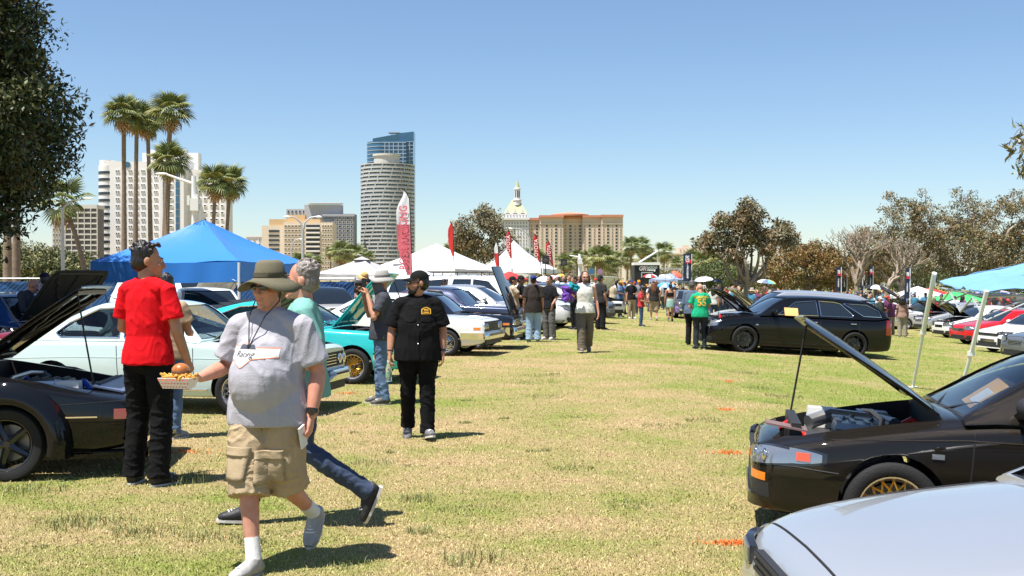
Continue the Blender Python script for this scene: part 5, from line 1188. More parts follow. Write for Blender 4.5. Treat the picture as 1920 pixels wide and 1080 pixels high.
# ------------------------------------------------------------ canopies, flags, umbrellas, street furniture
def fabric(name, c, rough=.6, trans=.0): return mat('fabric_'+name,c,rough,spec=.35,sheen=.1,noise_amt=.07,noise_scale=1.5,bump=.25,bump_scale=9)
FBLUE = fabric('royal_blue',(.03,.19,.58),.45); FGREY = fabric('grey',(.42,.41,.41)); FWHITE = fabric('white',(.8,.8,.79)); FRED = fabric('red',(.62,.035,.03)); FLBLUE = fabric('sky_blue',(.16,.35,.56),.5); FGREEN = fabric('green',(.05,.42,.12)); FBLACK = fabric('black',(.015,.015,.017)); FNAVY = fabric('navy',(.025,.035,.07)); FTEAL = fabric('teal',(.02,.4,.45))
POLEW = mat('pole_white',(.75,.75,.74),.4); POLEG = mat('pole_grey',(.42,.43,.44),.45,.3); POLEB = mat('pole_black',(.02,.02,.022),.5)
def canopy(name, label, corners, ez, peak, pz, m, val=.28, legs=POLEG, group=None, leg_r=.022, sag=.10, seed=1, cat='canopy', wall=None, splay=0., vent=None, vm=None, legset=None, ruff=.03):
    """four corners (x,y), eave height, peak (x,y)"""
    g = random.Random(seed); base = Vector((corners[0][0],corners[0][1],gh(corners[0][0]))); t = thing(name,label,cat,base,0,group); L = lambda x,y,z: (x-base.x,y-base.y,z-base.z)
    C = [Vector((x,y,ez[i] if hasattr(ez,'__len__') else ez)) for i,(x,y) in enumerate(corners)]; Pk = Vector((peak[0],peak[1],pz))
    for i in range(4):
        a,b_ = C[i],C[(i+1)%4]; G = []; n,m_ = 14,10
        for q in range(m_+1):
            v = q/m_; row = []
            for k in range(n+1):
                u = k/n; e = a.lerp(b_,u); e.z -= .03*math.sin(PI*u); p = e.lerp(Pk,v); p.z -= sag*math.sin(PI*v)*(.35+.65*math.sin(PI*u)); p.z += ruff*noise.noise(Vector((u*4+i*7,v*5,seed)))*(1-v)+ruff*.4*noise.noise(Vector((u*13+i*3,v*4,seed))); row.append(L(*p))
            G.append(row)
        b = MB(); b.slab(G,.012); o = b.build('roof_panel',m,t,angle=70)
        b = MB(); G = []; out = (((a+b_)/2)-Pk); out.z = 0; out.normalize()
        for k in range(n*2+1):
            u = k/(n*2); e = a.lerp(b_,u); e.z -= .03*math.sin(PI*u); w = .018*math.sin(u*31+i)+.012*noise.noise(Vector((u*9,i,seed))); G.append([L(*(e+out*(.015+w*q)-Vector((0,0,val*q)))) for q in (0,.35,.7,1.)])
        b.slab(G,.008); b.build('valance',vm or m,t,angle=70)
        if legset is None or i in legset:
            fz = gh(a.x); b = MB(); top = a.copy(); d = (a-Pk); d.z = 0; d.normalize(); ft = Vector((a.x,a.y,fz))+d*splay; mid = top.lerp(ft,.52)
            b.tube([L(*(top-Vector((0,0,.02)))),L(*mid)],leg_r*1.25,8); b.tube([L(*mid),L(*ft)],leg_r,8); b.box(L(ft.x,ft.y,fz+.01),(.1,.1,.02)); b.box(L(*mid),(leg_r*3,leg_r*3,.06)); b.build('leg',legs,t,angle=40)
    b = MB()
    for i in range(4):
        a,b_ = C[i],C[(i+1)%4]; s = [a.lerp(b_,k/4)-Vector((0,0,.12)) for k in range(5)]
        for k in range(4): p,q = s[k],s[k+1]; b.tube([L(*(p+Vector((0,0,0 if k%2 else -.28)))),L(*(q+Vector((0,0,-.28 if k%2 else 0))))],.014,5); 
        b.tube([L(*(a-Vector((0,0,.05)))),L(*(Pk-Vector((0,0,.08))))],.016,5)
    b.build('frame',POLEG,t,angle=50)
    if wall:
        for i,m2 in wall:
            a,b_ = C[i],C[(i+1)%4]; b = MB(); G = [[L(*(a.lerp(b_,u)+Vector((0,0,-val*.4)))),L(a.lerp(b_,u).x,a.lerp(b_,u).y+.03*math.sin(u*25),gh(a.x)+.02)] for u in np.linspace(0,1,25)]; b.slab(G,.01); b.build('side_wall',m2,t)
    if vent:
        b = MB(); r = vent; vs = [(r,r,0),(-r,r,0),(-r,-r,0),(r,-r,0),(0,0,r*.45)]; b.add([L(Pk.x+x,Pk.y+y,pz-.08+z) for x,y,z in vs],[(0,1,4),(1,2,4),(2,3,4),(3,0,4),(3,2,1,0)]); b.build('vent_cap',FGREY,t,smooth=False)
    return t
def quad(p0, ang, a, b_):
    """near corner p0, sides a (to the left-back) and b_ (to the right-back)"""
    p0 = Vector(p0); l = Vector((-math.cos(ang),math.sin(ang))); r = Vector((math.sin(ang),math.cos(ang))); p = Vector((p0.x,p0.y)); return [tuple(p+l*a),tuple(p),tuple(p+r*b_),tuple(p+l*a+r*b_)]
def cen(q): return (sum(p[0] for p in q)/4,sum(p[1] for p in q)/4)
q = quad(at(448,22.3),R(14),3.3,3.2); canopy('canopy_tent','royal blue pop-up canopy behind the man in the red tee',q,zat(490,22.3),cen(q),zat(411,24),FBLUE,val=.40,legs=POLEW,sag=.13,seed=2)
q = quad(at(718,58),R(15),3.9,3.9); canopy('canopy_tent','light grey pop-up canopy right of the blue canopy',q,zat(514,58),cen(q),zat(484,60),FGREY,val=.30,legs=POLEG,sag=.12,seed=3,vent=.4,group='grey canopies',legset=(0,2,3))
q = quad(at(792,52),R(12),3.2,3.2); canopy('canopy_tent','pale grey pop-up canopy with black vent cap beside the white marquee',q,zat(515,52),cen(q),zat(492,53),fabric('pale_grey',(.55,.55,.54)),val=.25,legs=POLEG,seed=4,vent=.3,group='grey canopies',wall=[(3,FBLACK)])
A,B_,D = at(853,66),at(688,70),at(938,80); q = [(B_.x,B_.y),(A.x,A.y),(D.x,D.y),(B_.x+D.x-A.x,B_.y+D.y-A.y)]
canopy('marquee','large white hipped marquee with grey side wall behind the dark sedans',q,zat(504,66),((A.x+B_.x)/2+.3+(D.x-A.x)*.4,(A.y+D.y)/2),zat(456,72),FWHITE,val=.45,legs=POLEW,sag=.25,seed=5,cat='tent',wall=[(1,FGREY),(0,FGREY)])
A,B_,D = at(1018,75),at(902,77),at(1046,85); q = [(B_.x,B_.y),(A.x,A.y),(D.x,D.y),(B_.x+D.x-A.x,B_.y+D.y-A.y)]
canopy('marquee','white pagoda tent with high pointed peak in front of the spired tower',q,zat(503,75),((A.x+B_.x)/2+.15,(A.y+D.y)/2),zat(450,79),FWHITE,val=.3,legs=POLEW,sag=.7,seed=6,cat='tent')
q = quad(at(968,45),R(25),1.1,1.1); canopy('canopy_tent','small low red canopy in front of the white tents',q,zat(523,45),cen(q),zat(509,45.5),FRED,val=.12,legs=POLEW,seed=7,sag=.03)
t = canopy('canopy_tent','sagging light blue canopy on slanted white poles at the right edge',[(og(1762,19.6).x,19.6),(og(1848,16.4).x,16.4),(og(1848,16.4).x+3.2,16.9),(og(1762,19.6).x+3.2,20.4)],[zat(528,19.6),zat(549,16.4),1.62,1.66],(og(1800,18).x+1.75,18.2),zat(476,18),FLBLUE,val=.0,seed=8,sag=.06,legset=(),vm=FLBLUE,ruff=.16)
for (x0,y0,d0,x1,y1,d1,nm) in ((1752,512,18.9,1712,727,20.2,0),(1850,545,16.35,1794,775,17.2,1)):
    p0 = at(x0,d0,zat(y0,d0)); p1 = at(x1,d1,zat(y1,d1)); b = MB(); m_ = p0.lerp(p1,.5); O = t.location; p1.z = gh(p1.x)-.02
    b.tube([p0-O,m_-O],.034 if nm else .042,8); b.tube([m_-O,p1-O],.027,8); b.box(m_-O,(.08,.08,.07)); b.box(p1-O+Vector((0,0,.02)),(.14,.14,.03)); b.build('pole',POLEW,t,angle=40)
b = MB(); O = t.location; b.tube([at(1765,19.5,zat(540,19.5))-O,at(1850,16.5,zat(556,16.5))-O],.02,6); b.tube([at(1850,16.5,zat(556,16.5))-O,Vector((og(1848,16.4).x+3.1,16.9,1.5))-O],.022,6); b.tube([at(1850,16.5,zat(556,16.5))-O,Vector((og(1800,18).x+1.75,18.2,2.0))-O],.018,6); b.tube([at(1850,16.4,zat(590,16.4))-O,Vector((og(1848,16.4).x+1.2,16.7,1.55))-O],.016,6); b.build('truss',POLEG,t)
for nm,px,d,w_,ty,ey,m,lab in (('canopy_tent',1808,70,3.4,546,566,FGREEN,'green canopy tent under the light blue canopy'),('canopy_tent',1731,75,3.0,537,555,FWHITE,'small white peaked canopy left of the slanted pole'),('canopy_tent',1752,95,3,540,552,FRED,'small red canopy behind the white peaked canopy'),('canopy_tent',1700,78,3.0,547,560,FWHITE,'low white canopy between the crowd and flags'),('canopy_tent',1880,85,4.2,542,556,fabric('lilac',(.5,.42,.55)),'lilac and white stall canopy at the far right'),('canopy_tent',1255,95,2.6,512,524,fabric('blue_grey',(.25,.3,.42)),'blue-grey canopy in the crowd before the stage')):
    q = quad(at(px+w_*FPX/d*.25,d),R(35),w_,w_); canopy(nm,lab,q,zat(ey,d),cen(q),zat(ty,d),m,val=.25,seed=px,legs=POLEW,sag=.05)
# feather flags
def flag(label, px, d, y_top, y_bot, wpx, m, m2=None, split=.5, txt=None, tcol=None, lean=0., group='feather flags', base_y=None, rot=False, tsize=.8):
    o = og(px,d); t = thing('feather_flag',label,'flag',o,0,group); s = d/FPX; z1,z0 = zat(y_top,d)-o.z,zat(y_bot,d)-o.z; H = z1-z0; W = wpx*s
    b = MB(); P_ = [(lean*s*((z/z1)**2),0,z) for z in np.linspace(-.05,z1*.93,10)]+[(lean*s-W*.25,0,z1*.985),(lean*s-W*.55,0,z1)]; b.tube(P_,.018 if d < 60 else .025,6); b.build('pole',POLEB,t)
    n = 24; 
    def edge(v):
        z = z0+H*v; x = lean*s*((z/z1)**2)-.02; ww = W*min(1,.25+2.2*v)*(1 if v < .72 else max(.08,1-((v-.72)/.28)**1.7)); return x,ww,z
    for part,(a,c),mm in ((('cloth',(0,split if m2 else 1),m),)+((('cloth_top',(split,1),m2),) if m2 else ())):
        G = []
        for i in range(n+1):
            v = a+(c-a)*i/n; x,ww,z = edge(v); G.append([(x-ww*u-(W*.5*max(0,(v-.9)/.1)**2),.05*W*math.sin(u*5+v*9)*u,z) for u in np.linspace(0,1,6)])
        b = MB(); b.slab(G,.004); b.build(part,mm,t)
    if txt:
        me = text_mesh(txt,1.,tcol,extrude=.001,bold=.015); me.transform(Matrix.Rotation(PI/2,4,'X')); xs_ = [v.co.x for v in me.vertices]; L = max(xs_)-min(xs_); sc = H*.72/L; me.transform(Matrix.Scale(sc,4)); me.transform(Matrix.Diagonal((1,1,min(2.2,W*tsize/(sc*.72)),1))); me.transform(Matrix.Rotation(-PI/2,4,'Y'))
        x,ww,z = edge(.46); link('lettering',me,t,loc=(x-ww*.5,-.03-.06*W,z0+H*.45))
    return t
REDT = mat('print_red',(.72,.03,.05),.6); WHT = mat('print_white',(.8,.8,.8),.6)
flag('big red and white feather flag behind the man in the grey sun hat',773,44,355,520,25,fabric('rose',(.68,.17,.20)),FWHITE,.60,'ROTEX RACING',mat('print_pink',(.72,.12,.16),.6),lean=-6,tsize=.6)
flag('thin red feather flag above the white marquee',852,68,415,480,9,FRED,lean=-3)
flag('red feather flag with white lettering on the pagoda tent',961,66,431,484,9,FRED,txt='TOYOTA',tcol=WHT,lean=-4)
flag('narrow pale-topped red feather flag left of the pagoda tent',938,64,452,512,7,FRED,FWHITE,.62,lean=-5)
flag('red feather flag left of the loudspeaker before the tan residence',1018,68,438,492,9,FRED,txt='TOYOTA',tcol=WHT,lean=-12)
flag('red feather flag right of the loudspeaker before the tan residence',1041,70,450,498,8,FRED,txt='TOYOTA',tcol=WHT,lean=-11)
def bowflag(label, px, d, y_top, y_bot, wpx, lean=0, group='dark banner flags'):
    o = og(px,d); t = thing('banner_flag',label,'flag',o,0,group); s = d/FPX; z1,z0 = zat(y_top,d)-o.z,zat(y_bot,d)-o.z; W = wpx*s; H = z1-z0
    b = MB(); b.tube([(W/2,0,-.05),(W/2,0,z1)],.03,6); b.build('pole',POLEW,t)
    G = [[(W*(u-.5)-lean*s*(1-v)*.5,.03*math.sin(v*7+u*3),z0+H*v+(.04*H*(u) if v == 1 else 0)) for u in np.linspace(0,1,5)] for v in np.linspace(0,1,12)]; b = MB(); b.slab(G,.006); b.build('cloth',FNAVY,t)
    for txt,mm,v,sz in (('GR',WHT,.80,.62),('GAZOO Racing',WHT,.36,.26)):
        me = text_mesh(txt,W*sz,mm,extrude=.001,bold=.012,shear=.3); me.transform(Matrix.Rotation(PI/2,4,'X')); me.transform(Matrix.Rotation(-PI/2,4,'Y')); link('lettering',me,t,loc=(0-lean*s*(1-v)*.5,-.06,z0+H*v))
    b = MB(); b.box((.1*W-lean*s*.12,-.045,z0+H*.72),(W*.7,.006,H*.13)); b.build('red_block',REDT,t,smooth=False); return t
bowflag('tall dark banner flag with red block right of the stage',1289,88,476,527,16)
bowflag('left dark banner flag of the close pair by the coral trees',1573,72,501,547,9,4); bowflag('right dark banner flag of the close pair by the coral trees',1584,74,504,547,8,4)
bowflag('dark banner flag left of the black and white umbrella peak',1616,70,499,545,8,-3); bowflag('dark banner flag just right of the black and white umbrella peak',1633,71,499,545,8,4); bowflag('dark banner flag standing alone left of the white canopies',1702,62,503,560,9,4)
# umbrellas
def umbrella(label, px, py, d, wpx, cols, tilt=(0,0), rim=.32):
    r = wpx*d/FPX/2; z = zat(py,d); o = og(px,d); t = thing('umbrella',label,'umbrella',o,0,'umbrellas in the crowd'); T = Matrix.Rotation(tilt[0],3,'X') @ Matrix.Rotation(tilt[1],3,'Y'); top = Vector((0,0,z-o.z))
    for k in range(8):
        G = []
        for i in range(7):
            q = i/6*1.25; rr = r*math.sin(q)/math.sin(1.25); zz = r*rim*2*(math.cos(q)-1)/(1-math.cos(1.25))*.55; G.append([top+T @ Vector((rr*(1-.06*math.sin(PI*u)*(i/6))*math.cos(2*PI*(k+u)/8),rr*(1-.06*math.sin(PI*u)*(i/6))*math.sin(2*PI*(k+u)/8),zz)) for u in (0,.25,.5,.75,1)])
        b = MB(); b.slab(G,.006); b.build('panel',cols[k%len(cols)],t,angle=70)
    b = MB(); b.tube([top+T @ Vector((0,0,.06)),top+T @ Vector((0,0,-.95))],.012,6); b.build('shaft',POLEB,t); return t
umbrella('black and white golf umbrella by the dark banner flags',1644,534,50,48,[FBLACK,FWHITE],(0,.1)); umbrella('blue, white and yellow golf umbrella in front of the rust-brown tree',1438,524,58,36,[FWHITE,fabric('slate',(.12,.16,.25)),fabric('aqua',(.15,.45,.5)),fabric('yellow',(.75,.55,.05))],(.1,.1))
umbrella('white umbrella with black scribbles left of the long-haired man',1021,519,47,32,[FWHITE,FWHITE,fabric('scribble',(.55,.53,.56))],(.25,0)); umbrella('red and white umbrella in front of the black stage',1219,514,75,28,[FRED,FWHITE],(.1,0)); umbrella('white and lilac umbrella right of the stage',1249,515,78,26,[FWHITE,fabric('violet',(.35,.32,.5))],(.1,.15)); umbrella('orange-red umbrella tilted beside the tall dark banner flag',1272,512,70,24,[fabric('coral',(.75,.14,.08))],(.5,.5)); umbrella('blue umbrella behind the woman in the black top',1249,530,56,34,[fabric('azure',(.06,.25,.5)),fabric('pale_azure',(.3,.5,.65))],(.2,0)); umbrella('grey and white umbrella above the men by the black wagon',1319,519,58,36,[FGREY,FWHITE],(.15,-.1)); umbrella('pink and white umbrella behind the white scribbled umbrella',1040,517,60,24,[FWHITE,fabric('pink',(.7,.25,.3))],(.2,.2)); umbrella('orange and yellow umbrella beside the loudspeakers',1052,514,62,14,[fabric('orange',(.8,.25,.05)),fabric('yellow',(.75,.55,.05))],(.3,0))
umbrella('dark navy umbrella right of the grey and white umbrella',1346,524,62,22,[FNAVY],(.2,.2)); umbrella('black umbrella leaning right of the golf umbrella',1672,545,49,34,[FBLACK],(.1,.5))
# stage trailer
d = 150.; st = thing('stage_trailer','black stage trailer with white roof edge at the end of the lawn','stage',at(1213,d,0)); s = d/FPX; W = 47*s; zt = zat(497,d)
b = MB(); b.box((0,1.5,zt/2-.3),(W,3,zt+.6)); b.build('wall',mat('stage_black',(.012,.012,.014),.5),st,smooth=False)
b = MB(); b.box((0,1.45,zat(494.5,d)),(W*1.03,3.3,5*s)); b.build('roof_edge',WHITE_STUCCO,st,smooth=False); b = MB(); b.tube([(-W*.3,.5,zat(492,d)),(W*.45,.5,zat(471,d))],.14,6); b.tube([(W*.45,.5,zat(471,d)),(W*.45,.5,zat(492,d))],.06,6); b.build('boom',POLEG,st)
b = MB(); b.box((W*.98,.6,zat(504,d)),(W*.95,2.2,.16)); b.box((W*1.4,-.3,zat(504,d)-2),(.1,.1,4)); b.build('awning',POLEG,st,smooth=False)
b = MB(); [b.box((x,-.06,z),(w_,.1,h_)) for x,z,w_,h_ in ((0,zat(511,d),22*s,.14),(-10*s,zat(516,d),.14,9*s),(10*s,zat(516,d),.14,9*s))]; b.build('door_frame',POLEG,st,smooth=False)
me = text_mesh('GR',.72,WHT,extrude=.01,bold=.03,shear=.2); me.transform(Matrix.Rotation(PI/2,4,'X')); link('lettering',me,st,loc=(-.62,-.05,zat(503.5,d)))
b = MB(); b.box((-.42,-.02,zat(503,d)),(.5,.03,.5)); b.build('red_block',REDT,st,smooth=False)
for k,tx in enumerate(('GAZOO','Racing')): me = text_mesh(tx,.42,WHT,extrude=.01,bold=.02,shear=.2); me.transform(Matrix.Rotation(PI/2,4,'X')); link('lettering',me,st,loc=(.55,-.05,zat(502+3.6*k,d)))
for px,py,d,lab in ((1023,487,70,'nearer black loudspeaker on a tall stand by the red flags'),(1057,492,76,'farther black loudspeaker on a tall stand left of the signal mast')):
    o = og(px,d); t = thing('loudspeaker',lab,'loudspeaker',o,0,'loudspeakers on stands'); z = zat(py,d)-o.z; b = MB(); b.tube([(0,0,0),(0,0,z-.1)],.03,8); [b.tube([(0,0,.6),(.5*math.cos(a),.5*math.sin(a),0)],.02,6) for a in (0,2.1,4.2)]; b.build('stand',POLEB,t); b = MB(); b.box((0,0,z),(.42,.4,.52 if px < 1050 else .44),taper=.9); c_ = b.build('cabinet',BLACKP,t,smooth=False); b = MB(); b.lathe([(.13,0),(.15,-.02),(.01,-.03)],16,'y',c=(0,-.2,z-.05)); b.build('cone',mat('cone_grey',(.06,.06,.06),.7),c_)
# street lamps and signals
def curved_lamp(label, px, d, ytop, arm, two=False, m=POLEG, r=.1):
    t = thing('street_lamp',label,'street lamp',at(px,d,0),0,'street lamps'); z = zat(ytop,d); s = d/FPX; b = MB(); b.tube([(0,0,-1.2),(0,0,z*.82)],[r*1.3,r*.8],10); 
    for sg in ((1,-1) if two else (1,)): b.tube([(0,0,z*.82),(sg*arm*s*.12,0,z*.92),(sg*arm*s*.45,0,z*.985),(sg*arm*s*.85,0,z)],[r*.7,r*.6,r*.5,r*.4],8)
    b.build('pole',m,t,angle=60)
    for sg in ((1,-1) if two else (1,)): b = MB(); b.ball((sg*arm*s,0,z-.03),(abs(arm)*s*.2,.16,.11),12,6); b.build('lamp_head',POLEW,t)
curved_lamp('twin-armed curved street lamp in front of the tan block',568,95,406,30,True,r=.13); curved_lamp('small curved street lamp left of the twin lamp',547,120,448,18,r=.1); curved_lamp('tall curved street lamp left of the tan residence',994,120,428,-40,r=.13); curved_lamp('curved street lamp in front of the eucalyptus',893,130,450,30,r=.11); curved_lamp('thin curved street lamp by the distant palms',872,150,451,-26,r=.1)
d = 58.; t = thing('street_lamp','grey straight lamp post with a short arm left of the palms','street lamp',at(118,d,0),0,'street lamps'); b = MB(); b.tube([(0,0,-.2),(0,0,zat(388,d))],[.11,.07],10); b.tube([(0,0,zat(390,d)),(.5,0,zat(376,d)),(1.15,0,zat(373,d))],[.05,.045,.04],8); b.build('pole',POLEG,t); b = MB(); b.ball((1.3,0,zat(372,d)),(.28,.1,.06),12,6); b.build('lamp_head',POLEW,t)
d = 60.; t = thing('signal_mast','white signal mast with a box and slanted lamp arm before the palms','signal mast',at(364,d,0)); b = MB(); b.tube([(0,0,-.2),(0,0,zat(330,d))],[.15,.12],10); b.tube([(0,0,zat(345,d)),(-.6,0,zat(338,d)),(-1.45,0,zat(327,d))],[.08,.07,.05],8); b.build('mast',POLEW,t); b = MB(); b.ball((-1.7,0,zat(326,d)),(.34,.12,.07),12,6); b.build('lamp_head',POLEW,t)
b = MB(); b.box((.1,-.2,zat(384,d)),(.42,.3,.65)); b.box((-.25,-.15,zat(376,d)),(.12,.12,.5)); b.box((.2,-.2,zat(370,d)),(.16,.2,.3)); b.build('control_box',WHITEP,t,smooth=False); b = MB(); b.box((.35,-.1,zat(402,d)),(.1,.1,.9)); b.build('bracket',POLEW,t,smooth=False)
d = 100.; t = thing('signal_mast','white signal mast with arm in front of the tan residence','signal mast',at(1087,d,0)); b = MB(); b.tube([(0,0,-1.3),(0,0,zat(476,d))],[.16,.13],10); b.tube([(0,0,zat(482,d)),(-.9,0,zat(479,d))],[.06,.05],8); b.build('mast',POLEW,t); b = MB(); b.box((0,-.2,zat(490,d)),(.4,.25,.5)); b.build('sign_panel',WHITEP,t,smooth=False)
d = 130.; t = thing('traffic_signal','distant pair of blue-and-white round signs on a gantry before the palms','sign',at(1117,d,0)); 
for x in (-.5,.5): b = MB(); b.lathe([(.33,-.05),(.33,.05)],20,'y',c=(x,0,zat(509,d))); b.build('disc',mat('sign_blue',(.04,.14,.3),.5) if x < 0 else mat('sign_pink',(.3,.17,.26),.5),t,smooth=False)
b = MB(); b.tube([(0,.2,-1.2),(0,.2,zat(500,d))],.08,6); b.build('post',POLEG,t)
# construction fence with blue mesh
MESHB = mat('fence_mesh_blue',(.015,.10,.30),.75,noise_amt=.3,noise_scale=6,bump=.4,bump_scale=40); WIRE = mat('fence_wire',(.45,.46,.47),.4,.7)
t = thing('mesh_fence','chain-link fence with blue mesh behind the left row of cars','fence',at(120,36,0)); x0 = at(-60,36).x; O = t.location
for i in range(6):
    xa = x0+2.45*i; b = MB(); b.tube([(xa-O.x,0,-.1),(xa-O.x,0,zat(521,36))],.03,8); b.build('post',WIRE,t)
    if i < 5:
        b = MB(); G = [[(xa+.03+2.39*u-O.x,.04+.03*math.sin(u*12+i),z) for z in np.linspace(.05,zat(528,36),4)] for u in np.linspace(0,1,10)]; b.slab(G,.006); b.build('mesh_panel',MESHB,t)
        b = MB(); n_ = 16; H = zat(522,36)-.08
        for k in range(-n_,n_):
            for sg in (1,):
                u0,u1 = k/n_*2.4,k/n_*2.4+H; a0,a1 = max(0,u0),min(2.39,u1)
                if a1 > a0: b.tube([(xa+a0-O.x,-.012,.08+(a0-u0)),(xa+a1-O.x,-.012,.08+(a1-u0))],.004,3,cap=False)
        tag(b.build('wire',WIRE,t),kind='stuff'); b = MB(); b.tube([(xa-O.x,0,zat(522,36)),(xa+2.45-O.x,0,zat(522,36))],.022,6); b.build('rail',WIRE,t)
# ------------------------------------------------------------ the cars on the lawn
Pq = P
def nose_at(px, d, L, rz, y=None):
    """car centre so that its nose stands at photo column px at distance d"""
    p = og(px,d) if y is None else gp(px,y); c = Vector((p.x-math.cos(rz)*L/2,p.y-math.sin(rz)*L/2,0)); c.z = gh(c.x); return c
def wheel_at(px, py, L, fa, W, rz):
    """car centre so that the outer face of the front wheel nearest the camera stands at the pixel"""
    p = gp(px,py); sg = -1 if math.cos(rz) > 0 else 1
    off = Vector((L/2-fa,sg*W/2)); c = Vector((p.x-(math.cos(rz)*off.x-math.sin(rz)*off.y),p.y-(math.sin(rz)*off.x+math.cos(rz)*off.y),0)); c.z = gh(c.x); return c
MINT = paint('mint',(.56,.70,.69)); SAGE = paint('sage',(.20,.28,.22)); BLK = paint('black',(.006,.0065,.008),0,.2); TURQ = paint('turquoise',(.03,.52,.54)); WHT_P = paint('white',(.74,.74,.72)); NAVYP = paint('navy',(.045,.055,.10),.3); SILV = paint('silver',(.52,.53,.545),.6,.36,.08); BRN = paint('black_brown',(.016,.0135,.011),.4,.3,.25); REDPNT = paint('red',(.55,.012,.016)); DGREY = paint('dark_grey',(.09,.095,.105),.4); DRED = paint('dark_red',(.25,.008,.01)); BLUEPNT = paint('blue',(.02,.07,.2)); DGREEN = paint('dark_green',(.02,.035,.03)); GREYP = paint('grey',(.20,.21,.22),.6)
# pale mint coupe
S = box_car(4.25,1.6,.90,.84,.90,1.37,1.36,3.72,1.95,2.75,.86,3.32,[Pq((1.66,.935),(2.08,1.275),(2.36,1.305),(2.36,.935)),Pq((2.42,.935),(2.42,1.305),(2.78,1.285),(3.15,1.11),(3.30,.985),(3.22,.935))],doors=[(1.42,2.42,.32)],r=.295,tw=.2,undm=mat('sage_under',(.17,.23,.18),.5),hx0=.08)
def deco_mint(c,S,car,pm,trim):
    old_front(bz=(.36,.50))(c,S,car,pm,trim); old_rear(c,S,car,pm,trim)
    for sg in (1,-1):
        side_line(c,[(1.25,.30),(2.9,.30)],.006,.016,sg,False,4).build('sill_trim',CHROME,car); side_line(c,[(.3,.68),(1.5,.69),(3.0,.69),(4.0,.66)],-.002,.006,sg,False,4).build('body_crease',pm,car)
        side_line(c,[(3.42,1.03),(3.47,1.09),(3.40,1.08),(3.45,1.02)],.004,.006,sg).build('pillar_badge',CHROME,car)
rz = R(-10); loc = wheel_at(443,780,4.25,.86,1.6,rz); make_car('classic_coupe','pale mint two-door classic coupe with sage bonnet raised behind the red-tee man',S,MINT,loc,rz,'mesh_silver','classic cars in the left row',2,'open',SAGE,37,deco=deco_mint)
# black wedge coupe at the left edge
S = box_car(4.6,1.74,.92,.80,.95,1.30,1.55,4.0,2.25,3.0,1.02,3.62,[Pq((1.95,.96),(2.4,1.2),(2.7,1.23),(2.7,.96)),Pq((2.78,.96),(2.78,1.23),(3.0,1.22),(3.5,1.0))],doors=[(1.6,2.75,.32)],r=.308,tw=.25,gap=.055,undm=mat('black_under',(.02,.02,.019),.35),prop_side=-1,
  top=[(0,.62),(.05,.645),(.35,.70),(.9,.80),(1.55,.90),(1.8,.92),(3.7,.92),(4.0,.93),(4.35,.94),(4.6,.86)],bayz=.5,hx0=.3)
S['barm'] = ENGL; S['fitm'] = BLUEP
def deco_wedge(c,S,car,pm,trim):
    hw = c.hw
    for sg in (1,-1):
        for xa in (S['fa'],S['ra']):
            b = MB(); G = []
            for i in range(17):
                a = -.25+(PI+.5)*i/16; G.append([(c.X(xa)+math.cos(a)*q,sg*(hw+o),.30+math.sin(a)*q) for q,o in ((.365,.045),(.375,.06),(.40,.058),(.46,.02),(.50,-.02))])
            b.slab(G if sg > 0 else G[::-1],-.03); b.build('fender_flare',pm,car,angle=60)
        c.side_patch(.04,.17,.50,.585,.012,.03,sg).build('side_marker',mat('amber_dark',(.30,.06,.02),.15,coat=1.),car)
        side_line(c,[(.30,.52),(.58,.52)],.008,.010,sg,False).build('side_strip',CHROME,car); side_line(c,[(.27,.64),(.265,.24)],-.003,.006,sg,False).build('bumper_gap',DARKV,car)
        c.side_patch(.0,.55,.17,.215,.03,.05,sg).build('spoiler_end',pm,car); side_line(c,[(.02,.65),(.25,.64),(.6,.62)],-.002,.005,sg,False).build('fender_gap',DARKV,car)
    c.end_patch(-hw*.95,hw*.95,.16,.22,.08,.1).build('front_spoiler',pm,car); c.end_patch(-hw*.5,hw*.5,.28,.42,.005,.03).build('grille',BLACKP,car)
    c.end_patch(-hw*.2,hw*.2,.46,.57,.02,.03,nz=1).build('licence_plate',mat('plate_gold',(.6,.45,.15),.4),car)
    for sg in (1,-1):
        b = c.end_patch(hw*.45,hw*.85,.49,.58,.008,.03); 
        if sg < 0: b.v = [(x,-y,z) for x,y,z in b.v]
        b.build('front_lamp',LAMP,car)
    b = MB(); b.box((c.X(.28),0,c.ztop(.28,0)+.01),(.26,1.1,.015),Matrix.Rotation(R(12),3,'Y')); b.build('nose_panel',mat('panel_blue_grey',(.10,.13,.22),.3),car,smooth=False)
rz = R(7); loc = wheel_at(8,905,4.6,1.02,1.79,rz); make_car('wedge_coupe','black wedge-nosed coupe at the left edge with its bonnet up',S,BLK,loc,rz,'five_black','classic cars in the left row',2,'open',BLK,45,deco=deco_wedge,trim=BLACKP)
# turquoise liftback
S = box_car(4.2,1.62,.88,.80,.92,1.29,1.35,4.0,2.0,2.75,.84,3.28,[Pq((1.68,.91),(2.08,1.2),(2.4,1.23),(2.4,.91)),Pq((2.46,.91),(2.46,1.23),(2.8,1.21),(3.35,1.0),(3.2,.91))],doors=[(1.42,2.45,.3)],r=.283,tw=.21,roof=[(1.35,.88),(1.88,1.22),(2.0,1.262),(2.4,1.29),(2.75,1.265),(3.3,1.14),(4.0,.92)],hx0=.1,undm=TURQ)
def deco_turq(c,S,car,pm,trim):
    old_front(bz=(.38,.5))(c,S,car,pm,trim); old_rear(c,S,car,pm,trim)
    for k in range(5):
        x = 3.0+.16*k; zr = c.cab(x)[0]; b = MB(); b.box((c.X(x),0,zr+.06),(.13,.95,.012),Matrix.Rotation(R(24),3,'Y')); b.build('louvre',BLACKP,car,smooth=False)
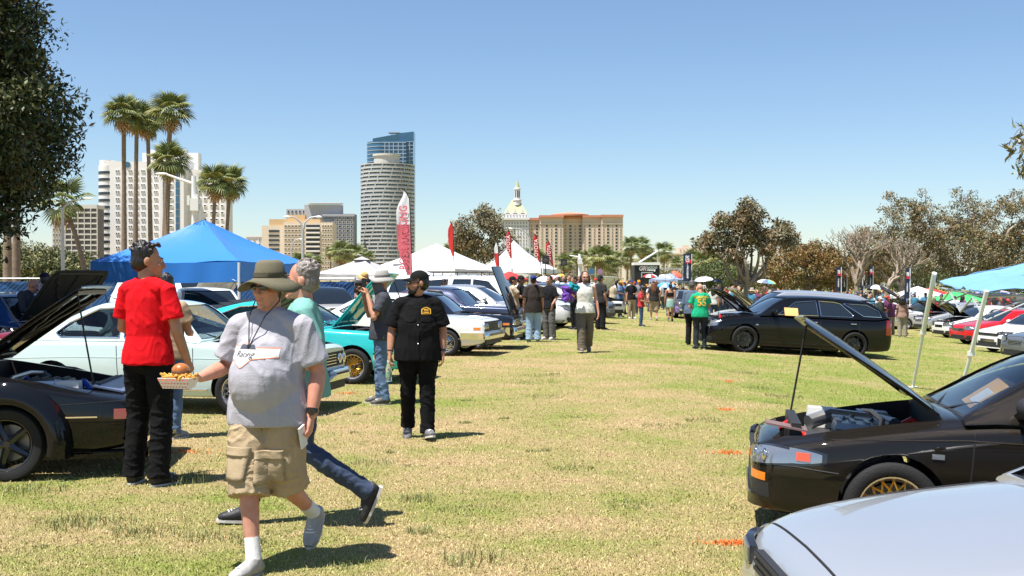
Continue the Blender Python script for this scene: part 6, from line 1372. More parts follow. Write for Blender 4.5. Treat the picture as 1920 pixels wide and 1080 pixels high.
rz = R(-10); loc = wheel_at(660,721,4.2,.84,1.62,rz); make_car('liftback_coupe','turquoise liftback coupe with gold mesh wheels behind the teal-shirt man',S,TURQ,loc,rz,'mesh_gold','classic cars in the left row',2,'open',TURQ,52,deco=deco_turq)
# white classic coupe
S = box_car(4.2,1.6,.87,.80,.90,1.31,1.35,3.65,1.95,2.75,.82,3.27,[Pq((1.66,.91),(2.06,1.21),(2.38,1.245),(2.38,.91)),Pq((2.44,.91),(2.44,1.245),(2.78,1.225),(3.3,.95),(3.2,.91))],doors=[(1.42,2.42,.3)],r=.285,tw=.19,hx0=.1)
rz = R(-14); loc = wheel_at(836,668,4.2,.82,1.6,rz); make_car('classic_coupe','white classic coupe with black grille and chrome bumper behind the black-shirt man',S,WHT_P,loc,rz,'mesh_silver','classic cars in the left row',2,'closed',deco=lambda c,S,car,pm,tr: (old_front(bz=(.36,.50),lampz=(.54,.72))(c,S,car,pm,tr),old_rear(c,S,car,pm,tr),c.side_patch(.0,.3,.36,.5,.05,.05,-1).build('bumper_wrap',CHROME,car)),seatm=SEATB)
# black coupe with forward-tilting bonnet
S = box_car(4.3,1.64,.86,.80,.9,1.30,1.4,3.8,2.0,2.8,.84,3.3,[Pq((1.72,.9),(2.1,1.2),(2.45,1.235),(2.45,.9)),Pq((2.5,.9),(2.5,1.235),(2.8,1.215),(3.35,.95),(3.2,.9))],doors=[(1.46,2.48,.3)],r=.295,tw=.2,hx0=.1)
rz = R(-9); loc = wheel_at(893,656,4.3,.84,1.64,rz); make_car('classic_coupe','black classic coupe with its bonnet tipped forward upright',S,paint('blue_black',(.012,.016,.028),0,.2),loc,rz,'spoke_silver','classic cars in the left row',1,'front',None,66,deco=lambda c,S,car,pm,tr: (old_front(bz=(.34,.52))(c,S,car,pm,tr),old_rear(c,S,car,pm,tr)))
# navy saloon
S = box_car(4.6,1.69,.94,.88,.98,1.40,1.5,3.9,2.05,3.1,.9,3.55,[Pq((1.82,.97),(2.18,1.3),(2.6,1.34),(2.6,.97)),Pq((2.67,.97),(2.67,1.34),(3.1,1.32),(3.4,1.12),(3.42,.97))],doors=[(1.55,2.62,.3),(2.64,3.5,.3)],r=.305)
rz = R(-14); loc = nose_at(985,31,4.6,rz); make_car('saloon','slate-blue four-door saloon with open windows behind the black coupe',S,NAVYP,loc,rz,'spoke_silver','saloons in the left row',1,'closed',deco=lambda c,S,car,pm,tr: (old_front()(c,S,car,pm,tr),old_rear(c,S,car,pm,tr)))
# white rounded saloon, and the modern saloon family
MW = [Pq((1.72,.97),(2.2,1.29),(2.68,1.345),(2.68,1.0)),Pq((2.75,1.0),(2.75,1.345),(3.15,1.32),(3.6,1.12),(3.6,1.02))]
MS = lambda **k: sedan_shape(4.75,1.77,.95,1.42,1.28,2.1,3.15,4.05,.92,3.68,MW,nosez=.66,deckz=1.0,**k)
S = MS(doors=[(1.45,2.72,.28),(2.72,3.75,.28)],r=.325)
rz = R(-24); make_car('saloon','pearl white saloon with round headlamps beside the jersey man',S,WHT_P,nose_at(1083,38,4.75,rz),rz,'spoke_silver','saloons in the left row',1,'closed',deco=modern_front((.42,.86),(.58,.74),(0,.24,.60,.73)))
rz = R(-16); make_car('saloon','silver saloon mostly hidden behind the group of young men',MS(doors=[(1.45,2.72,.28)],r=.32),SILV,nose_at(1022,34,4.75,rz),rz,'spoke_silver','saloons in the left row',1,'closed',deco=modern_front())
rz = R(-20); make_car('saloon','dark grey saloon nose behind the long-haired man',MS(r=.32),DGREY,nose_at(1146,43,4.75,rz),rz,'spoke_silver','saloons in the left row',1,'closed',deco=modern_front())
rz = R(-38); W1,_ = make_car('hatchback','white hatchback with its bonnet raised at the end of the left row',MS(r=.32),WHT_P,nose_at(1158,50,4.75,rz),rz,'spoke_silver','saloons in the left row',1,'open',None,62,deco=modern_front((.45,.88),(.56,.7)))
rz = R(-90); make_car('saloon','silver square-tailed saloon parked crosswise in the crowd',box_car(4.5,1.68,.92,.86,.96,1.38,1.4,3.8,2.0,3.0,.9,3.5,S['win']),GREYP,og(1287,58),rz,'spoke_silver',None,1,'closed',deco=old_front())
# back row at left
TALL = sedan_shape(4.6,1.8,1.05,1.72,1.1,1.85,4.0,4.45,.9,3.6,[Pq((1.5,1.1),(1.95,1.55),(2.45,1.62),(2.45,1.1)),Pq((2.52,1.1),(2.52,1.62),(3.1,1.62),(3.2,1.1)),Pq((3.28,1.1),(3.28,1.62),(3.9,1.58),(4.1,1.15))],nosez=.8,deckz=1.15,r=.35)
make_car('saloon','white saloon facing out from under the blue canopy',box_car(4.4,1.68,.93,.86,.95,1.42,1.4,3.8,1.95,3.0,.9,3.5,S['win']),WHT_P,og(383,26.5),R(-62),'spoke_silver','cars behind the left row',1,'closed',deco=old_front())
make_car('hatchback','tall white hatchback behind the white saloon under the blue canopy',TALL,WHT_P,og(335,33),R(-35),'spoke_silver','cars behind the left row',1,'open',None,60,deco=modern_front((.45,.88),(.7,.86),None))
make_car('saloon','white saloon facing out between the teal-shirt man and grey canopy',box_car(4.4,1.68,.93,.86,.95,1.40,1.4,3.8,1.95,3.0,.9,3.5,S['win']),WHT_P,og(605,33),R(-60),'spoke_silver','cars behind the left row',1,'closed',deco=old_front())
make_car('wagon','white wagon with raised bonnet in front of the grey canopies',TALL,WHT_P,og(792,39),R(-20),'spoke_silver','cars behind the left row',1,'open',None,55,deco=modern_front((.45,.88),(.7,.86),None))
def deco_rack(c,S,car,pm,tr):
    modern_front((.45,.88),(.7,.86),None)(c,S,car,pm,tr); b = MB()
    for x in np.linspace(2.1,3.9,7): b.tube([(c.X(x),-.55,1.84),(c.X(x),.55,1.84)],.018,6)
    for y in (-.55,.55): b.tube([(c.X(2.0),y,1.86),(c.X(4.0),y,1.86)],.022,6); [b.tube([(c.X(x),y,1.70),(c.X(x),y,1.86)],.016,5) for x in (2.2,3.0,3.8)]
    b.build('roof_rack',BLACKP,car)
make_car('wagon','white wagon with black roof rack left of the red canopy',TALL,WHT_P,og(905,37),R(-12),'spoke_silver','cars behind the left row',1,'closed',deco=deco_rack)
make_car('saloon','blue saloon with a sticker-covered black bonnet raised',box_car(4.4,1.68,.93,.86,.95,1.38,1.4,3.8,1.95,3.0,.9,3.5,S['win'],undm=BLACKP),BLUEPNT,nose_at(196,19.5,4.4,R(-25)),R(-25),'spoke_silver','cars behind the left row',1,'open',BLACKP,50,deco=old_front())
make_car('coupe','dark red coupe with upright bonnet at the far left edge',box_car(4.4,1.68,.95,.86,.95,1.3,1.5,3.9,2.1,2.9,.9,3.5,[Pq((1.9,.98),(2.3,1.2),(2.6,1.22),(2.6,.98))]),DRED,nose_at(42,17.5,4.4,R(-4)),R(-4),'spoke_silver','cars behind the left row',1,'open',None,78,deco=old_front())
# black wagon at right
S = sedan_shape(4.85,1.77,.97,1.47,1.30,2.12,4.1,4.72,.93,3.78,[Pq((1.76,1.0),(2.24,1.33),(2.78,1.39),(2.80,1.02)),Pq((2.87,1.02),(2.86,1.39),(3.25,1.385),(3.42,1.35),(3.72,1.08),(3.70,1.03)),Pq((3.5,1.36),(4.12,1.36),(4.42,1.22),(4.48,1.07),(4.0,1.07))],nosez=.70,deckz=1.1,r=.335,tw=.22,doors=[(1.48,2.84,.3),(2.84,3.86,.3)],rimf=.76,hx0=.2,undm=BLACKP,
  top=[(0,.60),(.04,.70),(.16,.76),(.5,.86),(1.30,.95),(1.6,.97),(4.3,1.0),(4.72,1.06),(4.80,1.0),(4.85,.8)],roof=[(1.30,.97),(1.92,1.37),(2.12,1.43),(3.0,1.47),(4.1,1.44),(4.4,1.34),(4.72,1.04)])
def deco_wagon(c,S,car,pm,tr):
    modern_front((.40,.90),(.58,.76),(0,.30,.60,.72))(c,S,car,pm,CHROME)
    for sg in (1,-1):
        c.side_patch(4.62,4.80,.62,1.0,.006,.03,sg).build('tail_light',REDL,car); c.side_patch(1.18,1.25,.70,.73,.008,.02,sg).build('repeater',LAMP,car); side_line(c,[(1.2,.52),(3.0,.53)],-.002,.006,sg,False).build('body_crease',pm,car)
        c.side_patch(.15,.5,.20,.26,.02,.04,sg).build('bumper_lip',pm,car)
    b = MB(); b.slab([[(c.X(x),y,1.455+.02*(x-4.15)-.02*abs(y)) for y in np.linspace(-.5,.5,7)] for x in (4.1,4.25,4.4)],.03); b.build('roof_spoiler',pm,car)
    b = c.side_patch(1.92,2.27,.985,1.18,.03,.006,1,cab=True); b.build('paper_card',PAPER,car)
rz = R(186); loc = wheel_at(1396,661,4.85,.93,1.77,rz); make_car('estate_wagon','long black estate wagon with raised bonnet at right behind the hatch sedan',S,BLK,loc,rz,'spoke_black','cars in the right row',2,'open',None,42,deco=deco_wagon,glass=TINT)
SR = MS(doors=[(1.45,2.72,.28),(2.72,3.75,.28)],r=.32)
SR_ = SR; TALL2 = sedan_shape(4.7,1.78,1.02,1.60,1.2,1.95,3.9,4.38,.92,3.65,[Pq((1.6,1.07),(2.05,1.43),(2.5,1.5),(2.5,1.07)),Pq((2.57,1.07),(2.57,1.5),(3.1,1.5),(3.2,1.07)),Pq((3.28,1.07),(3.28,1.5),(3.85,1.46),(4.1,1.12))],nosez=.78,deckz=1.15,r=.33,doors=[(1.4,2.55,.28),(2.55,3.6,.28)])
for px,d,pm,lab,hd in ((1322,30.5,SILV,'silver wagon just behind the black estate wagon','closed'),(1336,34.5,WHT_P,'white saloon second behind the black estate wagon','closed'),(1352,38.5,GREYP,'grey saloon third behind the black estate wagon','open'),(1372,43,WHT_P,'white saloon farthest behind the black estate wagon','closed')):
    make_car('saloon',lab,SR if d > 35 else TALL2,pm,nose_at(px,d,4.75,R(184)),R(184),'spoke_silver','cars in the right row',1,hd,None,48,deco=modern_front((.42,.88),(.58,.74)))
# the row at far right
def far(px,py,pm,lab,rz,hd='closed',deco=None,S_=None,ang=44): return make_car('saloon',lab,S_ or SR,pm,nose_at(px,0,4.75,R(rz),py),R(rz),'spoke_silver','cars in the far right row',1,hd,BLK if hd == 'open' else None,ang,deco=deco or modern_front((.42,.88),(.56,.72)))
def deco_red(c,S,car,pm,tr):
    modern_front((.42,.88),(.56,.70),(0,.4,.5,.62))(c,S,car,pm,tr)
SL = MS(doors=[(1.45,2.72,.28),(2.72,3.75,.28)],r=.315,gap=.02)
far(1795,644,REDPNT,'bright red saloon with black grille in the far right row',192,'closed',deco_red,SL); far(1760,632,WHT_P,'white-silver saloon with black bonnet raised left of the red saloon',190,'open',None,SL); far(1722,621,SILV,'silver saloon with bonnet raised, third from the red saloon',190,'open',None,SL); far(1702,612,WHT_P,'white saloon behind the woman in patterned trousers',188,'closed',None,SL)
def deco_camry(c,S,car,pm,tr):
    hw = c.hw; modern_front((.50,.90),(.60,.68),(0,.38,.34,.44),slant=.12,lamp_m=mat('lamp_dark',(.06,.06,.07),.1,coat=1.))(c,S,car,pm,tr)
    for sg in (1,-1):
        b = c.end_patch(hw*.55,hw*.86,.24,.50,.012,.03,ny=6,slant=-.25)
        if sg < 0: b.v = [(x,-y,z) for x,y,z in b.v]
        b.build('air_curtain',BLACKP,car)
    c.end_patch(-hw*.55,hw*.55,.55,.64,.01,.03).build('upper_grille',BLACKP,car); c.end_patch(-hw*1.0,hw*1.0,.15,.18,.06,.06).build('splitter',WHT_P,car)
far(1850,660,WHT_P,'white sporty saloon with black front vents right of the red saloon',197,'closed',deco_camry,SL)
far(1900,680,GREYP,'grey saloon nose at the right edge beside the white sporty saloon',192,'closed',None,SL)
g0 = make_car('saloon','dark green saloon with raised bonnet behind the woman in patterned trousers',SL,DGREEN,nose_at(1664,62,4.75,R(186)),R(186),'spoke_silver','cars in the far right row',0,'open',BLK,46,deco=None)[0]
far_specs = [(1758,78,196,'black saloon in the second line left of the green tent',(.02,.02,.02)),(1800,72,200,'dark red saloon in the second line under the green tent',(.2,.02,.02)),(1870,66,196,'grey-blue saloon in the second line right of the slanted pole',(.25,.3,.36)),(1915,60,196,'teal-grey saloon in the second line at the right edge',(.12,.25,.26)),(1690,84,190,'pale saloon in the second line near the white canopies',(.6,.6,.58)),(1840,90,192,'silver saloon farthest back at the right',(.45,.46,.48)),(1560,60,186,'white saloon in the crowd right of the rust-brown tree',(.7,.7,.68)),(1470,54,184,'black saloon in the crowd behind the right row',(.02,.02,.022))]
CARP = mat('paint_any',(.5,.5,.5),.3,.2,coat=1.,objcol=True); fp = make_car('saloon','white saloon in the crowd behind the right row, nearest the gum trunk',SL,CARP,nose_at(1420,50,4.75,R(184)),R(184),'spoke_silver','cars farther back at right',0,'closed',deco=None)[0]
for o in kids(fp): o.color = (.7,.7,.68,1)
for px,d,rz,lab,cc in far_specs:
    l = nose_at(px,d,4.75,R(rz)); r_ = dup(fp,l,R(rz),lab); settle(r_)
    for o in kids(r_): o.color = (*cc,1)
# near right: dark hatch sedan with raised bonnet
S = sedan_shape(4.25,1.66,.86,1.30,1.20,1.98,2.95,3.8,.82,3.28,[Pq((1.56,.915),(2.02,1.18),(2.52,1.235),(2.54,.93)),Pq((2.60,.93),(2.58,1.235),(2.95,1.21),(3.3,1.02),(3.28,.94))],nosez=.60,deckz=.93,r=.288,tw=.2,gap=.03,doors=[(1.24,2.57,.26),(2.57,3.5,.26)],rimf=.70,hx0=.16,mirm=BLACKP,undm=mat('brown_under',(.028,.022,.016),.22),bayz=.40,spm=BRN,camm=mat('cam_cover_grey',(.22,.24,.26),.35,.4),prop_side=-1,hy=.80,
  top=[(0,.48),(.04,.56),(.16,.615),(.5,.70),(1.20,.83),(1.5,.86),(3.5,.89),(3.8,.93),(4.05,.91),(4.22,.86),(4.25,.75)])
def deco_hatch(c,S,car,pm,tr):
    hw = c.hw; modern_front((.50,.92),(.455,.565),(0,.40,.50,.54),slant=.09,ind=(.52,.80,.37,.42))(c,S,car,pm,tr)
    for sg in (1,-1):
        c.side_patch(.21,.40,.505,.595,.006,.03,sg,nx=8,taper=.5).build('corner_lamp',LAMP,car); c.side_patch(.25,.33,.525,.575,.012,.02,sg,nx=4).build('corner_bulb',mat('bulb_red',(.7,.09,.03),.2,coat=1.),car); c.side_patch(.19,.43,.49,.61,.002,.03,sg,nx=8,taper=.5).build('lamp_surround',HOUS,car) or c.side_patch(.13,.25,.375,.42,.006,.03,sg,nx=4).build('indicator_end',AMBER,car) or c.side_patch(.44,.45,.5,.51,-.01,.01,sg).build('clip',BLACKP,car)
        c.side_patch(1.02,1.09,.61,.64,.008,.02,sg,nx=3).build('repeater',LAMP,car); side_line(c,[(.45,.665),(1.2,.73),(2.5,.755),(3.8,.76)],-.001,.005,sg,False).build('body_crease',pm,car); side_line(c,[(1.12,.40),(1.35,.395),(3.0,.40)],.003,.007,sg,False).build('side_trim',GREYP,car); side_line(c,[(.0,.47),(.25,.485),(.5,.47)],-.002,.005,sg,False).build('bumper_gap',DARKV,car)
    b = MB(); b.box((c.X(.20),.36,c.ztop(.2,.3)+.02),(.26,.20,.012),Matrix.Rotation(R(-7),3,'Y')); b.build('latch_panel',mat('panel_brown',(.19,.12,.11),.5),car,smooth=False)
    for nm,m_,x0,x1,y0,y1,o_ in (('paper_card',PAPER,1.30,1.52,.10,.50,.030),('paper_sheet',PAPERW,1.33,1.44,.22,.46,.024)):
        b = MB(); b.slab([[(c.X(x)+.1*(y-.3),y,c.cab(x)[0]-o_) for y in np.linspace(y0,y1,5)] for x in np.linspace(x0,x1,5)],.003); b.build(nm,m_,car,smooth=False)
rz = R(169); loc = wheel_at(1670,1056,4.25,.82,1.66,rz); make_car('hatch_sedan','dark brown-black compact sedan with bonnet up and gold mesh wheels',S,BRN,loc,rz,'mesh_gold','cars in the near right row',2,'open',BRN,44,trim=BLACKP,deco=deco_hatch)
# silver bonnet in the corner
S = sedan_shape(4.4,1.72,.84,1.27,1.14,1.95,3.0,3.9,.88,3.4,[Pq((1.6,.90),(2.05,1.14),(2.6,1.19),(2.6,.90)),Pq((2.67,.90),(2.67,1.19),(3.0,1.16),(3.3,1.0))],nosez=.66,deckz=.95,r=.3,doors=[(1.36,2.64,.28),(2.64,3.5,.28)],mirm=SILV,top=[(0,.46),(.03,.54),(.10,.60),(.3,.67),(.7,.745),(1.14,.81),(1.4,.84),(3.6,.87),(3.9,.95),(4.2,.93),(4.37,.86),(4.4,.74)],plan=[(0,.60),(.05,.74),(.16,.85),(.4,.94),(1.1,1.),(3.2,1.),(4.05,.94),(4.3,.84),(4.4,.7)])
def deco_silver(c,S,car,pm,tr):
    modern_front((.42,.90),(.49,.58),(0,.30,.50,.58),slant=.05)(c,S,car,pm,BLACKP)
    for y in (-.22,.22): b = MB(); b.ball((c.X(1.02),y,c.ztop(.92,y)+.012),(.022,.012,.010),10,6); b.build('washer_jet',BLACKP,car)
    b = MB(); G = [[(c.X(1.09+.14*i/5-.10*(abs(y)/.72)**2*-1.6),y,c.ztop(1.09,y)+.006+.012*i/5) for y in np.linspace(-.74,.74,17)] for i in range(6)]; b.slab(G[::-1],.02); b.build('cowl_panel',BLACKP,car)
    side_line(c,[(.1,.60),(.6,.66),(1.3,.70)],0,.006,1,False).build('fender_gap',DARKV,car)
loc = Vector((3.10,4.06,0)); loc.z = gh(loc.x)-.0; make_car('silver_sedan','silver sedan cropped in the lower right corner, bonnet closed',S,SILV,loc,R(180),'spoke_silver','cars in the near right row',2,'closed',trim=BLACKP,deco=deco_silver)
# ------------------------------------------------------------ the visitors
from mathutils.bvhtree import BVHTree
def part_of(t, nm): return [o for o in t.children if o.name.split('.')[0] == nm][0]
def project(me, shirt, origin, direction, off=.003):
    """press a flat print (x across, z up) onto a garment along a direction"""
    bv = BVHTree.FromPolygons([v.co.copy() for v in shirt.data.vertices],[tuple(p.vertices) for p in shirt.data.polygons]); dv = Vector(direction).normalized()
    for v in me.vertices:
        o = Vector(origin)+Vector((v.co.x,0,v.co.z)); h = bv.ray_cast(o-dv*.6,dv)
        v.co = (h[0]-dv*off) if h[0] else o
    me.update()
def sheet(w, h, nx=16, ny=8, f=None):
    b = MB(); b.grid([[(w*(i/nx-.5),0,(h*(j/ny-.5)) if f is None else f(i/nx,j/ny)) for j in range(ny+1)] for i in range(nx+1)]); return b
def wp(t, v): return t.matrix_basis @ Vector(v)
# man in the grey tee and olive sun hat, walking towards the camera with food
loc = gp(505,1062); pz_ = walk(-1.0,.2)
pz_.update(ankR=(.02,-.22,.085),kneeR=(-.05,-.16,.51),toeR=(-.01,-.42,.03),kneeL=(.11,-.03,.50),ankL=(.12,.33,.25),toeL=(.13,.20,.06),elL=(.285,.06,1.135),wrL=(.285,-.03,.885),hdL=(-.04,-.2,-1),pnL=(-1,-.2,0),shL=(.2,.01,1.41),shR=(-.2,.01,1.41),elR=(-.30,.02,1.16),wrR=(-.33,-.22,1.11),hdR=(-.25,-.95,.05),pnR=(.15,0,1),curlL=.9,curlR=.35,yaw=-.12,pitch=.04)
def deco_p1(t,V,k,hp,HM):
    b = MB(); P0 = [hp(.088,.01,.03),hp(.085,-.02,-.08),hp(.055,-.12,-.16),hp(.01,-.19,-.30),hp(.0,-.2,-.34)]; P1 = [hp(-.088,.01,.03),hp(-.085,-.02,-.08),hp(-.055,-.12,-.16),hp(-.01,-.19,-.30),hp(-.0,-.2,-.34)]
    for p in (P0,P1): b.tube(p,.0035*k,6)
    b.build('chin_cord',BLACKP,t); b = MB(); b.ball(hp(0,-.2,-.33),(.014*k,.012*k,.022*k),10,8); b.build('cord_toggle',BLACKP,t)
    a,c = V['wrL'],V['elL']; d = (c-a).normalized(); b = MB(); b.tube([a+d*.025*k,a+d*.05*k],.036*k,14); b.tube([a+d*.0375*k+Vector((.012,-.034,0))*k,a+d*.0375*k+Vector((.016,-.043,0))*k],.022*k,16); b.build('wristwatch',STEEL,t)
t1 = person('stout man in grey tee and olive sun hat carrying food in the foreground',loc,R(-17),1.74,pz_,'pink',(.42,.41,.45),'tee',(.44,.335,.205),'shorts',(.42,.41,.39),('short',(.22,.16,.11)),('bucket',(.15,.135,.088)),fat=.22,belly=.135,res=.0075,glasses=True,seed=3,deco=deco_p1,sleeve=.80,sock=.30,hem=.83)
so = part_of(t1,'shorts')
for x,z in ((.15,.60),(-.13,.62)):
    for w_,h_,dz,o_ in ((.16,.17,0,.012),(.165,.05,.075,.02)):
        me = sheet(w_,h_,8,8).mesh('cargo_pocket',CLOTH); project(me,so,(x,-.4,z+dz),(-.25 if x > 0 else .25,1,0),o_); o = link('cargo_pocket',me,t1,color=(.42,.325,.20)); md = o.modifiers.new('s','SOLIDIFY'); md.thickness = .01; md.offset = 0; me2 = evaluated(o); o.modifiers.clear(); o.data = me2
sh = part_of(t1,'shirt'); WP = mat('print_offwhite',(.72,.70,.68),.85); OP = mat('print_orange',(.72,.22,.10),.85); DP = mat('print_dark',(.06,.07,.10),.85)
def band(lo, hi): return lambda u,v: lerp(lo(u),hi(u),v)
lo = lambda u: -.045-.05*max(0,1-abs(u-.38)/.22)+.02*u; hi = lambda u: .03+.025*max(0,1-abs(u-.45)/.2)-.008*u
for nm,f,m_,o_ in (('shirt_print',band(lo,hi),WP,.003),('shirt_print',band(lambda u: lo(u)-.005,lo),OP,.0035),('shirt_print',band(hi,lambda u: hi(u)+.005),OP,.0035),('shirt_print',band(lambda u: .02+.0*u,lambda u: .045 if .3<u<.62 else .021),DP,.005)):
    me = sheet(.33,.1,22,6,f).mesh('shirt_print',m_); project(me,sh,(-.02,-.3,1.255),(0,1,0),o_); link(nm,me,t1)
me = text_mesh('Racing',.05,DP,extrude=0,shear=.4); me.transform(Matrix.Rotation(PI/2,4,'X')); project(me,sh,(-.05,-.3,1.245),(0,1,0),.006); link('shirt_lettering',me,t1)
# what he carries
hpos = wp(t1,(-.37,-.36,1.10)); fb = thing('food_basket','paper tray of golden fries held out by the man in the olive hat','food tray',hpos,R(-10)); fb.scale = (.86,.86,.9)
TRAYM = mat('tray_paper',(.78,.70,.64),.7); b = MB(); b.add([(-.085,-.055,-.045),(.085,-.055,-.045),(.085,.055,-.045),(-.085,.055,-.045),(-.11,-.078,.02),(.11,-.078,.02),(.11,.078,.02),(-.11,.078,.02)],[(3,2,1,0),(0,1,5,4),(1,2,6,5),(2,3,7,6),(3,0,4,7)]); o = b.build('tray',TRAYM,fb,smooth=False); md = o.modifiers.new('s','SOLIDIFY'); md.thickness = .003; me = evaluated(o); o.modifiers.clear(); o.data = me
DOT = mat('tray_dot_red',(.65,.06,.05),.6); dm = MB(); dm.lathe([(.006,-.0006),(.006,.0006)],8,'y'); dm = dm.mesh('dot',DOT,smooth=False)
for i in range(9):
    for j in range(3): q = (j+.5)/3; link('dot',dm,fb,loc=((-.085+.17*(i+.5*(j%2))/8.5)*(1+.2*q),-.056-.024*q,-.042+.062*q)).rotation_euler = (R(-20),0,0)
FRYM = mat('fry_gold',(.80,.44,.08),.5,noise_amt=.3,noise_scale=30,sss=.1); fm = MB(); fm.box((0,0,0),(.011,.085,.011),taper=.9); fm = fm.mesh('french_fry',FRYM,smooth=False); gg = random.Random(4)
for i in range(64):
    a = gg.random()*6.28; q = gg.random()**.5; o = link('french_fry',fm,fb,loc=(.10*q*math.cos(a),.065*q*math.sin(a),.018+.03*(1-q)*gg.random()+.012*gg.random())); o.rotation_euler = (gg.uniform(-.5,.5),gg.uniform(-.4,.4),gg.random()*6.28)
bu = thing('burger','round glossy burger bun resting on the fries','burger',hpos+Vector((.012,.0,.048)),.3); BUNM = mat('bun_brown',(.52,.17,.035),.3,coat=.5,noise_amt=.4,noise_scale=20); b = MB(); b.ball((0,0,.012),(.05,.05,.040),18,10); b.build('bun_top',BUNM,bu); b = MB(); b.lathe([(.045,-.022),(.05,-.012),(.05,.0),(.046,.004)],18); b.build('bun_base',BUNM,bu,angle=50); b = MB(); b.lathe([(.05,-.004),(.053,.002),(.05,.008)],14); b.build('patty',mat('patty',(.09,.04,.02),.7),bu)
hl = wp(t1,(.288,-.075,.775)); ph = thing('smartphone','white phone in the lowered hand of the man in the olive hat','phone',hl,R(-17)); b = MB(); b.box((-.03,-.01,0),(.010,.068,.125),Matrix.Rotation(R(18),3,'X')); b.build('case',WHITEP,ph,smooth=False); b = MB(); b.box((-.0375,-.01,0),(.002,.06,.115),Matrix.Rotation(R(18),3,'X')); b.build('screen',SHADES,ph,smooth=False)
# man in teal tee behind him
pz_ = walk(1.0,.4); pz_.update(kneeL=(.10,.02,.52),ankL=(.11,.42,.24),toeL=(.12,.36,.045),kneeR=(-.09,-.24,.53),ankR=(-.09,-.36,.10),toeR=(-.1,-.56,.05),elL=(.24,.10,1.14),wrL=(.22,-.10,1.0),hdL=(-.1,-1,-.3),yaw=-.15)
person('grey-haired man in teal tee and jeans walking behind the olive-hat man',gp(566,985),R(-82),1.78,pz_,'pink',(.19,.42,.36),'tee',(.055,.085,.16),'jeans',(.022,.022,.026),('short',(.25,.215,.185)),None,fat=.14,belly=.07,res=.0085,seed=7,sleeve=.75)
# man in red tee, back to the camera
pz_ = dict(elR=(-.255,.0,1.13),wrR=(-.275,-.10,.90),hdR=(.0,-.45,-.9),pnR=(1,0,0),elL=(.25,-.02,1.14),wrL=(.20,-.22,1.06),hdL=(-.3,-1,0),yaw=-.75,pitch=.08,ankL=(.12,.02,.09),toeL=(.2,-.16,.03),curlR=1.1)
person('tall dark-haired man in bright red tee and black jeans seen from behind',gp(277,909),R(158),1.945,pz_,'tan',(.66,.004,.010),'tee',(.006,.006,.0065),'slacks',(.02,.02,.022),('quiff',(.016,.011,.009)),None,fat=.02,res=.008,seed=11,sleeve=.72,slim=.92,hem=.88)
person('man in tan tee and jeans half hidden behind the red-tee man',gp(312,822),R(168),1.70,dict(elR=(-.24,-.04,1.14),wrR=(-.16,-.24,1.12),hdR=(.3,-1,0),pitch=.3),'tan',(.42,.29,.18),'tee',(.10,.17,.30),'jeans',(.3,.3,.3),('short',(.02,.015,.012)),None,fat=.1,res=.012,seed=13)
# black work shirt
pz_ = walk(.35,.3); pz_.update(elL=(.265,.03,1.14),wrL=(.262,-.03,.885),elR=(-.265,.03,1.14),wrR=(-.29,-.06,.89),hdL=(0,-.1,-1),hdR=(-.02,-.15,-1),yaw=-1.3,curlL=.7,curlR=.8)
def deco_p5(t,V,k,hp,HM):
    b = MB(); n = V['neck']; G = []
    for s in (1,-1):
        b = MB(); G = [[n+Vector((s*.052*math.cos(a)*1.25,-.085*math.sin(a)*.9+.005-.02*q,.015-.075*q*math.sin(a)))*k for q in (0,.5,1)] for a in np.linspace(-.6,1.25,9)]; b.slab(G if s > 0 else G[::-1],-.006*k); b.build('collar',CLOTH,t,color=(.012,.012,.013))
    b = MB(); b.lathe([(.064*k,-.002),(.068*k,0),(.064*k,.002)],20,closed=True); b.v = [tuple(Vector(v)+n+Vector((0,-.006,.022))) for v in b.v]; b.build('necklace',CHROME,t)
    a,c = V['wrL'],V['elL']; d = (c-a).normalized(); b = MB(); b.tube([a+d*.025*k,a+d*.05*k],.035*k,14); b.build('wristwatch',STEEL,t); a,c = V['wrR'],V['elR']; d = (c-a).normalized(); b = MB(); b.tube([a+d*.03*k,a+d*.04*k],.034*k,14); b.build('bracelet',STEEL,t)
t5 = person('bearded man in black work shirt and black cap looking left',gp(783,822),R(6),1.74,pz_,'tan',(.006,.006,.0065),'shirt',(.006,.006,.0065),'slacks',(.16,.155,.16),('short',(.012,.01,.009)),('cap',(.009,.010,.009)),fat=.2,belly=.055,res=.0085,glasses=True,beard=(.012,.01,.009),seed=17,sleeve=.88,deco=deco_p5,hem=.82)
sh = part_of(t5,'shirt'); YP = mat('print_amber',(.80,.42,.03),.8); BP = mat('print_black',(.012,.012,.012),.8); arch = lambda e: band(lambda u: -.03-e,lambda u: .012+.022*math.sin(PI*max(0,min(1,u)))+e)
for f,m_,o_,w_ in ((arch(.004),YP,.003,.098),(arch(-.004),BP,.005,.082)): me = sheet(w_,.06,14,5,f).mesh('chest_patch',m_); project(me,sh,(.085,-.3,1.335),(0,1,0),o_); link('chest_patch',me,t5)
for tx,z,sz in (('TRD',1.343,.026),('OFFICIAL',1.318,.014)): me = text_mesh(tx,sz,YP,extrude=0,bold=.001); me.transform(Matrix.Rotation(PI/2,4,'X')); project(me,sh,(.085,-.3,z),(0,1,0),.007); link('chest_lettering',me,t5)
for x in (-.085,.085):
    me = sheet(.11,.05,8,3,band(lambda u: -.02-.012*(1-abs(2*u-1)),lambda u: .02)).mesh('pocket_flap',CLOTH); project(me,sh,(x,-.3,1.25),(0,1,0),.006); o = link('pocket_flap',me,t5,color=(.009,.009,.010))
me = sheet(.016,.5,3,24).mesh('button_strip',CLOTH); project(me,sh,(0,-.3,1.08),(0,1,0),.005); link('button_strip',me,t5,color=(.008,.008,.009))
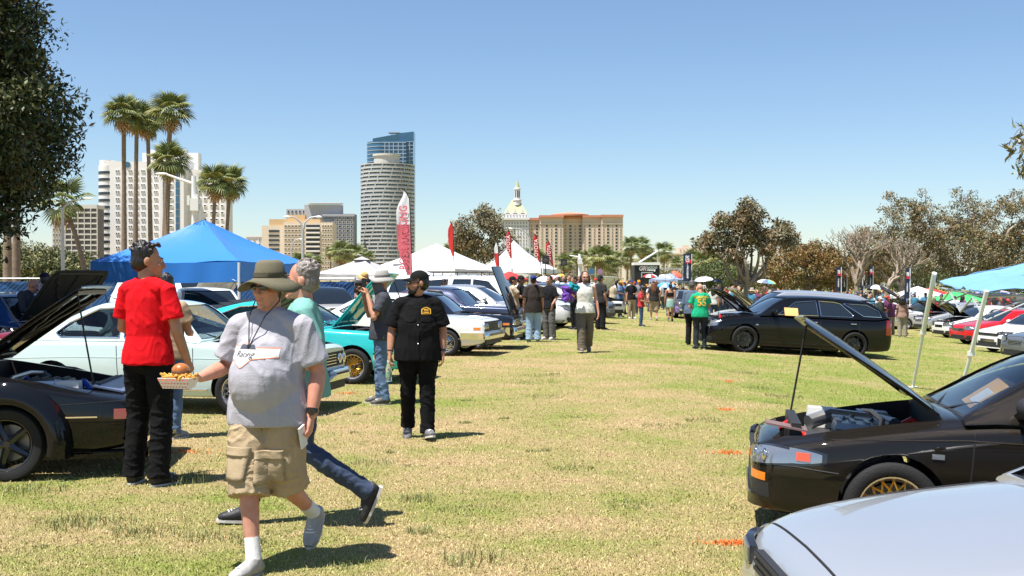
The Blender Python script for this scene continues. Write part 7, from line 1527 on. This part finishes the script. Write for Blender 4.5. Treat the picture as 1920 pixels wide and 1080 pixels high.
for z in (1.19,1.0): b = MB(); b.lathe([(.006,-.001),(.006,.001)],8,'y'); b = b.mesh('button',WHITEP); b.transform(Matrix.Translation((0,0,0))); [setattr(v,'co',v.co) for v in b.vertices]; project(b,sh,(0,-.3,z),(0,1,0),.008); link('button',b,t5)
bo = thing('water_bottle','clear plastic water bottle hanging from the black-shirt man\'s hand','bottle',wp(t5,(-.30,-.08,.60))); b = MB(); b.lathe([(.028,0),(.032,.01),(.032,.13),(.03,.15),(.013,.19),(.013,.205)],16); b.build('bottle_body',mat('bottle_plastic',(.8,.85,.85),.05,trans=.9,ior=1.2),bo,angle=50); b = MB(); b.lathe([(.015,.2),(.015,.22)],12); b.build('cap',WHITEP,bo); b = MB(); b.lathe([(.0328,.05),(.0328,.10)],16); b.build('label_sleeve',mat('label_green',(.2,.35,.22),.5),bo)
# man photographing, face scarf
pz_ = dict(elL=(.25,-.13,1.16),wrL=(.10,-.20,1.46),hdL=(-.35,-.25,.9),pnL=(-.6,-.5,0),elR=(-.25,-.15,1.18),wrR=(-.09,-.24,1.47),hdR=(.3,-.2,.9),pnR=(.6,-.5,0),curlL=1.,curlR=1.,ankL=(.13,.03,.09),ankR=(-.12,-.02,.09),pitch=.05)
def deco_p6(t,V,k,hp,HM):
    b = MB(); b.tube([hp(0,-.035,-.02),hp(0,-.04,-.08),hp(0,-.01,-.16)],[(.082*k,.094*k),(.075*k,.085*k),(.085*k,.09*k)],18,upv=(0,1,0)); remesh('face_scarf',b,.01,CLOTH,t,2,folds(.008,14),(.13,.13,.14))
    b = MB(); b.tube([hp(.04,-.12,-.17),hp(.12,-.10,-.35),hp(.13,-.09,-.52)],[.016*k,.016*k,.016*k],6,flat=.3); b.build('camera_strap',mat('strap_check',(.6,.6,.58),.8,noise_amt=.9,noise_scale=70),t)
t6 = person('man in grey sun hat and face scarf holding a camera, jeans',gp(716,757),R(-78),1.74,pz_,'tan',(.060,.062,.072),'tee',(.13,.22,.36),'jeans',(.09,.08,.075),None,('bucket',(.36,.345,.32),.155),fat=.08,res=.009,glasses=True,seed=23,deco=deco_p6,sleeve=.7)
cm = thing('camera','black camera held to the face of the man in the grey sun hat','camera',wp(t6,(0,-.24,1.60)),R(-78)); b = MB(); b.box((0,0,0),(.13,.06,.09)); b.box((0,.0,.055),(.05,.05,.03)); b.build('body',BLACKP,cm,smooth=False); b = MB(); b.lathe([(.034,-.12),(.036,-.03),(.03,-.02)],16,'y'); b.build('lens',BLACKP,cm)
# long-haired man in white vest
pz_ = walk(-.55,.4); pz_.update(elR=(-.27,.02,1.20),wrR=(-.36,-.2,1.34),hdR=(.0,-.5,.7),elL=(.25,.04,1.13),wrL=(.29,-.02,.87),yaw=.0)
t7 = person('long-haired bearded man in white sleeveless top walking down the lawn',gp(1097,661),R(5),1.80,pz_,'fair',(.70,.68,.63),'tank',(.155,.125,.10),'wide',(.2,.15,.12),('long',(.05,.022,.014)),None,fat=.0,res=.012,glasses=True,beard=(.10,.045,.02),seed=29)
jk = thing('jacket','crumpled purple and teal jacket held up by the long-haired man','jacket',wp(t7,(-.38,-.24,1.38)))
gj = random.Random(6)
for nm,c_,o_,k_ in (('cloth',(.15,.055,.34),(-.03,0,.0),11),('lining',(.02,.28,.34),(.09,-.05,.10),5),('sleeve',(.17,.065,.37),(-.07,-.05,-.12),5)):
    b = MB(); sp = .16 if k_ > 6 else .09
    for _ in range(k_): p_,q_ = [Vector((gj.uniform(-sp,sp)+o_[0],gj.uniform(-.08,.08)+o_[1],gj.uniform(-sp,sp)+o_[2])) for _ in (0,1)]; b.tube([p_,(p_+q_)/2+Vector((gj.uniform(-.05,.05),-.03,gj.uniform(-.05,.05))),q_],[.045,.06,.04],8,flat=.7)
    remesh(nm,b,.012,CLOTH,jk,2,folds(.03,12,seed=2),c_)
# men by the black wagon
bent = dict(elL=(.27,-.05,1.14),wrL=(.14,-.28,1.10),hdL=(-.5,-1,0),elR=(-.27,-.05,1.14),wrR=(-.14,-.28,1.10),hdR=(.5,-1,0),pitch=.5,head=(0,-.045,1.615))
t8 = person('bald man in green number tee and dark jeans seen from behind',gp(1313,655),R(-172),1.66,bent,'pink',(.015,.40,.20),'tee',(.018,.024,.038),'jeans',(.03,.03,.032),None,None,fat=.12,res=.013,seed=31,sleeve=.7)
sh = part_of(t8,'shirt')
for tx,z,sz,m_ in (('PONCHO',1.385,.085,mat('print_yellow',(.75,.5,.02),.8)),('55',1.24,.24,mat('print_gold',(.80,.36,.01),.8))): me = text_mesh(tx,sz,m_,extrude=0,bold=.004); me.transform(Matrix.Rotation(PI/2,4,'X')); me.transform(Matrix.Rotation(PI,4,'Z')); project(me,sh,(0,.3,z*1.66/1.75),(0,-1,0),.008); link('back_lettering',me,t8)
person('man in slate jacket and black trousers left of the green-tee man',gp(1298,648),R(150),1.72,dict(pitch=.35,elR=(-.25,-.02,1.14),wrR=(-.18,-.22,1.08)),'tan',(.10,.14,.20),'long',(.012,.012,.013),'slacks',(.02,.02,.02),('short',(.12,.11,.10)),None,fat=.12,res=.014,seed=33)
person('woman with dark curly hair, brown top and patterned trousers at right',gp(1692,632),R(168),1.66,dict(elL=(.22,0,1.14),wrL=(.24,-.06,.9)),'brown',(.32,.20,.16),'tee',(.30,.27,.20),'wide',(.75,.75,.74),('afro',(.012,.009,.008)),None,female=True,res=.016,seed=35,sleeve=.5)
# people on the lawn farther off
person('boy in red tee and jeans looking at his phone on the lawn',gp(1202,612),R(76),1.46,dict(bent,pitch=.6),'tan',(.50,.045,.05),'tee',(.06,.11,.22),'jeans',(.05,.05,.06),('short',(.02,.015,.012)),('cap',(.02,.02,.022)),res=.016,seed=37)
person('person with long auburn hair, dark tee and khaki shorts walking away',gp(1226,601),R(184),1.72,walk(.4),'fair',(.035,.033,.032),'tee',(.36,.27,.17),'shorts',(.5,.42,.42),('long',(.22,.08,.03)),('cap',(.02,.02,.02)),fat=.1,res=.018,seed=39)
t12 = person('woman in black top with a mint jacket tied at her waist, from behind',gp(1257,603),R(182),1.66,walk(-.3),'tan',(.012,.012,.013),'top',(.30,.48,.43),'skirt',(.02,.02,.02),('bun',(.012,.01,.01)),None,female=True,fat=.12,res=.018,seed=41)
bg_ = thing('carrier_bag','lilac carrier bag in the hand of the woman in the black top','bag',wp(t12,(-.26,-.05,.62))); b = MB(); b.tube([(0,0,-.22),(0,0,-.2),(0,0,-.05),(0,0,.1),(0,0,.2)],[(.09,.05),(.14,.08),(.15,.08),(.11,.06),(.03,.02)],14,upv=(0,1,0)); remesh('bag_body',b,.02,CLOTH,bg_,1,folds(.02,9),(.35,.25,.5)); b = MB(); b.tube([(-.05,0,.1),(0,0,.24),(.05,0,.1)],.01,5); b.build('handle',WHITEP,bg_)
grp = 'group of young men by the left row'
person('man in beige tee and navy shorts with a black cap, reaching out',gp(962,638),R(98),1.70,dict(elR=(-.22,-.16,1.2),wrR=(-.18,-.42,1.16),hdR=(.1,-1,0),elL=(.22,-.16,1.2),wrL=(.16,-.42,1.16),hdL=(-.1,-1,0)),'tan',(.52,.40,.28),'tee',(.035,.035,.055),'shorts',(.25,.33,.42),('short',(.02,.015,.012)),('cap',(.015,.015,.016)),res=.014,seed=43,group=grp)
person('man in black tee, olive shorts and a cap between two friends',gp(977,634),R(70),1.72,dict(pitch=.3),'brown',(.015,.015,.015),'tee',(.13,.13,.08),'shorts',(.05,.05,.07),('short',(.02,.015,.012)),('cap',(.02,.02,.018)),res=.015,seed=44,group=grp)
person('man in loose dark brown shirt and pale jeans seen from behind',gp(1000,641),R(186),1.72,dict(pitch=.2),'tan',(.038,.030,.026),'shirt',(.30,.42,.55),'wide',(.2,.2,.2),('curly',(.015,.012,.01)),('cap',(.02,.05,.22),'back'),fat=.15,res=.014,seed=45,group=grp,sleeve=.85,hem=.78)
person('young man in black jersey with white sleeve ends and grey baggy trousers',gp(1030,637),R(-42),1.70,dict(elL=(.25,.0,1.14),wrL=(.24,-.16,.98),pitch=.25),'tan',(.014,.014,.016),'tee',(.15,.145,.14),'wide',(.6,.58,.55),('curly',(.012,.01,.009)),None,res=.014,seed=46,group=grp,sleeve=.8)
person('person in black behind the long-haired man, back turned',gp(1126,618),R(130),1.76,dict(pitch=.2),'tan',(.03,.029,.03),'tee',(.015,.015,.016),'wide',(.02,.02,.02),('short',(.02,.015,.012)),('cap',(.015,.015,.015)),fat=.15,res=.018,seed=47)
person('man in dark jacket stooping beside the purple jacket',gp(1078,618),R(-60),1.72,dict(bent,pitch=.4),'tan',(.02,.02,.022),'long',(.02,.02,.022),'slacks',(.02,.02,.02),('short',(.015,.012,.01)),None,res=.018,seed=48)
person('person in black stepping past the white hatchback',gp(1165,590),R(95),1.66,walk(.7),'tan',(.015,.015,.016),'tee',(.014,.014,.015),'slacks',(.03,.03,.03),('short',(.03,.025,.02)),None,res=.018,seed=49)
person('man in black tee with yellow print and khaki trousers, blue cap',gp(1184,598),R(20),1.74,dict(elL=(.24,-.05,1.14),wrL=(.12,-.24,1.12),hdL=(-1,-.4,0)),'tan',(.014,.014,.016),'tee',(.42,.33,.22),'slacks',(.6,.58,.55),('short',(.02,.015,.012)),('cap',(.04,.06,.14)),res=.018,seed=50)
person('man in grey top and orange cap behind the blue-cap man',gp(1198,590),R(10),1.78,{},'tan',(.22,.22,.23),'tee',(.05,.05,.06),'jeans',(.1,.1,.1),('short',(.02,.015,.012)),('cap',(.75,.28,.03)),res=.02,seed=51)
person('bald man in dark jacket bending over a car at far left',og(45,20.),R(100),1.70,dict(bent,pitch=.7,head=(0,-.16,1.56),neck=(0,-.08,1.46),chest=(0,-.04,1.28)),'pink',(.06,.06,.07),'long',(.02,.02,.02),'slacks',(.02,.02,.02),None,None,res=.014,seed=53,glasses=True)
person('man in white shirt and navy cap facing the blue fence',og(84,21),R(190),1.76,{},'pink',(.66,.68,.74),'shirt',(.06,.08,.15),'jeans',(.1,.1,.1),('short',(.05,.04,.03)),('cap',(.02,.02,.045)),fat=.2,res=.016,seed=54)
person('man in black tee and straw hat behind the white coupe',og(681,30),R(45),1.80,bent,'tan',(.014,.014,.015),'tee',(.03,.03,.03),'jeans',(.1,.1,.1),('short',(.02,.015,.012)),('straw',(.62,.38,.16)),res=.018,seed=55)
person('youth in white tee and black cap behind the white coupe',og(690,28.5),R(80),1.64,{},'tan',(.68,.67,.63),'tee',(.03,.03,.04),'jeans',(.1,.1,.1),('short',(.02,.015,.012)),('cap',(.012,.012,.013)),res=.018,seed=56)
person('bent-over man in cream top at the white wagon',og(815,37),R(60),1.66,bent,'tan',(.6,.54,.44),'tee',(.03,.03,.04),'jeans',(.1,.1,.1),('short',(.02,.015,.012)),('cap',(.5,.5,.5)),res=.02,seed=57)
person('dark-haired man in black leaning over the white wagon bonnet',og(830,36),R(90),1.62,bent,'brown',(.02,.02,.022),'tee',(.03,.03,.04),'jeans',(.1,.1,.1),('curly',(.015,.012,.01)),None,res=.02,seed=58)
# the crowd: a few figures built once, then copied with clothes of their own colour
CP = []
KW = [dict(hair=('short',(.02,.015,.012)),hat=None,pose={}),dict(hair=('short',(.02,.015,.012)),hat=('cap',(.02,.02,.02)),pose=bent),dict(hair=('long',(.03,.02,.014)),hat=None,pose=dict(elL=(.24,-.05,1.14),wrL=(.12,-.24,1.12)),female=True),dict(hair=('short',(.1,.06,.04)),hat=('cap',(.5,.5,.5)),pose=walk(.5),fat=.15),dict(hair=('curly',(.015,.012,.01)),hat=None,pose=dict(bent,pitch=.1)),dict(hair=('pony',(.12,.06,.03)),hat=None,pose=walk(-.4),female=True),dict(hair=None,hat=('bucket',(.4,.36,.28)),pose={},fat=.15)]
SKN = ['tan','brown','fair','pink','tan','fair','pink']
SHC = [(.015,.015,.016),(.02,.02,.022),(.6,.59,.56),(.03,.035,.06),(.45,.04,.04),(.10,.10,.11),(.12,.2,.34),(.55,.45,.32),(.05,.06,.05),(.62,.3,.08),(.02,.02,.02),(.66,.66,.68),(.16,.05,.12),(.06,.2,.3)]
SHN = ['black','jet black','white','dark navy','red','charcoal','blue','tan','dark olive','orange','inky black','bright white','maroon','teal-blue']
TRC = [(.02,.02,.022),(.06,.09,.16),(.3,.24,.16),(.1,.1,.11),(.04,.06,.12)]; HTC = [(.02,.02,.02),(.04,.06,.2),(.6,.58,.55),(.55,.06,.05),(.7,.3,.05)]; HRC = [(.015,.012,.01),(.03,.02,.012),(.12,.06,.03),(.2,.12,.06)]
gr = random.Random(21); spots = []
for _ in range(1400):
    px = gr.uniform(1000,1700); d = gr.uniform(50,100)
    if px < 1130 and d < 56 or (1180 < px < 1330 and d < 60) or (1400 < px and d < 46+.0*px): continue
    p = og(px,d)
    if any((p.x-q.x)**2+(p.y-q.y)**2 < .42 for q in spots): continue
    spots.append(p)
    if len(spots) >= 225: break
for px,d in ((1735,66),(1752,60),(1765,70),(1790,64),(1806,60),(1830,58),(1875,54),(1888,55),(1900,62),(1862,70),(1715,70),(1560,52),(1574,50),(1592,51),(1605,50),(1620,50),(1650,49),(1672,50),(1540,53),(1528,52),(930,42),(918,44),(905,41),(1045,46),(1060,50),(1090,54),(1108,56)): spots.append(og(px,d))
PLACE = lambda p: 'left of the black stage' if p.x/p.y < .095 else 'in front of the black stage' if p.x/p.y < .135 else 'by the tall dark banner flag' if p.x/p.y < .185 else 'under the big gum tree' if p.x/p.y < .245 else 'before the rust-brown tree' if p.x/p.y < .285 else 'by the dark banner flags' if p.x/p.y < .36 else 'near the right-hand stalls'
DEPTH = lambda p: 'at the front' if p.y < 62 else 'in the middle' if p.y < 78 else 'at the back'
for i,p in enumerate(spots):
    v = i%7; ci = gr.randrange(len(SHC)); lab = '%s-topped person, crowd %s, %s'%(SHN[ci],DEPTH(p),PLACE(p)); grpn = 'crowd, '+SHN[ci]+' tops '+DEPTH(p)+' '+PLACE(p); rz = gr.uniform(0,6.28); c_ = dict(shirt=SHC[ci],trousers=gr.choice(TRC),hair=gr.choice(HRC),cap=gr.choice(HTC))
    c_['cap_visor'] = c_['cap']
    if i < 7: t = person(lab,p,rz,1.66+.12*gr.random(),KW[v]['pose'],SKN[v],SHC[ci],'tee',c_['trousers'],'slacks',(.1,.1,.1),KW[v]['hair'],KW[v]['hat'],fat=KW[v].get('fat',.0),female=KW[v].get('female',False),res=.024,seed=100+i,group=grpn); CP.append(t)
    else:
        t = dup(CP[v],p,rz,lab,grpn,c_); s = .93+.13*gr.random(); t.scale = (s,s,s)

bpy.data.scenes.remove(WS)
